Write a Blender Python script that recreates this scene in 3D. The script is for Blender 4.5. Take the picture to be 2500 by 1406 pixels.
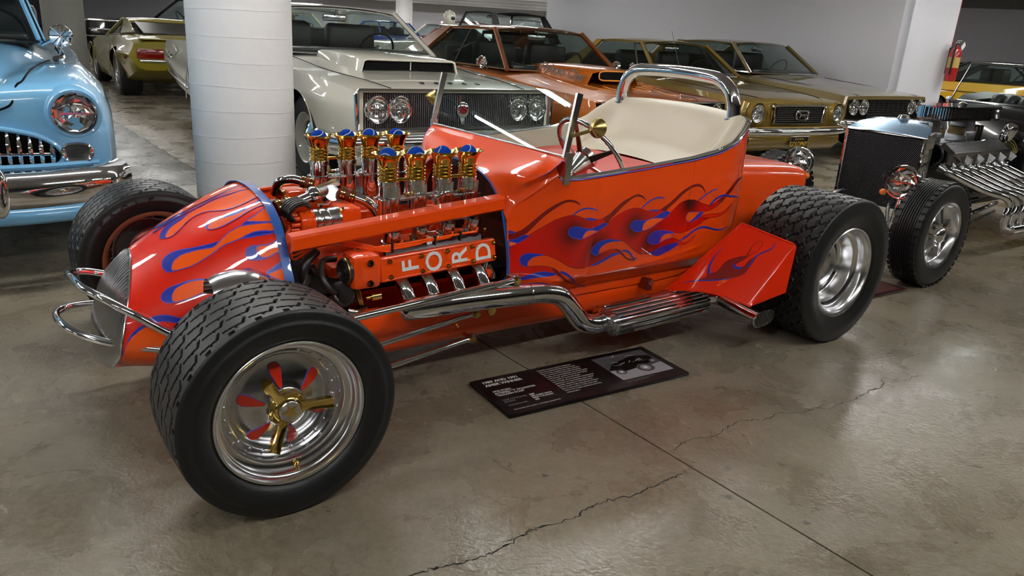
import bpy, bmesh, math, random
import numpy as np
from mathutils import Vector, Matrix
from mathutils.geometry import delaunay_2d_cdt
random.seed(7); rng = np.random.default_rng(7)
PI = math.pi
for o_ in list(bpy.data.objects): bpy.data.objects.remove(o_)
scn = bpy.context.scene
COL = scn.collection

# ------------------------------------------------------------------ camera
cam_d = bpy.data.cameras.new('camera'); cam = bpy.data.objects.new('camera', cam_d); COL.objects.link(cam)
cam_d.sensor_width = 36.0; cam_d.lens = 1860.3 / 2500 * 36.0; cam_d.clip_start = 0.02; cam_d.clip_end = 300
pit, rol = math.radians(18.60), math.radians(3.735)
fw = Vector((0, math.cos(pit), -math.sin(pit))); up0 = Vector((0, math.sin(pit), math.cos(pit))); r0 = Vector((1, 0, 0))
rt = r0 * math.cos(rol) + up0 * math.sin(rol); upv = -r0 * math.sin(rol) + up0 * math.cos(rol)
mw = Matrix.Identity(4)
for i in range(3):
    mw[i][0] = rt[i]; mw[i][1] = upv[i]; mw[i][2] = -fw[i]
mw[2][3] = 1.30
cam.matrix_world = mw
scn.camera = cam

# ------------------------------------------------------------------ world, exposure
wd = bpy.data.worlds.new('world'); scn.world = wd; wd.use_nodes = True
wd.node_tree.nodes['Background'].inputs[0].default_value = (0.9, 0.95, 1.0, 1)
wd.node_tree.nodes['Background'].inputs[1].default_value = 0.25
vs = scn.view_settings
vs.view_transform = 'Standard'; vs.look = 'None'; vs.gamma = 1.0; vs.use_curve_mapping = False
vs.exposure = 0.42
TUBE_POWER = 34.0        # emission of the fluorescent tubes
CEIL = 2.75

# ------------------------------------------------------------------ materials
MATS = {}
def srgb(r, g, b):
    f = lambda c: (c / 12.92 if c <= 0.04045 else ((c + 0.055) / 1.055) ** 2.4)
    return (f(r / 255), f(g / 255), f(b / 255))
def mat(name, col, rough=0.5, metal=0.0, coat=0.0, spec=0.5, emit=0.0, trans=0.0, ior=1.45, bump=0.0, bscale=60.0, var=0.0, alpha=1.0):
    if name in MATS: return MATS[name]
    m = bpy.data.materials.new(name); m.use_nodes = True
    nt = m.node_tree; b = nt.nodes['Principled BSDF']
    b.inputs['Base Color'].default_value = (*col, 1); b.inputs['Roughness'].default_value = rough
    b.inputs['Metallic'].default_value = metal; b.inputs['Coat Weight'].default_value = coat; b.inputs['Coat Roughness'].default_value = 0.03
    b.inputs['Specular IOR Level'].default_value = spec; b.inputs['IOR'].default_value = ior
    b.inputs['Transmission Weight'].default_value = trans; b.inputs['Alpha'].default_value = alpha
    if emit: b.inputs['Emission Color'].default_value = (*col, 1); b.inputs['Emission Strength'].default_value = emit
    if bump or var:
        tc = nt.nodes.new('ShaderNodeTexCoord'); ns = nt.nodes.new('ShaderNodeTexNoise'); ns.inputs['Scale'].default_value = bscale; ns.inputs['Detail'].default_value = 4
        nt.links.new(tc.outputs['Object'], ns.inputs['Vector'])
        if bump:
            bp = nt.nodes.new('ShaderNodeBump'); bp.inputs['Strength'].default_value = bump; bp.inputs['Distance'].default_value = 0.004
            nt.links.new(ns.outputs['Fac'], bp.inputs['Height']); nt.links.new(bp.outputs['Normal'], b.inputs['Normal'])
        if var:
            mx = nt.nodes.new('ShaderNodeMix'); mx.data_type = 'RGBA'
            mx.inputs['A'].default_value = (*[c * (1 - var) for c in col], 1); mx.inputs['B'].default_value = (*[min(1, c * (1 + var)) for c in col], 1)
            nt.links.new(ns.outputs['Fac'], mx.inputs['Factor']); nt.links.new(mx.outputs['Result'], b.inputs['Base Color'])
    MATS[name] = m
    return m
def paint(name, rgb, rough=0.35, metal=0.0, coat=1.0):
    return mat(name, srgb(*rgb), rough, metal, coat)
ORANGE = mat('orange paint', (.86, .072, .003), .35, 0, .8, .25); RED = mat('flame red paint', (.80, .018, .002), .35, 0, .8, .25); DRED = paint('dark red paint', (120, 8, 4))
BLUE = paint('flame blue paint', (14, 44, 170)); VIOLET = paint('violet pinstripe', (92, 74, 190)); TRIMBLUE = paint('blue edge paint', (36, 92, 176), 0.4)
ORANGEL = mat('orange flame paint', (1.0, .115, .006), .35, 0, .8, .25)
CHROME = mat('chrome', (0.80, 0.81, 0.83), 0.05, 1.0); CHROME2 = mat('satin chrome', (0.62, 0.63, 0.65), 0.18, 1.0)
ALU = mat('polished aluminium', (0.74, 0.75, 0.77), 0.2, 1.0); DALU = mat('cast aluminium', (0.36, 0.37, 0.39), 0.35, 1.0)
GOLD = mat('gold anodised', (0.66, 0.44, 0.10), 0.16, 1.0); BRASS = mat('satin brass', (0.55, 0.42, 0.14), 0.3, 1.0); DGOLD = mat('gold plate', (0.72, 0.5, 0.14), 0.12, 1.0)
RUBBER = mat('tyre rubber', (0.0085, 0.009, 0.010), 0.42, spec=0.5, bump=0.15, bscale=180); BLACK = mat('black plastic', (0.008, 0.008, 0.008), 0.35)
DARK = mat('black recess', (0.004, 0.004, 0.004), 0.8, spec=0.1); SOOT = mat('dark engine metal', (0.05, 0.045, 0.045), 0.35, 0.6)
WHITEV = mat('white vinyl', srgb(214, 205, 184), 0.38, bump=0.05, bscale=240); REDV = mat('red vinyl', srgb(200, 44, 24), 0.45, bump=0.05, bscale=240)
COPPER = mat('copper rim', srgb(170, 112, 84), 0.35, 0.55); WHITEL = mat('white lettering', (0.86, 0.86, 0.86), 0.45)
def glass_mat(name, tint, ior=1.4):
    m = bpy.data.materials.new(name); m.use_nodes = True; nt = m.node_tree; nt.nodes.remove(nt.nodes['Principled BSDF']); N = nt.nodes.new
    t = N('ShaderNodeBsdfTransparent'); t.inputs[0].default_value = (*tint, 1); g = N('ShaderNodeBsdfGlossy'); g.inputs['Roughness'].default_value = 0.0
    lw = N('ShaderNodeLayerWeight'); lw.inputs[0].default_value = 0.5; pw = N('ShaderNodeMath'); pw.operation = 'POWER'; pw.inputs[1].default_value = 4.0; fr = N('ShaderNodeMath'); fr.operation = 'MULTIPLY_ADD'; fr.inputs[1].default_value = 0.8; fr.inputs[2].default_value = 0.045; mx = N('ShaderNodeMixShader'); L = nt.links.new
    L(lw.outputs['Facing'], pw.inputs[0]); L(pw.outputs[0], fr.inputs[0])
    L(fr.outputs[0], mx.inputs[0]); L(t.outputs[0], mx.inputs[1]); L(g.outputs[0], mx.inputs[2]); L(mx.outputs[0], nt.nodes['Material Output'].inputs[0]); MATS[name] = m; return m
GLASS = glass_mat('clear glass', (0.90, 0.96, 0.95)); TINT = glass_mat('tinted glass', (0.62, 0.68, 0.66)); LENS = glass_mat('lamp lens', (0.95, 0.96, 0.96), 1.5)
REFL = mat('lamp reflector', (0.88, 0.89, 0.90), 0.12, 1.0); AMBER = mat('amber lens', srgb(240, 120, 20), 0.1, coat=1); REDLENS = mat('red lens', srgb(120, 10, 8), 0.1, coat=1)
BALLB = mat('blue felt', srgb(16, 62, 160), 0.9, spec=0.1, bump=0.4, bscale=500); BALLW = mat('white seam', srgb(220, 220, 215), 0.8)

# ------------------------------------------------------------------ mesh builder
def nrm(v):
    v = np.asarray(v, float); l = np.linalg.norm(v); return v / l if l else v
def basis(a):
    a = nrm(a); t = np.array([0, 0, 1.0]) if abs(a[2]) < 0.9 else np.array([1.0, 0, 0])
    u = nrm(np.cross(t, a)); return u, np.cross(a, u), a
def cr(pts, k=6, closed=False):
    """Catmull-Rom smoothing of a list of points."""
    P = np.asarray(pts, float); n = len(P); out = []
    rngi = range(n) if closed else range(n - 1)
    for i in rngi:
        if closed: a, b, c, d = P[i - 1], P[i], P[(i + 1) % n], P[(i + 2) % n]
        else:
            b, c = P[i], P[i + 1]; a = P[i - 1] if i else 2 * b - c; d = P[i + 2] if i + 2 < n else 2 * c - b
        for t in np.arange(k) / k:
            out.append(0.5 * (2 * b + (c - a) * t + (2 * a - 5 * b + 4 * c - d) * t * t + (3 * b - a - 3 * c + d) * t ** 3))
    if not closed: out.append(P[-1])
    return np.array(out)
_rb = {}
class M:
    def __init__(s): s.v = []; s.f = []; s.n = 0
    def add(s, V, F):
        V = np.asarray(V, float).reshape(-1, 3); s.v.append(V); o = s.n
        s.f.extend([tuple(i + o for i in f) for f in F]); s.n += len(V); return s
    def box(s, c, d, rz=0, R=None, bev=0.0):
        key = (round(d[0], 5), round(d[1], 5), round(d[2], 5), bev)
        if bev and key not in _rb:
            bm = bmesh.new(); bmesh.ops.create_cube(bm, size=1)
            for w in bm.verts: w.co = Vector((w.co.x * d[0], w.co.y * d[1], w.co.z * d[2]))
            bmesh.ops.bevel(bm, geom=bm.edges[:], offset=bev, segments=2, affect='EDGES', profile=0.5)
            bm.verts.index_update(); _rb[key] = (np.array([w.co[:] for w in bm.verts]), [tuple(w.index for w in f.verts) for f in bm.faces]); bm.free()
        if bev: V, F = _rb[key]
        else:
            V = np.array([(x, y, z) for x in (-.5, .5) for y in (-.5, .5) for z in (-.5, .5)]) * np.array(d)
            F = [(0, 1, 3, 2), (4, 6, 7, 5), (0, 4, 5, 1), (2, 3, 7, 6), (0, 2, 6, 4), (1, 5, 7, 3)]
        if rz: c_, s_ = math.cos(rz), math.sin(rz); V = V @ np.array([[c_, s_, 0], [-s_, c_, 0], [0, 0, 1]])
        if R is not None: V = V @ np.asarray(R).T
        return s.add(V + np.array(c), F)
    def cyl(s, p0, p1, r0, r1=None, n=16, cap=True):
        p0 = np.array(p0, float); p1 = np.array(p1, float); r1 = r0 if r1 is None else r1
        u, w, a = basis(p1 - p0); th = np.arange(n) * 2 * PI / n
        ring = np.cos(th)[:, None] * u + np.sin(th)[:, None] * w
        F = [(i, (i + 1) % n, n + (i + 1) % n, n + i) for i in range(n)]
        if cap: F += [tuple(range(n))[::-1], tuple(range(n, 2 * n))]
        return s.add(np.vstack([p0 + ring * r0, p1 + ring * r1]), F)
    def tube(s, pts, r, n=10, closed=False, cap=True):
        P = np.asarray(pts, float); m = len(P); r = np.full(m, r) if np.isscalar(r) else np.asarray(r)
        T = np.roll(P, -1, 0) - np.roll(P, 1, 0)
        if not closed: T[0] = P[1] - P[0]; T[-1] = P[-1] - P[-2]
        u, w, a = basis(T[0]); th = np.arange(n) * 2 * PI / n; V = []
        for i in range(m):
            t = nrm(T[i]); u = nrm(u - t * (u @ t)); w = np.cross(t, u)
            V.append(P[i] + r[i] * (np.cos(th)[:, None] * u + np.sin(th)[:, None] * w))
        F = []
        for i in range(m if closed else m - 1):
            j = (i + 1) % m
            F += [(i * n + k, i * n + (k + 1) % n, j * n + (k + 1) % n, j * n + k) for k in range(n)]
        if cap and not closed: F += [tuple(range(n))[::-1], tuple(range((m - 1) * n, m * n))]
        return s.add(np.vstack(V), F)
    def lathe(s, prof, o=(0, 0, 0), a=(0, 0, 1), n=32, cap=False):
        u, w, a = basis(a); o = np.array(o, float); th = np.arange(n) * 2 * PI / n; V = []
        for r, h in prof: V.append(o + a * h + r * (np.cos(th)[:, None] * u + np.sin(th)[:, None] * w))
        F = []; m = len(prof)
        for i in range(m - 1): F += [(i * n + k, i * n + (k + 1) % n, (i + 1) * n + (k + 1) % n, (i + 1) * n + k) for k in range(n)]
        if cap: F += [tuple(range(n))[::-1], tuple(range((m - 1) * n, m * n))]
        return s.add(np.vstack(V), F)
    def grid(s, P, cu=False, cv=False):
        P = np.asarray(P, float); a, b = P.shape[:2]; F = []
        for i in range(a if cu else a - 1):
            for j in range(b if cv else b - 1):
                F.append((i * b + j, i * b + (j + 1) % b, ((i + 1) % a) * b + (j + 1) % b, ((i + 1) % a) * b + j))
        return s.add(P.reshape(-1, 3), F)
    def prism(s, poly, o, u, v, w, d):
        """polygon (2-D points) in plane o+u,v, thickness d along w"""
        o, u, v, w = (np.asarray(q, float) for q in (o, u, v, w)); Q = np.array([o + u * p[0] + v * p[1] for p in poly]); n = len(Q)
        F = [tuple(range(n))[::-1], tuple(range(n, 2 * n))] + [(i, (i + 1) % n, n + (i + 1) % n, n + i) for i in range(n)]
        return s.add(np.vstack([Q, Q + w * d]), F)
    def ell(s, c, r, nu=16, nv=10):
        r = np.array([r] * 3 if np.isscalar(r) else r); V = []
        for i in range(nv + 1):
            p = PI * i / nv
            for k in range(nu): t = 2 * PI * k / nu; V.append((math.sin(p) * math.cos(t), math.sin(p) * math.sin(t), math.cos(p)))
        F = [(i * nu + k, (i + 1) * nu + k, (i + 1) * nu + (k + 1) % nu, i * nu + (k + 1) % nu) for i in range(nv) for k in range(nu)]
        return s.add(np.array(V) * r + np.array(c), F)
    def mir(s):
        """add the mirror image across y = 0"""
        V = np.vstack(s.v) * np.array([1, -1, 1]); F = [f[::-1] for f in s.f]; return s.add(V, F)
    def tf(s, R, t=(0, 0, 0)):
        s.v = [V @ np.asarray(R, float).T + np.array(t) for V in s.v]; return s
    def build(s, name, m, parent=None, smooth=38, **k):
        me = bpy.data.meshes.new(name); me.from_pydata(np.vstack(s.v).tolist(), [], s.f)
        return obj(name, me, m, parent, smooth, **k)
def obj(name, me, m, parent=None, smooth=38, weld=True):
    bm = bmesh.new(); bm.from_mesh(me)
    if weld: bmesh.ops.remove_doubles(bm, verts=bm.verts, dist=1e-5)
    bmesh.ops.recalc_face_normals(bm, faces=bm.faces); bm.to_mesh(me); bm.free()
    if smooth:
        me.shade_smooth(); me.set_sharp_from_angle(angle=math.radians(smooth))
    if m is not None: me.materials.append(m)
    o = bpy.data.objects.new(name, me); COL.objects.link(o)
    if parent is not None: o.parent = parent
    return o
def tag(o, label, cat, group=None):
    o['label'] = label; o['category'] = cat
    if group: o['group'] = group
    return o
def thing(name, label, cat, loc=(0, 0, 0), rz=0.0, group=None):
    o = bpy.data.objects.new(name, None); COL.objects.link(o); o.empty_display_size = 0.1
    o.location = loc; o.rotation_euler = (0, 0, rz); return tag(o, label, cat, group)
def struct(o): o['kind'] = 'structure'; return o
def copy_tree(o, parent=None):
    c = o.copy(); COL.objects.link(c); c.parent = parent
    for ch in list(o.children): copy_tree(ch, c)
    return c
def text_mesh(txt, size, ext=0.001, align='CENTER', sx=1.0, shear=0.0, spacing=1.0, bold=0.0):
    """flat lettering from the built-in font, in its own x-y plane -> (verts, faces)"""
    cu = bpy.data.curves.new('t', 'FONT'); cu.body = txt; cu.size = size; cu.extrude = ext; cu.align_x = align; cu.align_y = 'CENTER'; cu.shear = shear
    cu.space_character = spacing; cu.offset = bold; cu.resolution_u = 3
    o = bpy.data.objects.new('t', cu); COL.objects.link(o)
    me = bpy.data.meshes.new_from_object(o.evaluated_get(bpy.context.evaluated_depsgraph_get()))
    V = np.array([v.co[:] for v in me.vertices]).reshape(-1, 3); F = [tuple(p.vertices) for p in me.polygons]
    bpy.data.objects.remove(o); bpy.data.curves.remove(cu); bpy.data.meshes.remove(me)
    V[:, 0] *= sx
    return V, F
def put_text(m, txt, size, o, u, v, **k):
    """add lettering to builder m: origin o, reading direction u, up direction v"""
    V, F = text_mesh(txt, size, **k)
    if not len(V): return m
    u, v = nrm(u), nrm(v); w = np.cross(u, v)
    return m.add(np.asarray(o, float) + V[:, :1] * u + V[:, 1:2] * v + V[:, 2:3] * w, F)
def sstep(t): t = np.clip(t, 0, 1); return t * t * (3 - 2 * t)
def bool_cut(o, cutters):
    """subtract closed builders (wheel openings) from a body mesh"""
    for c in cutters:
        k = c.build('cutter', None, None, 0); md = o.modifiers.new('b', 'BOOLEAN'); md.object = k; md.operation = 'DIFFERENCE'; md.solver = 'EXACT'
        me = bpy.data.meshes.new_from_object(o.evaluated_get(bpy.context.evaluated_depsgraph_get()))
        o.modifiers.remove(md); old = o.data; o.data = me; bpy.data.meshes.remove(old); kd = k.data; bpy.data.objects.remove(k); bpy.data.meshes.remove(kd)
    return o
# ------------------------------------------------------------------ the garage
def node_mat(name):
    m = bpy.data.materials.new(name); m.use_nodes = True; nt = m.node_tree; MATS[name] = m
    return m, nt, nt.nodes['Principled BSDF']
def floor_mat(name='stained concrete', tint=(.66, .65, .62), rg=(.16, .42), spec=.55):
    m, nt, b = node_mat(name); L = nt.links.new; N = nt.nodes.new
    tc = N('ShaderNodeTexCoord')
    def noise(sc, det=5, rough=0.6, dist=0.0, src=None):
        n = N('ShaderNodeTexNoise'); n.inputs['Scale'].default_value = sc; n.inputs['Detail'].default_value = det; n.inputs['Roughness'].default_value = rough; n.inputs['Distortion'].default_value = dist
        L(src or tc.outputs['Object'], n.inputs['Vector']); return n.outputs['Fac']
    def ramp(src, stops):
        r = N('ShaderNodeValToRGB'); e = r.color_ramp.elements
        while len(e) > 1: e.remove(e[-1])
        e[0].position, e[0].color = stops[0][0], (*stops[0][1], 1)
        for p, c in stops[1:]: q = e.new(p); q.color = (*c, 1)
        L(src, r.inputs[0]); return r.outputs[0]
    def mix(a, b_, f, mode='MIX'):
        x = N('ShaderNodeMix'); x.data_type = 'RGBA'; x.blend_type = mode
        if isinstance(f, float): x.inputs['Factor'].default_value = f
        else: L(f, x.inputs['Factor'])
        L(a, x.inputs['A']); L(b_, x.inputs['B']); return x.outputs['Result']
    n1 = noise(0.9, 4, 0.55, 0.3); n2 = noise(3.2, 6, 0.6, 0.5); n3 = noise(34, 5, 0.6, 0.6)
    c1 = ramp(n1, [(0.30, srgb(96, 85, 68)), (0.45, srgb(140, 129, 110)), (0.58, srgb(176, 168, 152)), (0.72, srgb(150, 140, 122))])
    c2 = ramp(n2, [(0.30, srgb(100, 89, 72)), (0.5, srgb(146, 136, 118)), (0.68, srgb(188, 181, 167))])
    c3 = ramp(n3, [(0.34, srgb(104, 94, 78)), (0.5, srgb(148, 139, 122)), (0.66, srgb(182, 174, 158))])
    c = mix(mix(c1, c2, 0.5), c3, 0.28)
    # trowel arcs: voronoi patches, each with its own brushed curves
    vo = N('ShaderNodeTexVoronoi'); vo.inputs['Scale'].default_value = 1.7; L(tc.outputs['Object'], vo.inputs['Vector'])
    wv = N('ShaderNodeTexWave'); wv.wave_type = 'RINGS'; wv.rings_direction = 'SPHERICAL'; wv.inputs['Scale'].default_value = 9; wv.inputs['Distortion'].default_value = 9; wv.inputs['Detail'].default_value = 5; wv.inputs['Detail Scale'].default_value = 4
    sub = N('ShaderNodeVectorMath'); sub.operation = 'SUBTRACT'; L(tc.outputs['Object'], sub.inputs[0]); L(vo.outputs['Position'], sub.inputs[1]); L(sub.outputs[0], wv.inputs['Vector'])
    c = mix(c, ramp(wv.outputs['Fac'], [(0.2, srgb(120, 110, 94)), (0.8, srgb(176, 168, 152))]), 0.12)
    c = mix(c, ramp(vo.outputs['Color'], [(0.2, srgb(128, 118, 100)), (0.8, srgb(168, 160, 145))]), 0.25)
    # fine dark scuffs
    mp = N('ShaderNodeMapping'); mp.inputs['Scale'].default_value = (3, 30, 1); mp.inputs['Rotation'].default_value = (0, 0, 0.5); L(tc.outputs['Object'], mp.inputs['Vector'])
    sc = noise(2.2, 4, 0.6, 1.5, mp.outputs[0]); c = mix(c, ramp(sc, [(0.30, srgb(70, 62, 50)), (0.38, srgb(150, 140, 124)), (1.0, srgb(150, 140, 124))]), 0.22, 'MULTIPLY') if False else c
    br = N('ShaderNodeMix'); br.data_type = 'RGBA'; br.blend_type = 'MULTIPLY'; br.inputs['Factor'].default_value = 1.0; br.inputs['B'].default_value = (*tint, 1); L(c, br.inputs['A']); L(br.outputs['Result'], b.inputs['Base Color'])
    r = N('ShaderNodeMapRange'); r.inputs['From Min'].default_value = 0.3; r.inputs['From Max'].default_value = 0.7; r.inputs['To Min'].default_value = rg[0]; r.inputs['To Max'].default_value = rg[1]
    L(n2, r.inputs['Value']); L(r.outputs[0], b.inputs['Roughness']); b.inputs['Specular IOR Level'].default_value = spec
    bp = N('ShaderNodeBump'); bp.inputs['Strength'].default_value = 0.10; bp.inputs['Distance'].default_value = 0.004
    L(n3, bp.inputs['Height']); bp2 = N('ShaderNodeBump'); bp2.inputs['Strength'].default_value = 0.10; bp2.inputs['Distance'].default_value = 0.004; L(wv.outputs['Fac'], bp2.inputs['Height']); L(bp.outputs[0], bp2.inputs['Normal']); L(bp2.outputs[0], b.inputs['Normal'])
    return m
FLOORM = floor_mat(); FLOORSHADE = floor_mat('shaded concrete', (.055, .055, .053), (.16, .36), .22)  # second floor material: shade and light falloff put into a darker slab colour
WALLM = mat('painted wall', srgb(222, 223, 230), 0.6, bump=0.12, bscale=25, var=0.03)
CEILM = mat('ceiling concrete', srgb(150, 150, 149), 0.8, bump=0.1, bscale=8, var=0.06)
PILM = mat('pillar paint', srgb(226, 227, 228), 0.55, bump=0.1, bscale=18, var=0.03)
GPIL = mat('grey pillar paint', srgb(132, 132, 126), 0.6, var=0.05)
JOINT = mat('joint filler', (0.012, 0.011, 0.010), 0.9)

# floor: one sub-base with slabs laid on it, open saw-cut joints between them
fl = struct(M().box((2, 20, -0.06), (60, 80, 0.08)).build('floor', JOINT, None, 0))
JA = np.array([-0.129, 3.114]); JB = np.array([0.998, 1.682]); jd = nrm(JB - JA); jn = np.array([-jd[1], jd[0]])   # joint seen beside the sign
mid = (JA + JB) / 2
def jp(a, b): q = mid + jd * a + jn * b; return (q[0], q[1])
def slab(a0, a1, b0, b1, g=0.0035):
    V = [(*jp(a, b), z) for z in (0.0, -0.02) for a, b in ((a0 + g, b0 + g), (a1 - g, b0 + g), (a1 - g, b1 - g), (a0 + g, b1 - g))]
    return M().add(V, [(0, 1, 2, 3), (4, 7, 6, 5), (0, 4, 5, 1), (1, 5, 6, 2), (2, 6, 7, 3), (3, 7, 4, 0)])
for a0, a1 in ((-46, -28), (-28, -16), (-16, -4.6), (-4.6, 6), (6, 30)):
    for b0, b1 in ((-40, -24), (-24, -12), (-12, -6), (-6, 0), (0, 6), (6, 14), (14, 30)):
        slab(a0, a1, b0, b1).build('slab', FLOORSHADE if a1 < -4 and b1 <= 0.1 else FLOORM, fl, 0)  # back-left slabs get the floor colour with shade painted in
def crack(pts, w, seed):
    r = np.random.default_rng(seed); P = cr(np.array(pts), 9); n = len(P)
    P = P + r.normal(0, 0.0035, P.shape); T = np.gradient(P, axis=0); T /= np.linalg.norm(T, axis=1)[:, None] + 1e-9; N_ = np.c_[-T[:, 1], T[:, 0]]
    ww = w * np.clip(0.35 + np.abs(r.normal(0.4, 0.45, n)), 0.25, 2.2) * np.clip(np.minimum(np.arange(n), n - 1 - np.arange(n)) / 8, 0.1, 1)
    G = np.stack([np.c_[P + N_ * ww[:, None], np.full(n, 0.0006)], np.c_[P - N_ * ww[:, None], np.full(n, 0.0006)]], 1)
    return M().grid(G).build('crack', JOINT, fl, 0)
crack([(-.235, 1.54), (-.208, 1.566), (-.15, 1.6), (-.082, 1.63), (-.02, 1.665), (.034, 1.715), (.08, 1.765), (.111, 1.791), (.217, 1.85), (.26, 1.9), (.319, 1.941), (.425, 2.0), (.5, 2.06), (.56, 2.11), (.612, 2.148)], 0.0026, 1)
crack([(.57, 2.245), (.6, 2.3), (.658, 2.351), (.72, 2.37), (.773, 2.414), (.83, 2.48), (.889, 2.52), (.96, 2.53), (1.03, 2.587), (1.13, 2.61), (1.2, 2.66), (1.239, 2.655), (1.33, 2.72), (1.426, 2.79), (1.5, 2.86), (1.56, 2.9), (1.6, 2.98), (1.689, 2.97), (1.76, 3.03), (1.854, 3.057)], 0.0018, 2)
crack([(.02, 1.70), (.04, 1.735), (.075, 1.74)], 0.0012, 3)
for (x, y, r) in ((0.14, 2.06, 0.010), (0.70, 2.01, 0.011), (0.9, 1.9, 0.012)):
    a = np.linspace(0, 2 * PI, 14, endpoint=False); rr = r * (1 + 0.25 * np.sin(3 * a + x * 9)); M().add(np.c_[x + rr * np.cos(a), y + 0.8 * rr * np.sin(a), np.full(14, 0.0005)], [tuple(range(14))]).build('stain', mat('dark stain', srgb(84, 80, 76), 0.5), fl, 0)

struct(M().box((2, 20, CEIL + 0.15), (60, 80, 0.3)).build('ceiling', CEILM, None, 0))
beams = [(-8, 30), (-8, 38), (4, 34), (4, 42)]
def wall(name, p0, p1, h=CEIL, th=0.25, m=WALLM):
    p0, p1 = np.array(p0, float), np.array(p1, float); d = p1 - p0; L_ = np.linalg.norm(d); c = (p0 + p1) / 2
    return struct(M().box((c[0], c[1], h / 2), (L_, th, h), rz=math.atan2(d[1], d[0])).build(name, m, None, 0))
WC = np.array([5.40, 11.84]); wdir = nrm([-0.583, 0.812]); wper = np.array([0.812, 0.583])
wall('wall_side', WC + wper * 0.125, WC + wper * 0.125 + wdir * 8.6)
e0 = WC + wdir * 0.05; e1 = e0 + wper * 1.56
wall('wall_end', e0 + wdir * 0.12, e1 + wdir * 0.12, th=0.34)
wall('wall_right', (9.2, 26.5), (30, 12.0)); wall('wall_far', (-32, 47), (30, 47)); UNL = mat('dark grey wall', srgb(92, 92, 94), .7, var=.05); wall('wall_left', (-27, -10), (-27, 50), m=UNL); wall('wall_rear', (-28, -9), (30, -9), m=UNL); wall('wall_east', (24, -10), (24, 20), m=UNL)
for k in range(5):   # ceiling beams across the far aisle
    struct(M().box((-2, 27 + k * 4.2, CEIL - 0.17), (22, 0.45, 0.34)).build('beam', CEILM, None, 0))
def pillar(x, y, r, m, rings=0):
    p = M().lathe([(r, 0), (r, CEIL)], (x, y, 0), n=64).build('pillar', m, None); struct(p)
    for k in range(rings):      # wrapped paper seams, each a thin raised edge
        z = 0.10 + k * 0.175; a = np.linspace(0, 2 * PI, 65)[:-1]; tz = 0.010 * np.sin(a + k) + 0.002 * np.sin(4 * a + 2 * k)
        P = np.c_[x + (r + 0.0012) * np.cos(a), y + (r + 0.0012) * np.sin(a), z + tz]; M().tube(P, 0.0015, 5, closed=True).build('wrap_seam', m, p)
    return p
PILX, PILY = -2.095, 5.80
pillar(PILX, PILY, 0.365, PILM, 12)
pillar(-9.15, 15.7, 0.37, GPIL); pillar(-5.6, 36, 0.37, PILM); pillar(-7.1, 22.0, 0.37, PILM)

# fluorescent fixtures, in rows along the parking bays
for yy in (29.1, 33.3, 37.5, 41.7): pass
TUBE = mat('fluorescent tube', (1.0, 0.985, 0.95), 0.4, emit=TUBE_POWER); HOUS = mat('lamp housing', (0.8, 0.8, 0.8), 0.4)
rb = np.array([0.7987, 0.6017]); rn = np.array([0.6017, -0.7987]); RO = np.array([-1.0957, 2.5108])
def fixture(t, s, first=[]):
    q = RO + rb * t + rn * s; rz = math.atan2(rb[1], rb[0])
    if abs(q[0]) > 21 or q[1] > 44 or q[1] < -7 or (q[1] > 24.5 and abs(((q[1] - 27 + 2.1) % 4.2) - 2.1) < 1.25): return
    if first: o = copy_tree(first[0]); o.location = (q[0], q[1], CEIL - .03); o.rotation_euler = (0, 0, rz); return
    o = thing('fluorescent_light', 'white twin-tube fluorescent strip light fixed to the garage ceiling', 'light', (q[0], q[1], CEIL - .03), rz, 'ceiling fluorescent lights')
    M().box((0, 0, -0.03), (2.44, 0.16, 0.06), bev=0.008).build('housing', HOUS, o)
    for sy in (-1, 1):
        M().cyl((-1.2, 0.045 * sy, -0.085), (1.2, 0.045 * sy, -0.085), 0.018, n=10).build('tube', TUBE, o)
        for e in (-1, 1): M().box((1.2 * e, 0.045 * sy, -0.075), (0.03, 0.04, 0.045)).build('lamp_holder', HOUS, o)
    first.append(o)
def clear(q, c, d, L_, w): r_ = q - c; return abs(r_ @ np.array([-d[1], d[0]])) > w or not (-1.6 < r_ @ d < L_ + 1.6)
for s, ts in ((-1.5, np.arange(-9.6, 18, 3.3)), (2.6, np.arange(-9, 14, 3.6)), (-6.0, np.arange(-12, 16, 4.6)), (-11, np.arange(-12, 16, 5)), (-16, np.arange(-10, 20, 4)), (-21, np.arange(-8, 22, 4))):
    for t in ts:
        q = RO + rb * t + rn * s
        if clear(q, WC, wdir, 8.6, 1.15) and clear(q, WC, wper, 1.6, 1.6) and clear(q, np.array([9.2, 26.5]), nrm([20.8, -14.5]), 25, 1.6) and abs((q[1] - 27) % 4.2 - 0) > 0: fixture(t, s)

fl0 = [o for o in bpy.data.objects if o.name.startswith('fluorescent_light')][0]
for yy in (29.1, 33.3, 37.5, 41.7):
    for xx in (-13, -9.5, -6, -2.5, 1, 4.5):
        if xx > 3 and yy < 31: continue
        o = copy_tree(fl0); o.location = (xx, yy, CEIL - .03); o.rotation_euler = (0, 0, 0); o['label'] = 'bright fluorescent strip between the ceiling beams of the far aisle'; o['group'] = 'far aisle strip lights'
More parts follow.
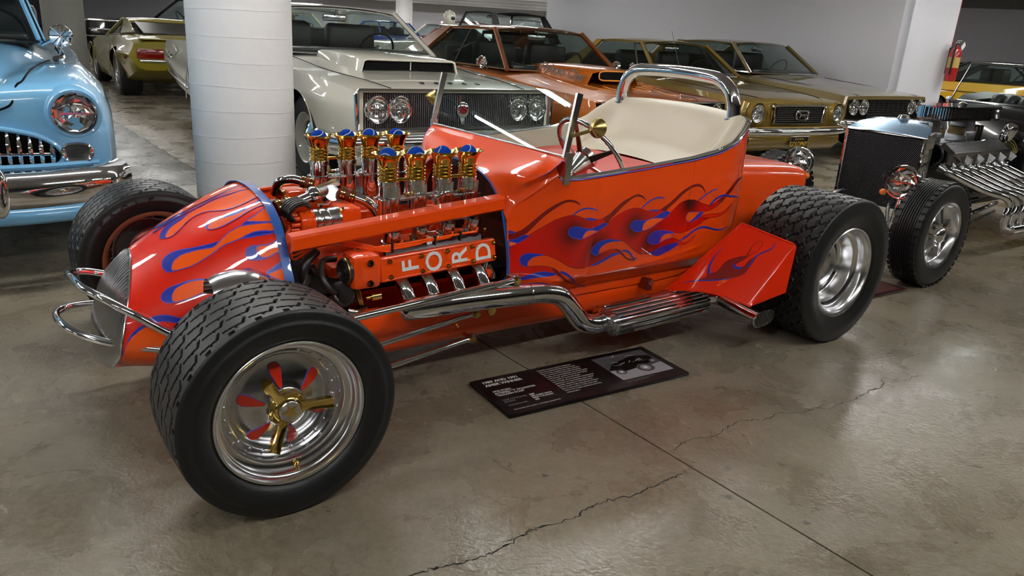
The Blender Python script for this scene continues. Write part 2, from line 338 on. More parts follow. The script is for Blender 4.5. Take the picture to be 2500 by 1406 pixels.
# ------------------------------------------------------------------ wheels and tyres (local: axle along y, outer face +y, centre at origin)
def seg_dist(U, V, segs, pu):
    d = np.full(U.shape, 1e9)
    for (a, b, c, e, w) in segs:
        for sh in (-1, 0, 1):
            ax, bx = a + sh * pu, c + sh * pu; L2 = (bx - ax) ** 2 + (e - b) ** 2 + 1e-12
            t = np.clip(((U - ax) * (bx - ax) + (V - b) * (e - b)) / L2, 0, 1)
            d = np.minimum(d, np.hypot(U - ax - t * (bx - ax), V - b - t * (e - b)) - w)
    return d
def tread_front(U, V, C, W):
    n = 26; p = C / n; d = np.full(U.shape, 1e9); rows = np.linspace(-W * .40, W * .40, 6); h = rows[1] - rows[0]
    for i, r in enumerate(rows):
        u = (U + i * 0.36 * p) % p
        sg = [(0, r - .10 * h, .70 * p, r + .10 * h, .0021), (.70 * p, r + .10 * h, .84 * p, r - .34 * h, .0030), (.40 * p, r + .02 * h, .45 * p, r + .20 * h, .0009)]
        d = np.minimum(d, seg_dist(u, V, sg, p))
    for s in (-1, 1):
        u = (U + (0.1 if s > 0 else .4) * p) % p
        e = np.maximum(np.abs(u - .5 * p) - .0065, W * .455 - s * V); d = np.minimum(d, e)
    return np.clip(1 - d / .0014, 0, 1)
def tread_rear(U, V, C, W):
    n = 26; p = C / n; nr = 8; wr = W / nr; t = V / wr + nr / 2; j = np.floor(t); fr = t - j
    u = (U + 0.5 * p * (j % 2) + .30 * p * fr + .16 * p * np.sin(2 * PI * fr)) % p
    d1 = np.minimum(u, p - u) - .0042
    vv = fr + .20 * np.sin(2 * PI * (U + .5 * p * (j % 2)) / p)
    d2 = np.minimum(np.abs(vv), np.abs(1 - vv)) * wr - .0034
    return np.clip(1 - np.minimum(d1, d2) / .002, 0, 1)
def tyre_mesh(R, rim, W, half, tread, NU, NV, depth, sq=0.8):
    """W tread width, half = bead half width; lateral profile bead -> sidewall -> tread -> sidewall -> bead"""
    bul = W / 2 + .012
    side = cr([(rim - .004, half - .012), (rim + .006, half + .004), (rim + .25 * (R - rim), bul - .004), (rim + .52 * (R - rim), bul + .004), (R - .030, bul - .002), (R - .012, W / 2 + .006), (R - .004, W / 2)], 4)
    vt = np.linspace(W / 2, -W / 2, NV)[1:-1]
    prof = [(r, y) for r, y in side] + [(R - .004 + .004 * (1 - (2 * v / W) ** 4), v) for v in vt] + [(r, -y) for r, y in side[::-1]]
    prof = np.array(prof); n = len(prof); th = np.arange(NU) * 2 * PI / NU
    r = np.repeat(prof[:, 0][None], NU, 0); ns = len(side)
    U, V = np.meshgrid(th * R, vt, indexing='ij')
    r[:, ns:n - ns] -= depth * tread(U, V, 2 * PI * R, W)
    P = np.stack([r * np.cos(th)[:, None], np.repeat(prof[:, 1][None], NU, 0), r * np.sin(th)[:, None]], -1)
    a, b = NU, n; I = np.arange(a)[:, None] * b + np.arange(b - 1)[None]; J = ((np.arange(a)[:, None] + 1) % a) * b + np.arange(b - 1)[None]
    F = np.stack([I, I + 1, J + 1, J], -1).reshape(-1, 4)
    me = bpy.data.meshes.new('tyre'); me.from_pydata(P.reshape(-1, 3).tolist(), [], F.tolist()); me.shade_smooth(); me.set_sharp_from_angle(angle=math.radians(42)); me.materials.append(RUBBER)
    return me
def arc_text(m, txt, r, y, a0, size, step, flip=1, ext=.0012, m_out=1):
    for k, c in enumerate(txt):
        a = a0 - flip * step * k; rad = np.array([math.cos(a), 0, math.sin(a)]); tan = np.array([math.sin(a), 0, -math.cos(a)]) * flip
        put_text(m, c, size, rad * r + np.array([0, y, 0]), tan, rad, ext=ext, bold=.0005)
TYRE_F = tyre_mesh(.3014, .208, .265, .125, tread_front, 1040, 92, .009)
TYRE_R = tyre_mesh(.3426, .208, .36, .175, tread_rear, 900, 118, .008)
def lk(name, me, parent, m=None):
    o = bpy.data.objects.new(name, me); COL.objects.link(o); o.parent = parent; return o
def front_wheel(parent, y, side):
    """rim lip plane at local y = +.125 ; outer face +y"""
    w = bpy.data.objects.new('front_wheel', None); COL.objects.link(w); w.parent = parent; w.location = (0, y, .3014); w.empty_display_size = .1
    if side < 0: w.rotation_euler = (0, 0, PI)
    lk('tyre', TYRE_F, w)
    Y = .125
    prof = [(.204, .0), (.2085, -.003), (.211, -.008), (.2095, -.0025), (.205, .0015), (.199, .0), (.196, -.006), (.194, -.014), (.190, -.016), (.187, -.022), (.185, -.044), (.180, -.048), (.170, -.05), (.167, -.054), (.1655, -.088), (.162, -.092), (.1605, -.0935)]
    M().lathe([(r, h) for r, h in prof], (0, Y, 0), (0, 1, 0), 96).build('rim', ALU if side > 0 else ALU, w)
    # inner barrel and inner lip (the far wheel shows this side)
    M().lathe([(.1605, -.0935), (.175, -.10), (.182, -.16), (.188, -.235), (.2, -.247), (.2085, -.249), (.211, -.243), (.206, -.238)], (0, Y, 0), (0, 1, 0), 96).build('inner_rim', COPPER, w)
    M().lathe([(.1605, -.0935), (.150, -.0925), (.146, -.091), (.1425, -.088), (.1415, -.0905), (.139, -.092), (.137, -.088)], (0, Y, 0), (0, 1, 0), 96).build('rivet_flange', ALU, w)
    dsk = [(.137, -.088), (.133, -.084), (.12, -.074), (.10, -.064), (.075, -.056), (.058, -.053), (.052, -.048), (.050, -.040), (.0, -.040)]
    M().lathe(dsk, (0, Y, 0), (0, 1, 0), 96).build('wheel_disc', CHROME2, w)
    M().lathe([(.0, -.10), (.13, -.10), (.137, -.09)], (0, Y, 0), (0, 1, 0), 48).build('disc_back', DALU, w)
    def dz(r): return float(np.interp(r, [p[0] for p in dsk[::-1]], [p[1] for p in dsk[::-1]]))
    for k in range(6):   # enamelled teardrops
        a = math.radians(79 - 60 * k); u = np.array([math.cos(a), 0, math.sin(a)]); t = np.array([-math.sin(a), 0, math.cos(a)])
        out = [(.060, 0), (.065, .0048), (.085, .0095), (.105, .0145), (.117, .0145), (.125, .009), (.127, 0)]
        pts = cr(out + [(r, -s) for r, s in out[-2:0:-1]], 3, True)
        for nm, sc, lift, mm in (('teardrop_outline', 1.12, .0012, VIOLET), ('teardrop', 1.0, .003, mat('red enamel', srgb(196, 44, 20), .25, coat=1))):
            c = np.array([.095, 0]); q = (pts - c) * np.array([1.03 if sc > 1 else 1, sc]) + c
            top = np.array([u * r + t * s + np.array([0, Y + dz(r) + lift, 0]) for r, s in q]); bot = np.array([u * r + t * s + np.array([0, Y + dz(r) - .003, 0]) for r, s in q]); n = len(q)
            cen = (u * c[0] + np.array([0, Y + dz(c[0]) + lift + .0012, 0]))[None]
            F = [(i, (i + 1) % n, 2 * n) for i in range(n)] + [(i, (i + 1) % n, n + (i + 1) % n, n + i) for i in range(n)]
            M().add(np.vstack([top, bot, cen]), F).build(nm, mm, w)
    M().tube([(.1655 * math.cos(t), Y - .0925, .1655 * math.sin(t)) for t in np.linspace(0, 2 * PI, 97)[:-1]], .0012, 5, closed=True).build('rim_gap', DARK, w)
    for k in range(24):
        a = 2 * PI * k / 24 + .1; M().ell((.1525 * math.cos(a), Y - .0915, .1525 * math.sin(a)), (.0048, .004, .0048), 8, 6).build('rivet', CHROME, w)
    a = math.radians(-97); M().cyl((.180 * math.cos(a), Y - .045, .180 * math.sin(a)), (.160 * math.cos(a), Y - .030, .160 * math.sin(a)), .0045, n=10).cyl((.183 * math.cos(a), Y - .047, .183 * math.sin(a)), (.178 * math.cos(a), Y - .043, .178 * math.sin(a)), .008, n=10).build('valve_stem', DGOLD, w)
    # knock-off spinner
    sp = M().lathe([(.054, -.046), (.050, -.042), (.046, -.036), (.042, -.031), (.040, -.026), (.034, -.022), (.031, -.024)], (0, Y, 0), (0, 1, 0), 40).build('spinner_hub', DGOLD, w)
    M().lathe([(.031, -.026), (.030, -.0175), (.028, -.0155), (.0, -.0155)], (0, Y, 0), (0, 1, 0), 40).build('hub_cap', CHROME2, w)
    st = [(.0235 * math.cos(PI / 2 + k * PI / 5), .0235 * math.sin(PI / 2 + k * PI / 5)) if k % 2 == 0 else (.0095 * math.cos(PI / 2 + k * PI / 5), .0095 * math.sin(PI / 2 + k * PI / 5)) for k in range(10)]
    M().prism(st, (0, Y - .0155, 0), (-math.cos(.35), 0, math.sin(.35)), (math.sin(.35), 0, math.cos(.35)), (0, 1, 0), .0012).build('star_emblem', DGOLD, w, 0)
    for k in range(3):
        a = math.radians(57 - 120 * k); u = np.array([math.cos(a), 0, math.sin(a)]); t = np.array([-math.sin(a), 0, math.cos(a)]); yv = np.array([0, 1.0, 0])
        S = []
        for r, hw, y0, y1 in ((.030, .016, -.044, -.024), (.045, .0135, -.044, -.021), (.06, .0125, -.040, -.015), (.085, .0135, -.034, -.006), (.105, .0155, -.028, .002), (.116, .0155, -.024, .003)):
            S.append([u * r + t * hw * .8 + yv * (Y + y0), u * r + t * hw + yv * (Y + y1 - .003), u * r + t * hw * .8 + yv * (Y + y1), u * r + t * hw * .35 + yv * (Y + y1 - (.004 if r > .05 else 0)), u * r - t * hw * .35 + yv * (Y + y1 - (.004 if r > .05 else 0)), u * r - t * hw * .8 + yv * (Y + y1), u * r - t * hw + yv * (Y + y1 - .003), u * r - t * hw * .8 + yv * (Y + y0)])
        m = M().grid(S, cv=True); n = 8; m.f.append(tuple(range(n))); m.f.append(tuple(range(5 * n, 6 * n))); m.build('spinner_ear', DGOLD, w, 30)
    return w
def rear_wheel(parent, x, y, side):
    w = bpy.data.objects.new('rear_wheel', None); COL.objects.link(w); w.parent = parent; w.location = (x, y, .3426); w.empty_display_size = .1
    if side < 0: w.rotation_euler = (0, 0, PI)
    lk('tyre', TYRE_R, w); Y = .175
    M().lathe([(.209, -.008), (.210, -.002), (.206, .0015), (.2, .0), (.197, -.006), (.193, -.014), (.189, -.017), (.185, -.024), (.182, -.052), (.176, -.058), (.160, -.062), (.157, -.068), (.153, -.12), (.148, -.128), (.140, -.132), (.137, -.17)], (0, Y, 0), (0, 1, 0), 96).build('rim', ALU, w)
    M().lathe([(.137, -.17), (.134, -.150), (.125, -.135), (.105, -.115), (.075, -.100), (.04, -.092), (0, -.090)], (0, Y, 0), (0, 1, 0), 64).build('hub_dome', CHROME2, w)
    M().lathe([(0, -.2), (.16, -.2), (.18, -.34), (.205, -.349), (.209, -.345)], (0, Y, 0), (0, 1, 0), 64).build('inner_rim', DALU, w)
    a = math.radians(-75); M().cyl((.170 * math.cos(a), Y - .062, .170 * math.sin(a)), (.170 * math.cos(a), Y - .045, .170 * math.sin(a)), .005, n=8).build('valve_stem', BLACK, w)
    a = math.radians(205); M().cyl((.128 * math.cos(a), Y - .135, .128 * math.sin(a)), (.118 * math.cos(a), Y - .115, .118 * math.sin(a)), .008, n=8).build('brass_plug', DGOLD, w)
    return w

# ------------------------------------------------------------------ the flamed roadster (x forward from the front axle, y left, z up)
CARX, CARY, CARYAW = -1.09569, 2.51080, math.radians(-143.0057)
car = thing('hot_rod_roadster', 'orange flame-painted open roadster with eight gold intake trumpets', 'car', (CARX, CARY, 0), CARYAW)
front_wheel(car, .767, 1); fw2 = front_wheel(car, -.767, -1)
rear_wheel(car, -2.6234, .705, 1); rear_wheel(car, -2.6234, -.705, -1)
for k_, c_ in enumerate('EAGLE'): m = M(); arc_text(m, c_, .257, -.1490, math.radians(138) - .20 * k_, .046, .20, flip=1); m.build('tyre_letter', RUBBER, fw2, 0)

# nose shell: loft from the grille opening to the hood ring
GZ = [.545, .530, .500, .450, .400, .350, .300, .250, .200, .165, .145]; GY = [0, .048, .095, .150, .190, .213, .220, .196, .128, .062, 0]
GXZ = ([.145, .20, .30, .40, .545], [.305, .303, .290, .262, .207])
RZ_ = [.735, .727, .697, .635, .546, .486, .42, .34, .24, .16, .13]; RY_ = [0, .105, .215, .297, .347, .378, .392, .388, .355, .25, 0]
gc = cr(np.c_[GY, GZ], 10); rc = cr(np.c_[RY_, RZ_], 10)
def resamp(c, n):
    d = np.r_[0, np.cumsum(np.linalg.norm(np.diff(c, axis=0), axis=1))]; d /= d[-1]; t = np.linspace(0, 1, n)
    return np.c_[[np.interp(t, d, c[:, k]) for k in range(c.shape[1])]].T
def nose_pt(s, t):
    """s 0 grille .. 1 ring, t 0 top .. 1 bottom (near side)"""
    s = np.asarray(s, float); t = np.asarray(t, float)
    d1 = np.r_[0, np.cumsum(np.linalg.norm(np.diff(gc, axis=0), axis=1))]; d1 /= d1[-1]; d2 = np.r_[0, np.cumsum(np.linalg.norm(np.diff(rc, axis=0), axis=1))]; d2 /= d2[-1]
    gy, gz = np.interp(t, d1, gc[:, 0]), np.interp(t, d1, gc[:, 1]); ry, rz = np.interp(t, d2, rc[:, 0]), np.interp(t, d2, rc[:, 1])
    gx = np.interp(gz, *GXZ); e = s + .22 * s * (1 - s); eb = s + .35 * s * (1 - s)
    x = gx + (-.2 - gx) * s; y = gy + (ry - gy) * eb; z = gz + (rz - gz) * np.where(t < .5, e * 1.0 + .06 * np.sin(PI * s) * np.cos(PI * t), s)
    return np.stack([x, y, z], -1)
S_, T_ = np.meshgrid(np.linspace(0, 1, 36), np.linspace(0, 1, 64), indexing='ij')
G_ = nose_pt(S_, T_); Gf = np.concatenate([G_, (G_ * np.array([1, -1, 1]))[:, ::-1][:, 1:]], 1)
nose = M().grid(Gf).build('nose_shell', RED, car, 60); nose['label'] = 'red nose with orange and blue flame licks'
# blue edge of the nose, with a thin inner lip
for nm, c, xx in (('nose_edge_trim', rc, -.2),):
    P = np.r_[np.c_[np.full(len(c), xx), c], np.c_[np.full(len(c), xx), c * np.array([-1, 1])][::-1]]
    P = P[(P[:, 2] > .2)] if False else P
    a = np.stack([P + np.array([.014, 0, .0]) + nrm([0, 0, 0]), P + np.array([.014, 0, 0]) * 0], 1)
def rib(c, x0, w, th, name, m_, zmin=-1):
    c = c[c[:, 1] >= zmin]; P = np.r_[c, (c * np.array([-1, 1]))[::-1][1:]]; T = np.gradient(P, axis=0); T /= np.linalg.norm(T, axis=1)[:, None]; N_ = np.c_[-T[:, 1], T[:, 0]]; N_ *= np.sign(np.sum(N_ * (P - np.array([0, .4])), 1))[:, None]
    rows = []
    for dx, dn in ((w, .0005), (w, th), (0, th), (-.004, th * .6), (-.004, -th), (.004, -th)):
        rows.append(np.c_[np.full(len(P), x0 + dx), P + N_ * dn])
    return M().grid(np.array(rows).transpose(1, 0, 2), cv=True).build(name, m_, car)
rib(rc, -.2, .026, .0035, 'nose_edge_trim', TRIMBLUE)
# grille: rim and upright slats
gP = np.r_[np.c_[np.interp(gc[:, 1], *GXZ), gc], (np.c_[np.interp(gc[:, 1], *GXZ), gc] * np.array([1, -1, 1]))[::-1][1:-1]]
M().tube(gP + np.array([.003, 0, 0]), .0035, 8, closed=True).build('grille_rim', ALU, car)
def gw(z): return np.interp(z, gc[::-1, 1], gc[::-1, 0])
def gsurf(y, z): w = np.maximum(gw(z), 1e-4); return np.interp(z, *GXZ) + .045 * np.clip(1 - (y / w) ** 2, 0, 1) ** .7 * np.minimum(1, w / .15)
gr = bpy.data.objects.new('grille', None); COL.objects.link(gr); gr.parent = car; gr.empty_display_size = .05
for y in np.arange(-.2132, .2135, .0112):
    zz = np.linspace(.147, .543, 120); ok = zz[gw(zz) > abs(y) + .001]
    if len(ok) < 4: continue
    z = np.linspace(ok[0], ok[-1], 26); x = gsurf(y, z)
    rows = [np.c_[x + dx, np.full(26, y) + dy, z] for dx, dy in ((.0, -.0013), (.003, 0), (.0, .0013), (-.012, .0008), (-.012, -.0008))]
    M().grid(np.array(rows).transpose(1, 0, 2), cv=True).build('slat', mat('grille slat', (.52, .53, .55), .25, 1.0), gr, 50)
zz = np.linspace(.15, .54, 24); B = [[(np.interp(z, *GXZ) - .035, w * gw(z), z) for w in np.linspace(-1, 1, 9)] for z in zz]; M().grid(B).build('grille_backing', DARK, gr)
# nerf bars
def bar(name, pts, r, m_=CHROME, k=8, n=14, parent=None): return M().tube(cr(pts, k), r, n).build(name, m_, parent or car)
up = [(.12, .30, .325), (.175, .285, .350), (.262, .252, .415), (.325, .18, .45), (.362, .06, .452), (.372, -.06, .446), (.374, -.17, .43), (.352, -.25, .412), (.30, -.285, .398), (.23, -.285, .375), (.12, -.30, .33)]
bar('nerf_bar', up, .0125)
lo = [(.12, .30, .27), (.185, .26, .282), (.27, .205, .290), (.345, .12, .294), (.40, .02, .297), (.424, -.09, .295), (.424, -.19, .288), (.395, -.26, .282), (.34, -.285, .279), (.26, -.285, .275), (.12, -.30, .27)]
bar('nerf_bar', lo, .0125)
# belly pan / frame side rail
def loftx(stations, name, m_, k=4, parent=None, mir=True, smooth=50, cap=False):
    """stations: list of (x, [(y,z)...]) lofted smoothly along x"""
    A = np.array([[(x, y, z) for y, z in pr] for x, pr in stations]); a, b = A.shape[:2]
    R_ = np.array([cr(A[:, j], k) for j in range(b)]).transpose(1, 0, 2)
    m = M().grid(R_)
    if cap: n = b; m.f.append(tuple(range(n))); m.f.append(tuple(range((len(R_) - 1) * n, len(R_) * n)))
    if mir: m.mir()
    return m.build(name, m_, parent or car, smooth)
def railp(w, zt, zb): return [(w - .06, zt), (w - .012, zt + .002), (w, zt - .01), (w + .004, (zt + zb) / 2 + .02), (w - .004, zb + .05), (w - .03, zb + .015), (w - .09, zb), (0, zb)]
loftx([(-.19, railp(.385, .335, .135)), (-.45, railp(.372, .325, .135)), (-.75, railp(.366, .315, .132)), (-1.08, railp(.366, .322, .128)), (-1.097, railp(.366, .322, .128))], 'side_rail', ORANGE)
loftx([(-1.101, railp(.366, .36, .128)), (-1.4, railp(.372, .30, .126)), (-1.75, railp(.376, .31, .126)), (-2.1, railp(.37, .30, .13)), (-2.25, railp(.34, .28, .14))], 'side_rail', ORANGE)
# body side surface y = f(x, z)
arch = cr([(.392, .30), (.394, .41), (.378, .514), (.340, .63), (.318, .668), (.278, .712), (.226, .748), (.16, .771), (.08, .786), (0, .79)], 8)
def side_y(x, z):
    x = np.asarray(x, float); z = np.asarray(z, float)
    ya = np.interp(z, [.25, .30, .41, .514, .60, .70, .80, 1.0], [.384, .390, .394, .380, .366, .352, .345, .34])
    yt = np.interp(z, [.25, .30, .335, .365, .385, .41, .50, .60, .70, .80, .9, 1.0], [.385, .395, .432, .462, .470, .474, .490, .499, .502, .500, .497, .495])
    y = ya + (yt - ya) * sstep((-1.05 - x) / .24)
    # raised bead above the rocker, door seams, rounding into the rear
    y = y + .004 * np.exp(-((z - zbead(x)) / .008) ** 2) * sstep((-1.38 - x) / .04) * sstep((x + 2.12) / .1)
    for xd in (-1.385, -1.935): y = y - .0035 * np.exp(-((x - xd - .05 * (z - .6)) / .006) ** 2) * (z > zbead(x))
    return y - .055 * np.clip((-2.14 - x) / .2, 0, 1) ** 2.2
def zbead(x): return .372 + .03 * np.clip((-1.4 - x) / .5, 0, 2) ** 2
def zbelt(x): return np.interp(-x, [1.05, 1.12, 1.21, 1.42, 1.69, 1.93, 2.09, 2.19, 2.27, 2.33], [.615, .72, .783, .795, .814, .834, .858, .890, .935, .975])
def zlow(x): return np.interp(-x, [1.05, 1.4, 1.9, 2.05, 2.15, 2.22, 2.28, 2.315, 2.33], [.27, .26, .255, .265, .295, .34, .42, .54, .66])
def body_pt(x, v): z = zlow(x) + (zbelt(x) - zlow(x)) * v; return np.stack([np.asarray(x, float) + 0 * z, side_y(x, z), z], -1)
xs = np.unique(np.r_[np.linspace(-1.05, -2.1, 190), np.linspace(-2.1, -2.33, 50)])[::-1]
X_, V_ = np.meshgrid(xs, np.linspace(0, 1, 90), indexing='ij')
bs = M().grid(body_pt(X_, V_)); bs.mir(); bs.build('body_side', ORANGE, car, 60)
# cowl from the hood arch to the windscreen
ca = np.array([(.365, .615), (.338, .645), (.312, .680), (.275, .715), (.225, .748), (.16, .771), (.08, .786), (0, .79)])
ce = np.array([(.500, .783), (.462, .797), (.444, .828), (.489, .862), (.37, .866), (.24, .868), (.12, .869), (0, .869)])
st = []
for s in np.linspace(0, 1, 15):
    x = -1.05 - .16 * s; e = s ** 1.25; q = ca + (ce - ca) * e; q = q + np.outer(np.array([0, .05, .12, .30, .5, .35, .1, 0]), [.25, .035]) * math.sin(PI * s) * 1
    q[0] = (side_y(x, zbelt(x)), zbelt(x)); st.append(np.c_[np.full(8, x), q])
st = np.array(st); st = np.array([np.r_[cr(r[:4], 4), cr(r[3:], 5)[1:]] for r in st])
cw = M().grid(st); cw.mir(); cowl = cw.build('cowl', ORANGE, car, 44)
rib(arch, -1.05, -.006, .004, 'cowl_edge_trim', TRIMBLUE, .32)
M().box((-1.21, 0, .8695), (.012, .972, .006), bev=.002).build('windscreen_base', ALU, car)
# pinstripe along the cowl crease, firewall
P = st[:, 12] if False else np.array([r[4 * 3] for r in st]); 
P = P[7:]
for sg in (1, -1): M().tube(P * np.array([1, sg, 1]) + np.array([0, .0005 * sg, .0003]), .0012, 5).build('cowl_pinstripe', VIOLET, car)
fwp = np.r_[arch, (arch * np.array([-1, 1]))[::-1][1:]]; M().prism([(y, z) for y, z in fwp * .97 + np.array([0, .02])], (-1.10, 0, 0), (0, 1, 0), (0, 0, 1), (-1, 0, 0), .006).build('firewall', mat('brown smoked panel', srgb(70, 48, 42), .12, .6), car, 0)
# rear panel of the tub
def rim_pt(a):   # a 0 near side .. 1 far side around the back
    return None
xb = np.linspace(0, 1, 25); rowz = np.linspace(0, 1, 16); G = []
ye = side_y(-2.33, .8)
for v in rowz:
    z = zlow(-2.33) - .30 * (1 - v) ** 1.0 + (zbelt(-2.33) - zlow(-2.33) + .30) * v if False else .30 + (.975 - .30) * v
    xe = -2.33 + .13 * max(0, (.5 - z) / .2) ** 2
    yw = float(side_y(-2.33, z)) - .02 * max(0, (.5 - z) / .2)
    G.append([(xe - .075 * (1 - (2 * a - 1) ** 2) ** .6, yw * (1 - 2 * a), z + .02 * (1 - (2 * a - 1) ** 2) * v) for a in xb])
M().grid(G).build('rear_panel', ORANGE, car, 50)
# turtle deck
def deckp(w, zt, zb, r=.045): return [(0, zt + .012), (w - .14, zt + .010), (w - r, zt + .002), (w - .012, zt - .014), (w, zt - r), (w + .004, (zt + zb) / 2), (w, zb + .02), (w - .05, zb), (0, zb)]
loftx([(-2.34, deckp(.36, .752, .40)), (-2.55, deckp(.352, .742, .40)), (-2.8, deckp(.345, .727, .41)), (-2.98, deckp(.338, .712, .42)), (-3.045, deckp(.325, .700, .43)), (-3.065, deckp(.29, .680, .46))], 'turtle_deck', ORANGE, cap=True)
# belt rail (two chrome beads with a dark line) round the tub
xr = np.r_[np.linspace(-1.215, -2.1, 30), np.linspace(-2.1, -2.33, 14)[1:]]
near = np.array([(x, float(side_y(x, zbelt(x))), float(zbelt(x))) for x in xr]); back = np.array([(-2.33 - .075 * (1 - (2 * a - 1) ** 2) ** .6, float(ye) * (1 - 2 * a), .977 + .02 * (1 - (2 * a - 1) ** 2)) for a in np.linspace(0, 1, 17)])[1:-1]
rim = np.r_[near, back, (near * np.array([1, -1, 1]))[::-1]]
M().tube(rim + np.array([0, 0, .003]), .007, 8).build('belt_bead', CHROME, car); ins = rim.copy(); ins[:, 1] *= .972; ins[:, 0] += np.where(np.abs(rim[:, 1]) < .44, .012, 0); M().tube(ins + np.array([0, 0, .004]), .0045, 8).build('belt_bead', CHROME, car)
out = rim.copy(); out[:, 1] *= 1.006; M().tube(out + np.array([0, 0, -.006]), .003, 6).build('belt_pinstripe', VIOLET, car)
# upholstery: wrap-round white back, red seat
def uph(a, v):
    """a 0..1 round the tub from near front to far front, v 0 bottom .. 1 top"""
    P = rim[int(round(a * (len(rim) - 1)))]; return P
n = len(rim); rows = []
inn = rim.copy(); inn[:, 1] *= .955; inn[:, 0] += np.where(np.abs(rim[:, 1]) < .45, .022 * (1 - (rim[:, 1] / .47) ** 2), 0)
bk = np.clip((-1.75 - rim[:, 0]) / .5, 0, 1)
PV = [(0, 0, 0), (.03, .02, .016), (.10, .06, .012), (.22, .105, -.03), (.42, .15, -.10), (.65, .21, -.17), (.85, .29, -.215), (1, .37, -.235)]
for v, th_, dz_ in PV:
    q = inn.copy(); zs_ = inn[:, 2] + .004 - np.sin(PI * min(1, v * 1.0) / 2) * (inn[:, 2] - .66); q[:, 2] = bk * (inn[:, 2] + .004 + dz_) + (1 - bk) * zs_
    q[:, 0] += th_ * bk ** 1.3; q[:, 1] *= 1 - (.16 * math.sin(PI / 2 * min(1, v * 1.6))) * (.55 + .45 * bk); rows.append(q)
M().grid(np.array([cr(c_, 4) for c_ in np.array(rows).transpose(1, 0, 2)])).build('seat_back', WHITEV, car, 80)
m = M()
S = []
for x, w, z, h in ((-1.48, .40, .62, .10), (-1.51, .415, .63, .15), (-1.62, .42, .645, .17), (-1.78, .42, .66, .18), (-1.92, .415, .67, .17), (-1.97, .40, .67, .12)):
    S.append([(x, w * math.copysign(abs(math.cos(t)) ** .35, math.cos(t)), z + h * .5 * math.copysign(abs(math.sin(t)) ** .4, math.sin(t)) + .02) for t in np.linspace(0, 2 * PI, 28, endpoint=False)])
m.grid(S, cv=True); m.f.append(tuple(range(28))); m.f.append(tuple(range(28 * 5, 28 * 6))); m.build('seat_cushion', REDV, car, 60)
for sy in ():
    S = [[(-1.93 + .16 * math.cos(t), sy * (.30 + dy), .62 + .10 * math.sin(t)) for t in np.linspace(0, 2 * PI, 20, endpoint=False)] for dy in (-.13, -.12, .1, .12)]
    m = M().grid(S, cv=True); m.f.append(tuple(range(20))); m.f.append(tuple(range(60, 80))); m.build('seat_pad', REDV, car, 60)
M().box((-1.7, 0, .40), (1.0, .72, .02)).build('cockpit_floor', mat('dark carpet', (.02, .005, .004), .9), car, 0)
S = [[(-1.235 - .0 * v, y, .845 - .16 * v - .06 * (abs(y) / .45) ** 4 * 0) for y in np.linspace(-.46, .46, 9)] for v in (0, .5, 1)]; M().grid(S).build('dashboard', REDV, car)
for k, y in enumerate((-.12, -.02, .08)): M().cyl((-1.236, y, .80), (-1.246, y, .80), .035, n=20).build('gauge', CHROME, car)
# roll bar
rbp = [(-2.30, .37, .94), (-2.30, .37, 1.01), (-2.298, .362, 1.055), (-2.295, .335, 1.105), (-2.293, .28, 1.142), (-2.292, .20, 1.156), (-2.292, .0, 1.162), (-2.292, -.20, 1.156), (-2.293, -.28, 1.142), (-2.295, -.335, 1.105), (-2.298, -.362, 1.055), (-2.30, -.37, 1.01), (-2.30, -.37, .94)]
bar('roll_bar', rbp, .031, n=24)
for sy in (1, -1): M().cyl((-2.30, .37 * sy, .962), (-2.30, .37 * sy, .982), .041, n=24).build('roll_bar_collar', CHROME, car)
# windscreen posts and glass
for sy in (1, -1):
    A = np.array([-1.212, .487 * sy, .868]); B = np.array([-1.262, .481 * sy, 1.098]); d = nrm(B - A); u = nrm(np.cross([0, 1, 0], d)) * 1; v = np.array([0, 1.0, 0])
    for nm, a_, b_, w in (('windscreen_post', A - d * .004, B, .028), ('post_bracket', np.array([-1.217, .497 * sy, .765]), np.array([-1.225, .497 * sy, .885]), .034)):
        d2 = nrm(b_ - a_); u2 = nrm(np.cross(v, d2)); q = []
        for P_, ww in ((a_, w * .75), (b_, w)):
            q += [P_ + u2 * ww / 2 + v * .006, P_ - u2 * ww / 2 + v * .006, P_ - u2 * ww / 2 - v * .006, P_ + u2 * ww / 2 - v * .006]
        M().add(q, [(0, 1, 2, 3), (4, 7, 6, 5), (0, 4, 5, 1), (1, 5, 6, 2), (2, 6, 7, 3), (3, 7, 4, 0)]).build(nm, ALU, car, 0)
    mdir = nrm([-.55, .72 * sy, .35]) if sy > 0 else nrm([-.35, -.72, .25]); c = np.array([-1.232, .492 * sy, .945]); e = c + mdir * .105
    M().tube([c, c + mdir * .05, e], .0075, 6).build('mirror_arm', BRASS, car)
    ax = nrm([1.0, .35 * sy, .12]); M().lathe([(.0, .036), (.004, .0345), (.0355, .0), (.0365, -.003), (.0, -.004)], e + ax * .01, ax, 36).build('mirror_cone', BRASS, car)
    M().ell(e + ax * .04, .006, 10, 6).build('mirror_bolt', BRASS, car)
M().add([(-1.213, .482, .872), (-1.213, -.482, .872), (-1.261, -.476, 1.094), (-1.261, .476, 1.094), (-1.217, .482, .871), (-1.217, -.482, .871), (-1.265, -.476, 1.093), (-1.265, .476, 1.093)], [(0, 1, 2, 3), (4, 7, 6, 5), (0, 4, 5, 1), (1, 5, 6, 2), (2, 6, 7, 3), (3, 7, 4, 0)]).build('windscreen_glass', GLASS, car, 0)
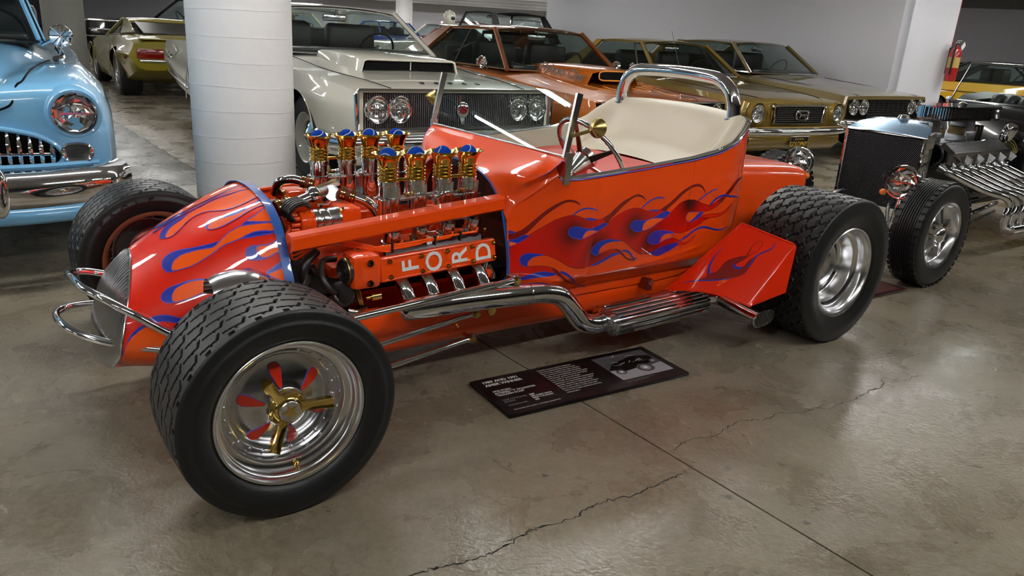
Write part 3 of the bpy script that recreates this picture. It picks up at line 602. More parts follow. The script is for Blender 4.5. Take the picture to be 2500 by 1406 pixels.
# steering wheel
sc = np.array([-1.558, .245, .828]); sa = nrm([-.80, 0, .60]); u, v, _ = basis(sa); R_ = .178
th = np.linspace(0, 2 * PI, 97)[:-1]; ring = np.array([sc + R_ * (math.cos(t) * u + math.sin(t) * v) for t in th]); swr = np.array([.0115 - (.0022 if k % 2 else 0) for k in range(96)])
sw = M().tube(ring, swr, 10, closed=True).build('steering_wheel', CHROME2, car, 60)
for k in range(5):
    a = 2 * PI * k / 5 + .35; d = math.cos(a) * u + math.sin(a) * v; t = -math.sin(a) * u + math.cos(a) * v
    q = [sc - sa * .045 + d * .03 + t * .016, sc - sa * .045 + d * .03 - t * .016, sc + d * (R_ - .008) - t * .008, sc + d * (R_ - .008) + t * .008]; q = np.array(q)
    M().add(np.vstack([q, q - sa * .005]), [(0, 1, 2, 3), (4, 7, 6, 5), (0, 4, 5, 1), (1, 5, 6, 2), (2, 6, 7, 3), (3, 7, 4, 0)]).build('spoke', ALU, sw, 0)
M().lathe([(0, -.125), (.022, -.125), (.024, -.115), (.030, -.10), (.045, -.045), (.053, -.04), (.053, -.028), (.047, -.025), (.047, -.012), (.03, -.004), (0, -.004)], sc, sa, 32).build('wheel_hub', ALU, sw)
M().cyl(sc - sa * .12, sc - sa * .40, .016, n=14).build('steering_column', CHROME, car)
bar('column_brace', [sc - sa * .16 + np.array([0, .02, -.01]), sc - sa * .22 + np.array([0, .10, -.05]), sc - sa * .24 + np.array([0, .2, -.09])], .010, ALU)
# ------------------------------------------------------------------ flame artwork (outlines in surface coordinates)
BODY_FLAMES = [
    ('flame_field', 'H', [(-1.0577,0.5104),(-1.0853,0.5211),(-1.1132,0.5377),(-1.1404,0.5639),(-1.1737,0.5917),(-1.206,0.6196),(-1.2337,0.6354),(-1.26,0.6431),(-1.2909,0.6389),(-1.325,0.6261),(-1.3625,0.6184),(-1.3963,0.6153),(-1.4294,0.6181),(-1.4539,0.6294),(-1.4499,0.5921),(-1.4797,0.6121),(-1.53,0.6339),(-1.5752,0.6447),(-1.5969,0.6459),(-1.6315,0.6409),(-1.6578,0.6313),(-1.6837,0.6247),(-1.725,0.6257),(-1.758,0.629),(-1.7773,0.6381),(-1.7806,0.6146),(-1.8104,0.6078),(-1.8401,0.6269),(-1.8708,0.646),(-1.9085,0.6555),(-1.9492,0.654),(-1.9832,0.6451),(-2.0188,0.6313),(-2.0585,0.6218),(-2.0906,0.6257),(-2.1224,0.6409),(-2.1385,0.6252),(-2.0965,0.6027),(-2.0611,0.5943),(-2.0197,0.5924),(-2.0125,0.5709),(-2.0431,0.5773),(-2.0812,0.5614),(-2.0466,0.5515),(-2.0155,0.5315),(-1.973,0.5193),(-1.9426,0.5086),(-1.904,0.5068),(-1.8668,0.5123),(-1.8456,0.509),(-1.8515,0.4911),(-1.8759,0.4851),(-1.9087,0.4698),(-1.9148,0.454),(-1.8846,0.4625),(-1.8328,0.4585),(-1.7857,0.4442),(-1.7391,0.43),(-1.7054,0.4293),(-1.6731,0.4382),(-1.6329,0.4593),(-1.5957,0.4861),(-1.5573,0.5077),(-1.5372,0.5105),(-1.4974,0.5134),(-1.4602,0.507),(-1.4345,0.4886),(-1.4326,0.4625),(-1.4701,0.4719),(-1.5114,0.4769),(-1.5449,0.4706),(-1.5514,0.4562),(-1.5171,0.4582),(-1.4891,0.4475),(-1.4556,0.4298),(-1.4065,0.4143),(-1.3661,0.4104),(-1.3239,0.4156),(-1.2835,0.4309),(-1.2422,0.4549),(-1.2142,0.4697),(-1.194,0.4777),(-1.1822,0.4786),(-1.1592,0.4746),(-1.1408,0.4638),(-1.1292,0.4466),(-1.1277,0.4311),(-1.1569,0.433),(-1.1838,0.4337),(-1.2093,0.4297),(-1.2318,0.4191),(-1.2348,0.4008),(-1.1963,0.4104),(-1.1663,0.4071),(-1.1346,0.3951),(-1.0931,0.38),(-1.0563,0.4036)]),
    ('flame_lick', 'K', [(-1.0595,0.5599),(-1.081,0.563),(-1.1062,0.5728),(-1.129,0.5931),(-1.1561,0.6254),(-1.1835,0.6583),(-1.2089,0.6828),(-1.2334,0.6998),(-1.2543,0.7035),(-1.2766,0.6979),(-1.2971,0.682),(-1.2741,0.6933),(-1.2524,0.6966),(-1.2319,0.6902),(-1.2096,0.6706),(-1.188,0.6479),(-1.1665,0.6211),(-1.14,0.583),(-1.1156,0.5555),(-1.0883,0.5387),(-1.0587,0.538)]),
    ('flame_lick', 'K', [(-1.4294,0.6181),(-1.4574,0.6314),(-1.4877,0.6548),(-1.5295,0.6803),(-1.5662,0.6935),(-1.5867,0.7001),(-1.604,0.7018),(-1.6205,0.6983),(-1.6384,0.6891),(-1.6534,0.6747),(-1.6348,0.6867),(-1.6094,0.6935),(-1.5896,0.6929),(-1.5679,0.6847),(-1.5467,0.6718),(-1.5222,0.6563),(-1.4919,0.6308),(-1.4682,0.6126),(-1.4488,0.594)]),
    ('flame_lick', 'K', [(-1.758,0.629),(-1.7927,0.646),(-1.8267,0.6677),(-1.849,0.6844),(-1.8883,0.706),(-1.9329,0.7194),(-1.9657,0.7223),(-1.9951,0.7113),(-2.0154,0.6914),(-2.0243,0.6782),(-2.002,0.6991),(-1.9723,0.7115),(-1.9343,0.709),(-1.899,0.6962),(-1.8643,0.6751),(-1.8455,0.6611),(-1.8232,0.6445),(-1.7962,0.6298),(-1.7795,0.616)]),
    ('flame_lick', 'K', [(-2.1224,0.6409),(-2.1538,0.6595),(-2.1884,0.6856),(-2.2234,0.7112),(-2.2635,0.7276),(-2.3217,0.7251),(-2.328,0.705),(-2.328,0.6928),(-2.328,0.7104),(-2.2978,0.7189),(-2.2436,0.7036),(-2.2072,0.6735),(-2.1716,0.651),(-2.1385,0.6252)]),
    ('flame_lick', 'R', [(-2.0125,0.5709),(-2.0431,0.5773),(-2.0953,0.5766),(-2.1437,0.5757),(-2.1809,0.587),(-2.2101,0.6021),(-2.2292,0.6129),(-2.2199,0.5942),(-2.1811,0.572),(-2.1383,0.5629),(-2.0814,0.5608)]),
    ('flame_lick', 'K', [(-1.5278,0.4749),(-1.5542,0.4663),(-1.5809,0.4455),(-1.6076,0.4254),(-1.6355,0.4153),(-1.6638,0.4172),(-1.6702,0.4229),(-1.6585,0.4081),(-1.6289,0.4103),(-1.6002,0.4231),(-1.5738,0.4426),(-1.5496,0.4558)]),
    ('flame_lick', 'K', [(-1.2202,0.4253),(-1.2379,0.4159),(-1.2626,0.3932),(-1.296,0.3661),(-1.3425,0.3398),(-1.385,0.3273),(-1.4086,0.3305),(-1.4249,0.3448),(-1.4199,0.3195),(-1.3956,0.3169),(-1.3571,0.3288),(-1.2918,0.3621),(-1.2547,0.387),(-1.235,0.4002)]),
    ('flame_lick', 'R', [(-1.8759,0.4851),(-1.9087,0.4698),(-1.9395,0.4571),(-1.9687,0.4562),(-1.9921,0.4672),(-2.0112,0.4888),(-2.0025,0.4643),(-1.976,0.4496),(-1.9503,0.4466),(-1.9151,0.4533)]),
    ('flame_blue', 'B', [(-1.06,0.5719),(-1.0837,0.5643),(-1.0596,0.562)]),
    ('flame_blue', 'B', [(-1.0586,0.5359),(-1.0803,0.5375),(-1.1011,0.5455),(-1.1156,0.5542),(-1.1327,0.5538),(-1.1179,0.5407),(-1.0983,0.5251),(-1.088,0.5243),(-1.0745,0.5282),(-1.0584,0.5318)]),
    ('flame_blue', 'B', [(-1.2574,0.5714),(-1.2606,0.5885),(-1.2737,0.5967),(-1.3048,0.594),(-1.3321,0.5841),(-1.3692,0.5813),(-1.4013,0.5874),(-1.4327,0.5984),(-1.4527,0.5898),(-1.4262,0.5762),(-1.4056,0.5671),(-1.3789,0.5734),(-1.3522,0.5748),(-1.3359,0.5649),(-1.3292,0.5437),(-1.2999,0.5455),(-1.2745,0.5536)]),
    ('flame_blue', 'B', [(-1.3287,0.6257),(-1.3543,0.6246),(-1.3929,0.6156),(-1.3631,0.615)]),
    ('flame_blue', 'B', [(-1.3966,0.4743),(-1.3939,0.4928),(-1.4063,0.5101),(-1.4305,0.5208),(-1.4641,0.524),(-1.5078,0.5193),(-1.5494,0.5092),(-1.5015,0.5124),(-1.4603,0.5064),(-1.4345,0.4886),(-1.4331,0.4609),(-1.4114,0.4636)]),
    ('flame_blue', 'B', [(-1.0997,0.4577),(-1.1086,0.4743),(-1.1257,0.4825),(-1.1493,0.4834),(-1.1821,0.4795),(-1.1592,0.474),(-1.1408,0.4633),(-1.1292,0.4466),(-1.1272,0.4311),(-1.1143,0.4339),(-1.1037,0.4438)]),
    ('flame_blue', 'B', [(-1.0931,0.38),(-1.1346,0.3951),(-1.1663,0.4071),(-1.1963,0.4104),(-1.2379,0.3992),(-1.2121,0.3907),(-1.1739,0.3862),(-1.1365,0.3786),(-1.1076,0.3748)]),
    ('flame_blue', 'B', [(-1.4065,0.4143),(-1.4546,0.4331),(-1.4962,0.4498),(-1.5331,0.4578),(-1.5587,0.4521),(-1.5212,0.4451),(-1.4752,0.4288),(-1.4403,0.416)]),
    ('flame_blue', 'B', [(-1.585,0.5673),(-1.5874,0.5822),(-1.6052,0.5911),(-1.6337,0.5906),(-1.6715,0.5864),(-1.715,0.5947),(-1.7733,0.6171),(-1.8103,0.6084),(-1.7807,0.5862),(-1.7198,0.5921),(-1.6797,0.5866),(-1.6588,0.5717),(-1.6608,0.5444),(-1.6296,0.5414),(-1.6032,0.5502)]),
    ('flame_blue', 'B', [(-1.683,0.6283),(-1.7076,0.6293),(-1.74,0.6245),(-1.709,0.6225)]),
    ('flame_blue', 'B', [(-1.7024,0.4931),(-1.7066,0.5148),(-1.7323,0.5293),(-1.7652,0.5332),(-1.8009,0.5286),(-1.8663,0.5139),(-1.8221,0.5147),(-1.7935,0.5081),(-1.7829,0.4938),(-1.7874,0.4753),(-1.7591,0.4703),(-1.7274,0.4756)]),
    ('flame_blue', 'B', [(-1.7391,0.43),(-1.7845,0.4476),(-1.8335,0.4567),(-1.8846,0.4625),(-1.9148,0.454),(-1.8852,0.4372),(-1.8378,0.4211),(-1.7976,0.4111),(-1.764,0.4203)]),
    ('flame_blue', 'B', [(-2.029,0.5922),(-2.0125,0.5709),(-1.9796,0.5577),(-1.9488,0.5541),(-1.9682,0.5653),(-1.9903,0.5826),(-2.003,0.5938)]),
    ('flame_stripe', 'b', [(-1.2683,0.643,0.00267),(-1.2883,0.6572,0.00373),(-1.3157,0.6647,0.00373),(-1.3445,0.6651,0.0032),(-1.3758,0.6581,0.0024),(-1.3928,0.6498,0.0008)]),
    ('flame_stripe', 'b', [(-1.2534,0.4091,0.00587),(-1.2777,0.3978,0.008),(-1.3093,0.3775,0.0064),(-1.3509,0.3467,0.00373),(-1.4108,0.3096,0.00267),(-1.4613,0.2941,0.00107)]),
    ('flame_stripe', 'b', [(-1.5672,0.4632,0.00427),(-1.5923,0.4601,0.00587),(-1.6167,0.4475,0.00533),(-1.6405,0.4251,0.00427),(-1.6623,0.4092,0.00267)]),
    ('flame_stripe', 'b', [(-1.6354,0.6421,0.00213),(-1.6604,0.6594,0.00373),(-1.6943,0.6746,0.00373),(-1.7306,0.68,0.0032),(-1.7653,0.6747,0.0008)]),
    ('flame_stripe', 'b', [(-1.9189,0.467,0.0064),(-1.9498,0.4819,0.008),(-1.9866,0.5048,0.008),(-2.0245,0.5174,0.00747),(-2.0618,0.5187,0.00693),(-2.1083,0.5074,0.00587),(-2.1508,0.4974,0.0048),(-2.1952,0.4944,0.0032),(-2.2363,0.5022,0.0016)]),
    ('flame_stripe', 'b', [(-2.0677,0.6227,0.00587),(-2.0956,0.643,0.00747),(-2.1258,0.6551,0.00587),(-2.1589,0.6591,0.00587),(-2.206,0.6499,0.00533),(-2.2683,0.6405,0.00427),(-2.328,0.6281,0.00133)]),
    ('flame_stripe', 'b', [(-1.9828,0.6467,0.00213),(-2.0155,0.6631,0.0032),(-2.0529,0.681,0.00373),(-2.0834,0.6899,0.00267),(-2.0999,0.6904,0.0008)]),
    ('flame_orange', 'O', [(-1.3292,0.5437),(-1.3365,0.5619),(-1.3526,0.5725),(-1.3793,0.5719),(-1.4059,0.5659),(-1.3747,0.555),(-1.347,0.5462)]),
    ('flame_orange', 'O', [(-1.0584,0.5305),(-1.0745,0.5274),(-1.0906,0.5224),(-1.0577,0.5112)]),
    ('flame_orange', 'O', [(-1.6617,0.5443),(-1.6616,0.569),(-1.6799,0.5856),(-1.7158,0.5916),(-1.7767,0.5854),(-1.7468,0.5701),(-1.7173,0.5543),(-1.6863,0.5449)]),
    ('flame_orange', 'O', [(-1.9195,0.5761),(-1.924,0.5917),(-1.9444,0.5994),(-1.9766,0.5974),(-2.003,0.5938),(-1.9903,0.5826),(-1.9682,0.5653),(-1.9486,0.5548),(-1.9345,0.5596)]),
    ('flame_orange', 'O', [(-1.7877,0.4769),(-1.7851,0.4935),(-1.796,0.5069),(-1.8227,0.5127),(-1.85,0.5092),(-1.8515,0.4911),(-1.8178,0.4873)]),
]
NOSE_FLAMES = [
    ('flame_orange', 'O', [(0.2539,0.1006),(0.273,0.0702),(0.3216,0.0479),(0.3917,0.0425),(0.4697,0.0232),(0.5799,0.0207),(0.6903,0.0206),(0.7969,0.0272),(0.8987,0.0306),(0.9668,0.0541),(0.9779,0.1036),(0.914,0.1155),(0.833,0.1229),(0.7507,0.1241),(0.6769,0.1126),(0.6025,0.0874),(0.5297,0.0694),(0.4465,0.0711),(0.3788,0.0931),(0.3081,0.1122)]),
    ('flame_orange', 'O', [(0.3344,0.001),(0.4291,0.001),(0.5364,0.001),(0.6169,0.001),(0.7777,0.001),(0.8998,0.001),(0.954,0.0136),(0.967,0.0449),(0.9113,0.0252),(0.7976,0.0158),(0.6844,0.0057),(0.5869,0.009),(0.493,0.0082),(0.4016,0.0034),(0.3268,0.001),(0.2614,0.001)]),
    ('flame_orange', 'O', [(0.5417,0.1666),(0.5693,0.152),(0.6253,0.1527),(0.6921,0.16),(0.7463,0.1641),(0.8201,0.1607),(0.899,0.1524),(0.9716,0.1452),(0.9807,0.1646),(0.9027,0.1662),(0.8262,0.1723),(0.7554,0.1833),(0.6895,0.1889),(0.6192,0.1921),(0.5667,0.1877),(0.5434,0.1786)]),
    ('flame_orange', 'O', [(0.7937,0.2106),(0.8629,0.2005),(0.9286,0.1881),(0.9776,0.1897),(0.9711,0.2338),(0.9732,0.245),(0.8956,0.2333)]),
    ('flame_orange', 'O', [(0.2737,0.2822),(0.2704,0.2565),(0.2949,0.2391),(0.3408,0.2328),(0.4039,0.2379),(0.4779,0.2488),(0.5396,0.2566),(0.5887,0.2459),(0.6485,0.2293),(0.7051,0.2229),(0.7529,0.2218),(0.8294,0.23),(0.9729,0.2503),(0.9689,0.2763),(0.8763,0.2635),(0.813,0.2577),(0.7445,0.2624),(0.6781,0.2652),(0.6132,0.2659),(0.5459,0.2761),(0.4802,0.2863),(0.4167,0.293),(0.3553,0.2927)]),
    ('flame_orange', 'O', [(0.8514,0.3456),(0.8131,0.3282),(0.8126,0.3044),(0.8914,0.3096),(0.9658,0.3049),(0.9729,0.3316),(0.9167,0.3418)]),
    ('flame_orange', 'O', [(0.8584,0.3938),(0.9497,0.3857),(0.985,0.3766),(0.9768,0.4327),(0.8781,0.4063)]),
    ('flame_orange', 'O', [(0.2711,0.4041),(0.2641,0.3786),(0.2846,0.357),(0.3319,0.3489),(0.3972,0.3481),(0.4675,0.3578),(0.5201,0.3651),(0.5593,0.3793),(0.5195,0.399),(0.4491,0.4012),(0.3792,0.4069),(0.3218,0.4095)]),
    ('flame_orange', 'O', [(0.01,0.7041),(0.01,0.5946),(0.0285,0.533),(0.0577,0.5049),(0.1195,0.4796),(0.1819,0.5001),(0.2619,0.5362),(0.2428,0.6077),(0.1998,0.7991)]),
    ('flame_blue', 'B', [(0.2184,0.0689),(0.2441,0.034),(0.2959,0.0165),(0.3667,0.0122),(0.4546,0.0225),(0.3895,0.0304),(0.3246,0.0403),(0.2711,0.0647),(0.2505,0.1),(0.2212,0.0873)]),
    ('flame_blue', 'B', [(0.5288,0.1562),(0.5549,0.1374),(0.6055,0.1362),(0.6703,0.1484),(0.7384,0.1542),(0.8141,0.1489),(0.8922,0.1424),(0.9757,0.1319),(0.9688,0.1398),(0.9002,0.151),(0.8208,0.1598),(0.7466,0.1636),(0.6921,0.16),(0.6261,0.1513),(0.57,0.1505),(0.5437,0.1619),(0.5428,0.1799),(0.5298,0.1702)]),
    ('flame_blue', 'B', [(0.7539,0.22),(0.7933,0.2113),(0.8834,0.231),(0.9763,0.2455),(0.9735,0.2493),(0.8801,0.236),(0.818,0.2266),(0.7465,0.2212)]),
    ('flame_blue', 'B', [(0.2069,0.2297),(0.2221,0.2074),(0.2624,0.1997),(0.3204,0.2056),(0.3949,0.2225),(0.4694,0.2346),(0.5319,0.2415),(0.5762,0.2448),(0.5455,0.258),(0.4898,0.2519),(0.4158,0.2415),(0.3528,0.2367),(0.301,0.2411),(0.2734,0.2575),(0.2765,0.285),(0.2404,0.2763),(0.2142,0.2549)]),
    ('flame_blue', 'B', [(0.731,0.2633),(0.7803,0.2569),(0.8329,0.2578),(0.9076,0.2669),(0.9711,0.2782),(0.9075,0.2783),(0.8373,0.2736),(0.7738,0.2694)]),
    ('flame_blue', 'B', [(0.7336,0.3197),(0.7457,0.3033),(0.7794,0.2993),(0.8163,0.3034),(0.808,0.3245),(0.8283,0.339),(0.8511,0.3464),(0.7952,0.3434),(0.7475,0.3352)]),
    ('flame_blue', 'B', [(0.8412,0.3903),(0.9027,0.3773),(0.9581,0.3667),(0.985,0.3612),(0.985,0.3736),(0.9509,0.383),(0.8969,0.3911)]),
    ('flame_blue', 'B', [(0.1978,0.3722),(0.2088,0.3552),(0.2437,0.3441),(0.3027,0.3426),(0.3738,0.3434),(0.4678,0.3552),(0.397,0.3494),(0.3377,0.3508),(0.2904,0.359),(0.267,0.3792),(0.2738,0.4064),(0.2316,0.4004),(0.2066,0.3877)]),
    ('flame_blue', 'B', [(0.1269,0.4503),(0.1675,0.4423),(0.2246,0.4482),(0.282,0.4638),(0.3185,0.4756),(0.2931,0.4865),(0.2464,0.4768),(0.205,0.469),(0.1693,0.4691)]),
    ('flame_blue', 'B', [(0.023,0.5303),(0.0421,0.4998),(0.0789,0.4772),(0.1135,0.471),(0.0812,0.4942),(0.0487,0.51),(0.0298,0.5345)]),
    ('flame_stripe', 'b', [(0.1842,0.001,0.0073),(0.2505,0.001,0.00939),(0.3313,0.001,0.00626),(0.4033,0.001,0.00261)]),
    ('flame_stripe', 'b', [(0.01,0.7041,0.00294),(0.01,0.6336,0.00441),(0.01,0.5789,0.00294)]),
]
SPAT_FLAMES = [
    ('flame_field', 'K', [(0.3249,0.2925),(0.3703,0.3475),(0.3473,0.4591),(0.3765,0.5355),(0.4829,0.6119),(0.5492,0.6331),(0.5331,0.5566),(0.5018,0.4875),(0.5181,0.4568),(0.5726,0.4505),(0.6115,0.4879),(0.6058,0.5932),(0.6483,0.668),(0.6687,0.5806),(0.6864,0.4684),(0.6819,0.3712),(0.6076,0.2831),(0.5132,0.2285),(0.3365,0.172),(0.1538,0.1299),(0.3134,0.2211),(0.2387,0.326)]),
    ('flame_stripe', 'b', [(0.3212,0.2861,0.01472),(0.269,0.3186,0.02207),(0.2057,0.4008,0.0206),(0.1615,0.4838,0.01472),(0.1235,0.5765,0.00736),(0.1042,0.6592,0.00294)]),
    ('flame_stripe', 'b', [(0.1148,0.1249,0.00294),(0.2611,0.1574,0.0103),(0.4134,0.1857,0.01913),(0.5169,0.2236,0.01324),(0.5966,0.2732,0.00441)]),
    ('flame_stripe', 'k', [(0.5244,0.625,0.01913),(0.4977,0.7109,0.01472),(0.4692,0.7957,0.0103),(0.4901,0.8553,0.00736),(0.5307,0.8749,0.00589),(0.5713,0.8537,0.00589),(0.6011,0.7814,0.00736),(0.5829,0.7039,0.0103),(0.5492,0.6331,0.01472)]),
    ('flame_stripe', 'b', [(0.6646,0.4838,0.01324),(0.6537,0.5987,0.01324),(0.6487,0.68,0.01619),(0.6937,0.756,0.01619),(0.7356,0.8132,0.01472),(0.7445,0.8694,0.00883),(0.722,0.9197,0.00294)]),
    ('flame_blue', 'B', [(0.4824,0.458),(0.4817,0.4874),(0.5181,0.4568),(0.561,0.4526),(0.6035,0.4732),(0.5877,0.4318),(0.5379,0.4213)]),
]
def halo_mat():
    m, nt, b = node_mat('airbrushed red'); N = nt.nodes.new
    at = N('ShaderNodeAttribute'); at.attribute_name = 'halo'; mx = N('ShaderNodeMix'); mx.data_type = 'RGBA'
    mx.inputs['A'].default_value = (.60, .006, .001, 1); mx.inputs['B'].default_value = (*srgb(46, 4, 6), 1)
    nt.links.new(at.outputs['Fac'], mx.inputs['Factor']); nt.links.new(mx.outputs['Result'], b.inputs['Base Color'])
    b.inputs['Roughness'].default_value = .35; b.inputs['Specular IOR Level'].default_value = .25; b.inputs['Coat Weight'].default_value = .7; b.inputs['Coat Roughness'].default_value = .03
    return m
HALO = halo_mat(); LICK = paint('maroon flame lick', (128, 10, 8)); SPATRED = mat('spat red paint', (.76, .022, .001), .35, 0, .7, .25)
DCOL = {'H': HALO, 'K': LICK, 'k': LICK, 'R': RED, 'B': BLUE, 'b': BLUE, 'O': ORANGEL}
DLIFT = {'H': .0006, 'R': .0009, 'K': .0010, 'k': .0012, 'B': .0016, 'b': .0016, 'O': .0019}
def surf(fn, uv, lift):
    e = 1e-4; P = fn(uv[:, 0], uv[:, 1]); du = (fn(uv[:, 0] + e, uv[:, 1]) - P) / e; dv = (fn(uv[:, 0], uv[:, 1] + e) - P) / e
    n = np.cross(du, dv); n /= np.linalg.norm(n, axis=1)[:, None] + 1e-12; n *= np.sign(n[:, 1:2] + .3 * n[:, 2:3] + 1e-9)
    return P + n * lift
def densify(P, h):
    out = []
    for a, b in zip(P, np.roll(P, -1, 0)):
        k = max(1, int(np.linalg.norm(b - a) / h)); out += [a + (b - a) * t for t in np.arange(k) / k]
    return np.array(out)
def inside(q, P):
    x, y = q[:, 0], q[:, 1]; r = np.zeros(len(q), bool)
    for (x1, y1), (x2, y2) in zip(P, np.roll(P, -1, 0)):
        if y1 == y2: continue
        c = ((y1 > y) != (y2 > y)) & (x < (x2 - x1) * (y - y1) / (y2 - y1) + x1); r ^= c
    return r
def decal(name, poly, fn, lift, mt, parent, h, halo=None, mirror=False, smoothk=3):
    P = cr(poly, smoothk, True) if smoothk > 1 else np.asarray(poly); P = densify(P, h)
    lo, hi = P.min(0), P.max(0); g = np.array([(a, b) for a in np.arange(lo[0], hi[0], h) for b in np.arange(lo[1], hi[1], h)]).reshape(-1, 2)
    if len(g):
        g = g[inside(g, P)]
        if len(g): d = np.min(np.linalg.norm(g[:, None] - P[None], axis=2), axis=1); g = g[d > h * .5]
    A = np.vstack([P, g]) if len(g) else P; n = len(P)
    r = delaunay_2d_cdt([Vector(a) for a in A], [(i, (i + 1) % n) for i in range(n)], [], 1, 1e-6)
    uv = np.array([v[:] for v in r[0]]); F = [tuple(f) for f in r[2]]
    cen = np.array([uv[list(f)].mean(0) for f in F]) if F else np.zeros((0, 2)); ok = inside(cen, P) if len(cen) else []
    F = [f for f, k in zip(F, ok) if k]
    if not F: return None
    X = surf(fn, uv, lift); m = M().add(X, F)
    if mirror == 'far': m.tf(np.diag([1., -1., 1.]))
    me = bpy.data.meshes.new(name); me.from_pydata(np.vstack(m.v).tolist(), [], m.f); me.shade_smooth(); me.materials.append(mt)
    if halo is not None:
        a = me.attributes.new('halo', 'FLOAT', 'POINT'); val = halo(uv); a.data.foreach_set('value', val)
    o = bpy.data.objects.new(name, me); COL.objects.link(o); o.parent = parent; return o
def ribbon_poly(L):
    Q = cr(np.array(L), 4); P, w = Q[:, :2], np.maximum(Q[:, 2], 1e-4); T = np.gradient(P, axis=0); T /= np.linalg.norm(T, axis=1)[:, None] + 1e-9; N_ = np.c_[-T[:, 1], T[:, 0]]
    return P, N_, w
def ribbon(name, L, fn, lift, mt, parent, extra=0.0, mirror=False):
    P, N_, w = ribbon_poly(L); hw = (w / 2 + extra)[:, None]
    R_ = [surf(fn, P + N_ * hw * k, lift) for k in (1, .33, -.33, -1)]; m = M().grid(np.array(R_).transpose(1, 0, 2))
    if mirror == 'far': m.tf(np.diag([1., -1., 1.]))
    return m.build(name, mt, parent, 80, weld=False)
def outline(poly, fn, lift, mt, parent, w, h, mirror=False):
    P = densify(cr(poly, 3, True), h); L = np.c_[np.vstack([P, P[:1]]), np.full(len(P) + 1, w)]; T = np.gradient(L[:, :2], axis=0); T /= np.linalg.norm(T, axis=1)[:, None] + 1e-9; N_ = np.c_[-T[:, 1], T[:, 0]]
    m = M().grid(np.array([surf(fn, L[:, :2] + N_ * w / 2 * k, lift) for k in (1, 0, -1)]).transpose(1, 0, 2))
    if mirror == 'far': m.tf(np.diag([1., -1., 1.]))
    return m.build('pinstripe', mt, parent, 80, weld=False)
def paint_flames(art, fn, parent, h, px, mirror=False, halo_c=None, halo_r=.05):
    for name, c, L in art:
        lift = DLIFT[c]
        if c in 'bk':
            if c == 'b': ribbon('pinstripe', L, fn, lift - .0004, VIOLET, parent, px * .9, mirror)
            ribbon(name, L, fn, lift, DCOL[c], parent, 0, mirror); continue
        poly = np.array(L)
        hf = None
        if c == 'H':
            cs = np.array(halo_c); hf = lambda q: np.clip(np.max(np.exp(-(np.linalg.norm((q[:, None] - cs[None, :, :2]) * np.array([1, 1]), axis=2) / cs[None, :, 2]) ** 2), axis=1), 0, 1)
        decal(name, poly, fn, lift, DCOL[c], parent, h, hf, mirror)
        outline(poly, fn, lift + (.0002 if c != 'O' else .0002), {'B': VIOLET, 'O': VIOLET, 'H': DRED, 'K': DRED, 'R': DRED}[c], parent, px * (1.5 if c in 'BO' else 1.2), h, mirror)
fbody = lambda x, z: np.stack([x, side_y(x, z), z], -1)
blobs = [np.array(L) for n_, c, L in BODY_FLAMES if c == 'B' and len(L) > 11]
hc = [(b[:, 0].max() - .025, b[np.argmax(b[:, 0]), 1], .062) for b in blobs] + [(-1.93, .64, .06)]
paint_flames(BODY_FLAMES, fbody, car, .009, .0016, False, hc)
fnose = lambda s, t: nose_pt(s, t)
paint_flames(NOSE_FLAMES, fnose, car, .022, .0026); paint_flames(NOSE_FLAMES, fnose, car, .03, .0026, 'far')

# ------------------------------------------------------------------ rear spat ahead of the wheel
SA, SB, SC, SD, SE = (np.array(q) for q in ((-1.925, .43, .213), (-2.183, .6, .55), (-2.222, .85, .513), (-2.06, .80, .238), (-2.20, .866, .285)))
def fspat(u, v):
    u = np.asarray(u, float)[..., None]; v = np.asarray(v, float)[..., None]
    return (1 - u) * (1 - v) * SA + u * (1 - v) * SD + u * v * SC + (1 - u) * v * SB + np.array([0, 0, .03]) * u * (1 - u) * 4 * (1 - v)
U_, V2 = np.meshgrid(np.linspace(0, 1, 25), np.linspace(0, 1, 25), indexing='ij')
G = fspat(U_, V2)
for sg in (1, -1):
    q = G * np.array([1, sg, 1]); back = q + np.array([-.004, -.012 * sg, -.002])
    m = M().grid(q); e = np.array([SD, SC]); strip = []
    for k in np.linspace(0, 1, 25):      # outboard face D-C-E with softened crease
        a = fspat(np.array(1.0), np.array(k)); tgt = SE + (SC + np.array([-.012, .006, -.012]) - SE) * (k ** .8) if k > 0 else SD; strip.append([a * np.array([1, sg, 1]), (a + .12 * (tgt - a) + np.array([0, .004, 0])) * np.array([1, sg, 1]), tgt * np.array([1, sg, 1])])
    m.grid(strip); m.grid(back)
    edge = np.r_[q[0, :], q[1:, -1]]; edb = np.r_[back[0, :], back[1:, -1]]; m.grid(np.stack([edge, edb], 1)); m.grid(np.stack([q[:, 0], back[:, 0]], 1))
    spat = m.build('rear_spat', SPATRED, car, 45); spat['label'] = 'red spat panel with a small flame ahead of the rear tyre'
    M().tube(cr(np.r_[q[:, 0]], 1), .004, 8).tube(cr(q[0, :], 1), .004, 8).tube(cr(q[:, -1], 1), .004, 8).build('spat_rolled_edge', SPATRED, car)
paint_flames(SPAT_FLAMES, fspat, car, .035, .003)

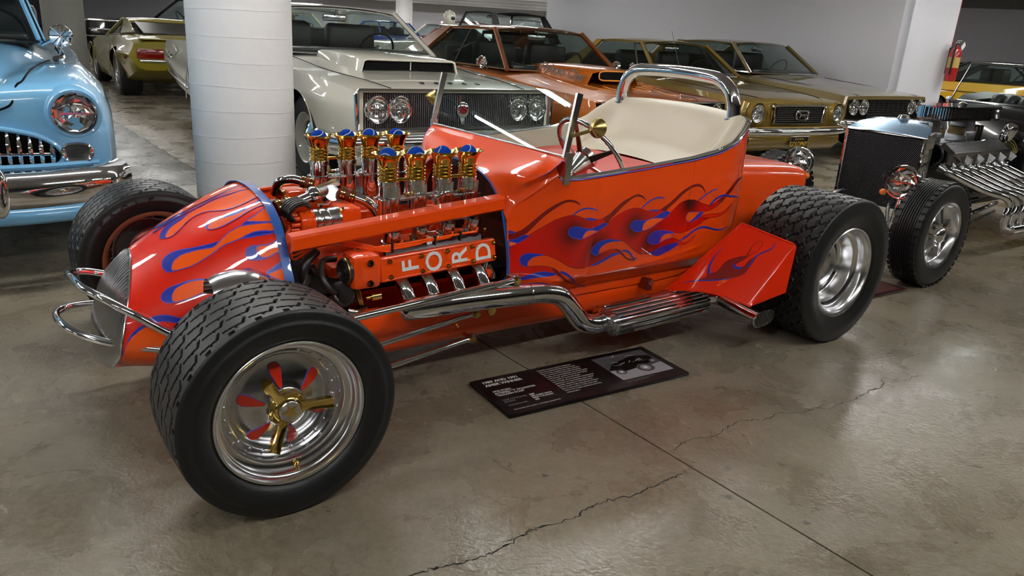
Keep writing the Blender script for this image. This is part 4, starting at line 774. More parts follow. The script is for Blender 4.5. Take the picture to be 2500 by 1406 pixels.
# ------------------------------------------------------------------ engine
EN = ORANGE
def part(name, m_, parent=None, smooth=38): return lambda mb: mb.build(name, m_, parent or car, smooth)
M().box((-.72, 0, .30), (.60, .34, .30), bev=.02).build('engine_block', EN, car)
M().box((-.72, 0, .17), (.58, .24, .08), bev=.02).build('oil_pan', SOOT, car)
M().box((-.60, 0, .40), (1.0, .62, .01)).box((-.30, 0, .33), (.2, .5, .02)).build('belly_floor', DARK, car, 0)
for sg in (1, -1):
    R45 = np.array([[1, 0, 0], [0, math.cos(-.65 * sg), -math.sin(-.65 * sg)], [0, math.sin(-.65 * sg), math.cos(-.65 * sg)]])
    M().box((-.755, .215 * sg, .45), (.50, .15, .16), R=R45, bev=.012).build('cylinder_head', EN, car)
    rise = .023 / .48
    def ck(x, y, z): return np.array([x, y * sg, z + (-.52 - x) * rise])
    # cam cover with raised border
    n_ = nrm([0, 1 * sg, .22]); v_ = nrm([0, -.22 * sg, 1]); u_ = nrm([1, 0, -rise]); c0 = ck(-.757, .352, .478)
    Rm = np.stack([u_, n_ * sg, v_], 1)
    cc = M().box(c0, (.485, .05, .088), R=Rm, bev=.008).build('cam_cover', EN, car)
    fo = c0 + n_ * .025
    for zz in (.037, -.037): M().box(fo + v_ * zz + n_ * .001, (.47, .006, .007), R=Rm, bev=.002).build('cover_rib', EN, cc)
    if True:
        lm = [('F', -.632), ('O', -.728), ('R', -.837), ('D', -.942)] if sg > 0 else [('D', -.632), ('R', -.728), ('O', -.837), ('F', -.942)]
        for ch, x in lm:
            p = fo + u_ * (x + .757) + n_ * .001
            if sg > 0: t = put_text(M(), ch, .094, p, v_, u_, ext=.003, bold=.0012)
            else: t = put_text(M(), ch, .094, p, v_, -u_, ext=.003, bold=.0012)
            t.build('raised_letter', WHITEL, cc, 0)
        for x in (-.548, -.675, -.782, -.89, -.985):
            for zz in (.027, -.028):
                p = fo + u_ * (x + .757) + v_ * zz
                M().cyl(p, p + n_ * .006, .0085, n=14).cyl(p + n_ * .006, p + n_ * .016, .0055, n=6).cyl(p + n_ * .016, p + n_ * .022, .003, n=8).build('cover_bolt', DGOLD, cc)
    # front cam drive housing with ringed disc
    hb = [(-.055, -.055), (-.05, .05), (-.03, .062), (.03, .06), (.055, .035), (.058, -.02), (.03, -.075), (-.02, -.08)]
    M().box(ck(-.465, .325, .485), (.11, .11, .125), bev=.022).build('cam_drive_housing', EN, car)
    for dz in (-.038, .035): p = ck(-.47, .382, .485 + dz); M().cyl(p, p + n_ * .006, .012, n=16).cyl(p + n_ * .006, p + n_ * .012, .007, n=6).build('housing_bolt', DGOLD, car)
    p = ck(-.40, .328, .488); M().lathe([(.047, -.02), (.047, 0), (.043, .006), (.038, .006), (.036, .002), (.031, .002), (.029, .007), (.024, .007), (.022, .003), (.015, .003), (.013, .008), (0, .008)], p, (1, .12 * sg, 0), 36).build('cam_end_cover', SOOT, car)
    M().tube([p + np.array([0, .0465 * math.cos(a), .0465 * math.sin(a)]) for a in np.linspace(0, 2 * PI, 33)[:-1]], .003, 6, closed=True).build('cam_cover_ring', BRASS, car)
    # intake flange and stubs
    S = [[ck(x, .245 + dy, .535 + dz - (.006 if k % 2 else 0)) for dy, dz in ((0, 0), (.045, -.012), (.05, -.03), (0, -.02))] for k, x in enumerate(np.linspace(-.575, -.985, 17))]
    M().grid(S, cv=True).build('intake_flange', DALU, car)
    for x in (-.61, -.725, -.84, -.955):
        p = ck(x, .262, .540); M().lathe([(.036, -.004), (.036, .006), (.031, .009), (.030, .05), (.027, .06)], p, (0, .35 * sg, 1), 24).build('intake_stub', CHROME2, car)
        for dx in (-.045, .045): q = ck(x + dx, .292, .533); M().cyl(q, q + np.array([0, .003, .012]), .006, n=6).build('flange_nut', DGOLD, car)
    # plug wires in a loom over the cover
    for k in range(4):
        xe = (-.63, -.735, -.845, -.955)[k]; oy = .003 * k
        P = [ck(-.33, .26 - oy, .575 + .006 * k), ck(-.40, .285, .572 + .006 * k), ck(-.50, .312, .548 + .004 * k), ck(-.56, .318, .532 + .006 * k), ck(xe + .05, .318, .530 + .006 * k), ck(xe + .01, .312, .545), ck(xe - .01, .292, .553), ck(xe + .0, .28, .535)]
        M().tube(cr(P, 6), .0042, 8).build('plug_wire', ORANGEL, car)
    for x in (-.585, -.76, -.87): M().box(ck(x, .318, .541), (.008, .018, .036), bev=.002).build('wire_clip', BLACK, car)
    # exhaust primaries into the collector
    for k, x in enumerate((-.60, -.70, -.81, -.92)):
        P = [ck(x + .005, .30, .445), ck(x, .345, .432), ck(x - .008, .385, .40), ck(x - .02, .415, .345), ck(x - .05, .435, .31)]
        M().tube(cr(P, 6), .0245, 16).build('exhaust_primary', CHROME, car)
    # hood side rail between nose and cowl
    S = []
    for x, zc in ((-.205, .607), (-.45, .627), (-.75, .653), (-1.045, .674)):
        y0 = .355 - .02 * (-.2 - x)
        S.append([(x, (y0 - .030) * sg, zc + .030), (x, (y0 + .008) * sg, zc + .026), (x, (y0 + .014) * sg, zc + .018), (x, (y0 + .018) * sg, zc - .018), (x, (y0 + .006) * sg, zc - .027), (x, (y0 - .004) * sg, zc - .027), (x, (y0 + .002) * sg, zc + .010), (x, (y0 - .030) * sg, zc + .022)])
    m = M().grid(S, cv=True); m.f.append(tuple(range(8))); m.f.append(tuple(range(24, 32))); m.build('hood_rail', EN, car, 30)
M().box((-.72, 0, .56), (.50, .20, .10), bev=.02).build('valley_cover', EN, car)
for y in (-.07, 0, .07): M().box((-.72, y, .615), (.46, .03, .02), bev=.008).build('valley_rib', EN, car)
# injector stacks
SX = {1: (-.618, -.731, -.845, -.957), -1: (-.533, -.651, -.752, -.871)}
def stack(x, y, zt):
    s = M(); pr = [(.0335, -.095), (.0335, -.092)]
    for k in range(4): h = -.091 + k * .0128; pr += [(.0325, h), (.0365, h + .0012), (.0365, h + .0042), (.0325, h + .0056), (.0330, h + .0115)]
    pr += [(.0342, -.038), (.037, -.028), (.042, -.016), (.050, -.005), (.0575, 0), (.059, .0015), (.0575, .003), (.050, -.001), (.041, -.012), (.036, -.026), (.032, -.05)]
    return s.lathe(pr, (x, y, zt), n=40).build('intake_trumpet', GOLD, car)
NB = 0
for sg in (1, -1):
    y = .218 * sg if sg > 0 else -.203
    for k, x in enumerate(SX[sg]):
        zt = .860 if sg > 0 else .868
        stack(x, y, zt)
        t = M().lathe([(.037, 0), (.037, .095), (.042, .097), (.042, .106), (.035, .108), (.0345, .148), (.038, .150), (.038, .166), (.034, .168)], (x, y, zt - .262), n=28).build('throttle_body', CHROME, car)
        M().cyl((x + .018, y + .036 * sg, zt - .245), (x + .018, y + .036 * sg, zt - .155), .014, n=12).cyl((x - .02, y + .034 * sg, zt - .25), (x - .02, y + .034 * sg, zt - .11), .010, n=10).build('throttle_barrel', CHROME, t)
        M().cyl((x + .03, y + .028 * sg, zt - .205), (x - .03, y + .028 * sg, zt - .205), .004, n=8).build('throttle_screw', CHROME2, t)
    for a, b in ((0, 1), (2, 3)):
        xm = (SX[sg][a] + SX[sg][b]) / 2; M().box((xm, y, zt - .162), (.195, .075, .008), bev=.003).box((xm, y, zt - .252), (.18, .07, .012), bev=.003).build('throttle_flange', CHROME2, car)
        M().box((xm, y, zt - .205), (.05, .05, .085), bev=.008).build('throttle_web', CHROME, car)
        M().box((xm, y + .012 * sg, zt - .092), (.07, .014, .012), bev=.003).build('fuel_rail', GOLD, car)
        M().cyl((xm, y + .034 * sg, zt - .15), (xm, y + .05 * sg, zt - .14), .009, n=6).cyl((xm, y + .05 * sg, zt - .14), (xm - .004, y + .06 * sg, zt - .135), .006, n=8).build('brass_fitting', DGOLD, car)
    bar('throttle_link', [(SX[sg][0] - .05, y + .045 * sg, zt - .152), (SX[sg][1] - .03, y + .047 * sg, zt - .146), (SX[sg][1] - .06, y + .046 * sg, zt - .165), (SX[sg][2] + .01, y + .046 * sg, zt - .150), (SX[sg][3] + .01, y + .045 * sg, zt - .146)], .0045, CHROME, 5, 8)
    for k in range(3): bar('fuel_line', [(SX[sg][1] - .02 - .012 * k, y + .03 * sg, zt - .155), (SX[sg][1] - .06, y + .05 * sg, zt - .17 - .01 * k), (SX[sg][1] - .075, y + .03 * sg, zt - .26), (SX[sg][1] - .06 - .01 * k, y - .02 * sg, zt - .3)], .003, CHROME2, 5, 6)
# magneto, water manifold, front drive
M().lathe([(0, 0), (.036, 0), (.040, .004), (.040, .035), (.043, .04), (.043, .05)], (-.295, .185, .628), (-1, 0, .02), 28).build('distributor_cap', EN, car)
M().lathe([(.041, 0), (.044, .005), (.044, .02), (.041, .025), (.044, .032), (.044, .052), (.041, .056), (.0435, .062), (.0435, .08), (.046, .084), (.046, .095), (.03, .1)], (-.345, .185, .629), (-1, 0, .02), 32).build('magneto_body', ALU, car)
for k in range(8):
    a = 2 * PI * k / 8; c = np.array([-.292, .185 + .027 * math.cos(a), .63 + .027 * math.sin(a)])
    M().cyl(c, c + np.array([.03, 0, 0]), .008, n=10).build('distributor_tower', EN, car)
for k in range(5):
    y = .15 + .018 * k; M().tube(cr([(-.265, y, .648 + .006 * (k % 2)), (-.25, y, .675), (-.275, y - .006, .698), (-.315, y - .02, .70), (-.345, y - .06, .68)], 5), .0095, 10).build('wire_boot', BLACK, car)
for k in range(4): bar('plug_lead', [(-.262, .20 + .012 * k, .615 - .01 * k), (-.235, .23 + .014 * k, .60 - .012 * k), (-.24, .26 + .01 * k, .57 - .012 * k), (-.33, .262, .57)], .0042, ORANGEL, 5, 8)
M().box((-.475, .165, .628), (.085, .12, .10), bev=.018).build('drive_housing', EN, car); M().box((-.42, -.13, .64), (.12, .10, .085), bev=.015).build('pump_housing', EN, car)
M().lathe([(0, .012), (.012, .012), (.014, .004), (.020, .004), (.022, .012), (.028, .012), (.03, 0)], (-.355, -.13, .65), (1, .25, .1), 24).build('housing_bearing', DGOLD, car)
for p in ((-.44, .22, .672), (-.50, .21, .66), (-.45, .225, .60), (-.505, .225, .59)): M().cyl(p, np.array(p) + np.array([0, .01, .008]), .006, n=6).build('housing_bolt', DGOLD, car)
M().cyl((-.385, .10, .705), (-.52, -.03, .70), .027, n=24).cyl((-.47, .07, .70), (-.47, .03, .68), .03, n=20).build('water_manifold', CHROME2, car)
M().ell((-.385, .10, .705), (.03, .03, .03), 20, 12).build('manifold_end', CHROME, car)
def hose(a, b, r=.024):
    a, b = np.array(a), np.array(b); d = b - a
    M().cyl(a, b, r, n=20).build('rubber_hose', mat('red hose', srgb(110, 34, 22), .5), car)
    for k in (.12, .28, .72, .88): c = a + d * k; M().cyl(c - d * .05, c + d * .05, r + .0035, n=24).build('hose_clamp', DGOLD, car)
hose((-.50, .075, .700), (-.545, .105, .685)); hose((-.235, .135, .672), (-.295, .125, .682), .026); hose((-.44, -.03, .712), (-.40, -.055, .722), .02)
bar('water_tube', [(-.54, .10, .687), (-.585, .135, .665), (-.615, .15, .62), (-.625, .155, .56)], .019, CHROME, 6, 16)
bar('water_tube', [(-.29, .125, .681), (-.33, .115, .69), (-.39, .10, .705)], .019, CHROME2, 6, 16)
bar('water_tube', [(-.405, -.055, .722), (-.37, -.08, .728), (-.34, -.12, .71), (-.34, -.17, .66)], .017, CHROME, 6, 16)
# front of block: pulleys, pump, hoses in shadow
for (c, r, w) in (((-.395, .06, .36), .075, .03), ((-.385, .20, .33), .05, .035), ((-.38, -.16, .40), .06, .03), ((-.39, .0, .50), .055, .03)):
    M().lathe([(0, w * .6), (r * .3, w * .6), (r * .35, w * .2), (r * .8, w * .2), (r * .85, w), (r, w), (r * .9, w * .5), (r, 0), (0, 0)], c, (1, 0, 0), 32).build('pulley', SOOT, car)
for P, r in (([(-.40, .30, .40), (-.35, .33, .42), (-.33, .30, .47), (-.36, .24, .50), (-.42, .2, .49)], .012), ([(-.28, .30, .48), (-.26, .31, .42), (-.30, .30, .37), (-.38, .29, .35)], .015), ([(-.33, .25, .54), (-.28, .29, .52), (-.265, .30, .47), (-.29, .28, .44)], .016), ([(-.45, .30, .36), (-.40, .33, .36), (-.37, .34, .38), (-.36, .31, .42)], .008), ([(-.48, .31, .33), (-.43, .34, .33), (-.40, .34, .34)], .018)):
    bar('coolant_hose', P, r, SOOT if r != .018 else CHROME2, 6, 12)
M().lathe([(.04, 0), (.045, .006), (.045, .014), (.03, .02), (.0, .02)], (-.40, .31, .40), (.6, 1, 0), 24).build('fuel_pump', SOOT, car)
for k in range(3): M().cyl((-.430 - .005 * k, .352 + .002 * k, .425), (-.446 - .005 * k, .356 + .002 * k, .360), .0028, n=6).build('brass_rod', DGOLD, car)
M().cyl((-.49, .35, .382), (-.525, .352, .384), .014, n=16).cyl((-.47, .35, .381), (-.49, .35, .382), .006, n=10).build('brass_filter', DGOLD, car)
bar('breather_tube', [(-1.0, .33, .43), (-1.01, .345, .40), (-1.015, .35, .38)], .012, CHROME, 5, 12); M().cyl((-.995, .335, .41), (-.955, .36, .352), .020, .010, n=16).build('plug_boot', EN, car)
M().cyl((-.975, .352, .475), (-.955, .358, .385), .011, n=14).build('drain_tube', CHROME2, car)

# ------------------------------------------------------------------ exhaust, suspension
for sg in (1, -1):
    f_ = lambda P: [(x, y * sg, z) for x, y, z in P]
    M().tube(cr(f_([(-.575, .405, .335), (-.60, .425, .342), (-.66, .445, .350), (-.80, .458, .352), (-1.0, .468, .345), (-1.09, .470, .340)]), 6), np.interp(np.linspace(0, 1, 31), [0, .06, .15, .5, 1], [.016, .032, .040, .0425, .0425]), 24).build('collector', CHROME, car)
    bar('side_pipe', f_([(-1.09, .470, .340), (-1.17, .474, .334), (-1.255, .480, .308), (-1.32, .486, .245), (-1.37, .490, .187), (-1.43, .493, .163), (-1.50, .495, .162)]), .0415, CHROME, 8, 24)
    M().cyl((-1.088, .47 * sg, .340), (-1.094, .47 * sg, .339), .0435, n=24).build('pipe_joint', CHROME2, car)
    mf = bpy.data.objects.new('finned_muffler', None); COL.objects.link(mf); mf.parent = car; mf.empty_display_size = .05
    x0, x1, yc, zc = -1.475, -2.075, .505, .170
    S = [[(x, (yc + .082 * k * math.copysign(abs(math.cos(t)) ** .7, math.cos(t))) * sg, zc + .047 * k * math.copysign(abs(math.sin(t)) ** .7, math.sin(t)) + (x0 - x) * .014) for t in np.linspace(0, 2 * PI, 40, endpoint=False)] for x, k in ((x0, .75), (x0 - .012, .95), (x0 - .02, 1), (x1 + .02, 1), (x1 + .012, .95), (x1, .7))]
    m = M().grid(S, cv=True); m.f.append(tuple(range(40))); m.f.append(tuple(range(200, 240))); m.build('muffler_shell', CHROME2, mf)
    for t in np.linspace(0, 2 * PI, 18, endpoint=False):
        c = np.array([0, (yc + .084 * math.copysign(abs(math.cos(t)) ** .7, math.cos(t))) * sg, zc + .049 * math.copysign(abs(math.sin(t)) ** .7, math.sin(t))])
        M().tube([c + np.array([x0 - .025, 0, .0004]), c + np.array([x1 + .02, 0, .0078])], .0075, 8).build('muffler_fin', CHROME, mf)
    for k in range(3): M().lathe([(.040, 0), (.043, .003), (.040, .006)], (x0 + .012 - .008 * k, .496 * sg, .163), (-1, 0, 0), 28).build('muffler_collar', CHROME, mf)
    M().cyl((-1.50, .47 * sg, .215), (-1.535, .47 * sg, .212), .018, n=12).build('muffler_bolt', CHROME, mf)
    # tail pipe swings out to a slotted oval tip
    path = cr(f_([(-2.06, .50, .178), (-2.12, .52, .186), (-2.16, .565, .185), (-2.165, .66, .175), (-2.168, .74, .168), (-2.172, .80, .166)]), 6); n_p = len(path)
    S = []
    for i, p in enumerate(path):
        t = i / (n_p - 1); T = nrm(path[min(i + 1, n_p - 1)] - path[max(i - 1, 0)]); s_ = nrm(np.cross([0, 0, 1], T)); u2 = np.cross(T, s_); a, b = np.interp(t, [0, .4, .75, 1], [.03, .034, .06, .075]), np.interp(t, [0, .4, 1], [.03, .031, .037])
        S.append([p + s_ * a * math.copysign(abs(math.cos(q)) ** .8, math.cos(q)) + u2 * b * math.copysign(abs(math.sin(q)) ** .8, math.sin(q)) for q in np.linspace(0, 2 * PI, 32, endpoint=False)])
    M().grid(S, cv=True).build('tail_pipe', CHROME, car, 60)
    last = np.array(S[-1]); M().tube(last, .003, 8, closed=True).build('tip_rim', CHROME, car); M().add(last - np.array([0, .012 * sg, 0]), [tuple(range(32))]).build('tip_inside', DARK, car, 0)
    for k in np.linspace(-.9, .9, 13):
        hz = .037 * max(.05, 1 - abs(k) ** 3.2) ** .6; M().box((-2.172 - .075 * k, .797 * sg, .166), (.0028, .010, 2 * hz - .002)).build('tip_louvre', CHROME2, car, 0)
    # radius rods, brackets
    for a, b, r in (((-1.045, .455, .400), (-.02, .58, .392), .0125), ((-.885, .425, .280), (.0, .60, .262), .010), ((-.872, .425, .180), (.0, .60, .170), .010)):
        a, b = np.array(a) * np.array([1, sg, 1]), np.array(b) * np.array([1, sg, 1]); d = nrm(b - a)
        M().cyl(a + d * .02, b, r, n=16).build('radius_rod', CHROME, car); M().lathe([(.006, -.009), (.017, -.009), (.019, -.004), (.019, .004), (.017, .009), (.006, .009)], a, (0, 1, 0), 20).cyl(a + d * .012, a + d * .035, r * .8, n=10).build('rod_end', CHROME2, car)
        M().cyl(a - np.array([0, .05 * sg, 0]), a + np.array([0, .016 * sg, 0]), .008, n=12).cyl(a + np.array([0, .010 * sg, 0]), a + np.array([0, .022 * sg, 0]), .0125, n=6).build('rod_bolt', DGOLD, car)
    M().cyl((-.955, .38 * sg, .280), (-.955, .425 * sg, .280), .014, n=12).cyl((-.955, .425 * sg, .280), (-.955, .437 * sg, .280), .019, n=6).build('rail_bolt', DGOLD, car)
    M().box((-1.047, .42 * sg, .375), (.03, .05, .04), bev=.004).build('rod_bracket', SOOT, car); M().box((-1.815, .405 * sg, .262), (.03, .07, .055), bev=.006).build('body_bracket', mat('maroon bracket', srgb(90, 20, 12), .3, coat=1), car)
    M().cyl((-1.815, .44 * sg, .27), (-1.815, .447 * sg, .27), .011, n=16).build('bracket_bolt', CHROME, car)
    M().cyl((-.06, .30 * sg, .30), (.0, .70 * sg, .30), .02, n=14).build('front_axle', CHROME2, car); M().cyl((-2.6234, 0, .3426), (-2.6234, .62 * sg, .3426), .045, n=18).build('rear_axle', SOOT, car)
    # aluminium scoop over the front suspension
    if sg < 0: continue
    S = []
    for x, r_, yy, zz in ((.075, .048, .425, .500), (.05, .056, .425, .503), (0, .062, .42, .505), (-.06, .056, .405, .502), (-.11, .040, .39, .495), (-.14, .018, .38, .485)):
        S.append([(x, (yy + r_ * 1.25 * math.cos(t)) * sg, zz + r_ * math.sin(t)) for t in np.linspace(-.3, PI + .3, 20)])
    M().grid(S).build('brake_scoop', ALU, car, 60); M().grid([S[0], [(p[0] - .03, (p[1] * sg * .98) * sg, p[2] - .006) for p in S[0]]]).build('scoop_lip', CHROME, car)
# brake behind the far front wheel
M().lathe([(.05, 0), (.12, 0), (.12, .012), (.05, .012)], (0, -.63, .3014), (0, 1, 0), 48).build('brake_disc', mat('dark red drum', srgb(96, 22, 20), .25, .5), car)
M().lathe([(.0, .02), (.06, .02), (.11, .012), (.125, 0)], (-.01, -.635, .33), (0, 1, 0), 40).build('brake_drum', mat('dark red drum', srgb(96, 22, 20), .25, .5), car)
for k in range(9): M().box((.085 - .002 * k, -.58, .24 + .014 * k), (.05, .06, .004), rz=.2).build('caliper_fin', DGOLD, car, 0)
M().box((.055, -.58, .30), (.03, .05, .13), bev=.01).cyl((.06, -.56, .375), (.06, -.53, .375), .012, n=14).build('brake_caliper', DGOLD, car)

# tennis balls resting in the trumpets
k_ = 0; BALLN = ['blue ball in the %s trumpet above the lettered cover%s' % q for q in (('first', ', next to the nose'), ('second', ' from the nose'), ('third', ' from the nose'), ('last', ', next to the cowl'))] + ['blue ball in the %s trumpet of the row opposite the lettering%s' % q for q in (('first', ', next to the nose'), ('second', ' from the nose'), ('third', ' from the nose'), ('last', ', next to the cowl'))]
for sg in (1, -1):
    for x in SX[sg]:
        zt = .860 if sg > 0 else .868; y = .218 if sg > 0 else -.203
        cy_, sy_ = math.cos(CARYAW), math.sin(CARYAW); X = CARX + x * cy_ - y * sy_; Yw = CARY + x * sy_ + y * cy_
        o = thing('ball', BALLN[k_], 'ball', (X, Yw, zt - .011), CARYAW + k_ * .9, 'blue balls in the gold trumpets')
        o.rotation_euler = (.5 * k_, .7 + .3 * k_, CARYAW + k_); M().ell((0, 0, 0), .033, 28, 16).build('felt', BALLB, o)
        P = []
        for t in np.linspace(0, 2 * PI, 60, endpoint=False): q = np.array([math.cos(t) + .35 * math.cos(3 * t), math.sin(t) - .35 * math.sin(3 * t), 1.0 * math.sin(2 * t)]); P.append(nrm(q) * .0328)
        M().tube(P, .0016, 6, closed=True).build('seam', BALLW, o); k_ += 1
# ------------------------------------------------------------------ generic car parts (x forward from the nose, y left, z up, ground z = 0)
CARPET = mat('black carpet', (.012, .012, .013), .9); SEATB = mat('black vinyl', (.018, .018, .019), .45); TAN = mat('tan vinyl', srgb(150, 96, 52), .5)
TYREB = mat('plain tyre', (.014, .014, .015), .55)
def sub(name, parent):
    o = bpy.data.objects.new(name, None); COL.objects.link(o); o.parent = parent; o.empty_display_size = .05; return o
def wheel(root, x, y, r=.33, w=.2, style='cap', rimr=.62, m_=CHROME2, tm=TYREB):
    sg = 1 if y > 0 else -1; wh = sub('wheel', root); wh.location = (x, y, r); wh.rotation_euler = (0, 0, 0 if sg > 0 else PI); h = w / 2; R = r * rimr
    pr = cr([(R - .01, -h * .8), (R + .01, -h), (r * .86, -h * 1.05), (r - .015, -h * .95), (r - .003, -h * .8)], 3); prf = [tuple(q) for q in pr]
    for v in np.linspace(-.7, .7, 9): prf += [(r - .007, h * (v - .06)), (r, h * (v - .035)), (r, h * (v + .035)), (r - .007, h * (v + .06))]
    prf += [(q[0], -q[1]) for q in pr[::-1]]
    M().lathe(prf, (0, 0, 0), (0, 1, 0), 56).build('tyre', tm, wh)
    M().lathe([(R + .006, h * .9), (R, h), (R - .012, h * .92), (R - .02, h * .5), (R - .03, h * .35), (R * .3, h * .3 if style != 'deep' else -h * .1), (0, h * .3 if style != 'deep' else -h * .1)], (0, 0, 0), (0, 1, 0), 48).build('rim', m_, wh)
    if style == 'cap': M().lathe([(R * .72, h * .36), (R * .66, h * .55), (R * .3, h * .75), (R * .12, h * .95), (0, h)], (0, 0, 0), (0, 1, 0), 40).build('hub_cap', CHROME, wh)
    if style in ('spoke', 'deep'):
        n = 5
        for k in range(n):
            a = 2 * PI * k / n + .3; u = np.array([math.cos(a), 0, math.sin(a)]); t = np.array([-math.sin(a), 0, math.cos(a)]); S = []
            for rr, hw, yy in ((R * .18, .02, h * .8), (R * .5, .018, h * .62), (R * .93, .03, h * .4)): S.append([u * rr + t * hw + np.array([0, yy - .03, 0]), u * rr + t * hw * .7 + np.array([0, yy, 0]), u * rr - t * hw * .7 + np.array([0, yy, 0]), u * rr - t * hw + np.array([0, yy - .03, 0])])
            M().grid(S, cv=True).build('spoke', m_, wh, 30)
        M().lathe([(R * .26, h * .3), (R * .25, h * .8), (R * .2, h * .95), (R * .08, h * 1.05), (0, h * 1.05)], (0, 0, 0), (0, 1, 0), 24).build('hub', m_, wh)
        for k in range(5): a = 2 * PI * k / 5; M().cyl((R * .33 * math.cos(a), h * .4, R * .33 * math.sin(a)), (R * .33 * math.cos(a), h * .85, R * .33 * math.sin(a)), .009, n=8).build('lug_nut', CHROME, wh)
    return wh
def car_body(root, st, pm, arches, name='body', k=4, kc=3):
    """st rows (x, z centre, z shoulder, w shoulder, z crease, w crease, z sill, w sill) from nose to tail; arches (x, r)"""
    SEC = []
    for x, zc, zs, ws, zm, wm, zl, wl in st:
        top = [(0, zc), (.35 * ws, zc - .08 * (zc - zs)), (.68 * ws, zc - .35 * (zc - zs)), (.9 * ws, zs + .22 * (zc - zs)), (ws, zs)]; sd = [(ws, zs), (.55 * ws + .45 * wm + .004, .5 * zs + .5 * zm), (wm, zm), (.5 * wm + .5 * wl + .006, .5 * zm + .5 * zl), (wl, zl)]
        c = np.r_[cr(top, kc), cr(sd, kc)[1:], [(wl - .10, zl - .03), (0, zl - .03)]]; SEC.append(np.c_[np.full(len(c), x), c])
    A = np.array(SEC); A = np.array([cr(A[:, j], k) for j in range(A.shape[1])]).transpose(1, 0, 2)
    full = np.concatenate([A, (A * np.array([1, -1, 1]))[:, ::-1][:, 1:-1]], 1); n = full.shape[1]
    m = M().grid(full, cv=True); m.f.append(tuple(range(n))[::-1]); m.f.append(tuple(range((len(full) - 1) * n, len(full) * n)))
    o = m.build(name, pm, root, 35); o.data.materials.append(DARK)
    cut = []
    for x, r, zc_ in arches:
        for sg in (1, -1):
            c = M().cyl((x, .62 * sg, zc_), (x, 1.3 * sg, zc_), r, n=36); cut.append(c)
    for c in cut:
        kx = c.build('cutter', None, root, 0); kx.data.materials.append(DARK); kx.data.materials.append(DARK)
        kx.data.polygons.foreach_set('material_index', [1] * len(kx.data.polygons)); md = o.modifiers.new('b', 'BOOLEAN'); md.object = kx; md.operation = 'DIFFERENCE'; md.solver = 'EXACT'
        bpy.context.view_layer.update(); me = bpy.data.meshes.new_from_object(o.evaluated_get(bpy.context.evaluated_depsgraph_get())); o.modifiers.remove(md); old = o.data; o.data = me; bpy.data.meshes.remove(old); kd = kx.data; bpy.data.objects.remove(kx); bpy.data.meshes.remove(kd)
    o.data.set_sharp_from_angle(angle=math.radians(35))
    for x, r, zc_ in arches:
        for sg in (1, -1):
            wmx = float(np.interp(-x, [-q[0] for q in st], [q[5] for q in st]))
            a = np.linspace(-.12, PI + .12, 25); P = np.c_[x + r * np.cos(a), np.full(25, (wmx - .002) * sg), zc_ + r * np.sin(a)]; M().tube(P, .006, 6).build('arch_lip', pm, root)
    return o
def strip(name, P, r, m_, root, n=6, k=1): return M().tube(cr(np.array(P), k) if k > 1 else np.array(P), r, n).build(name, m_, root)
def quad_panel(name, P, m_, root, th=.006):
    P = np.array(P, float); n = nrm(np.cross(P[1] - P[0], P[-1] - P[0])); k = len(P)
    F = [tuple(range(k)), tuple(range(k, 2 * k))[::-1]] + [(i, (i + 1) % k, k + (i + 1) % k, k + i) for i in range(k)]
    return M().add(np.vstack([P, P - n * th]), F).build(name, m_, root, 30)
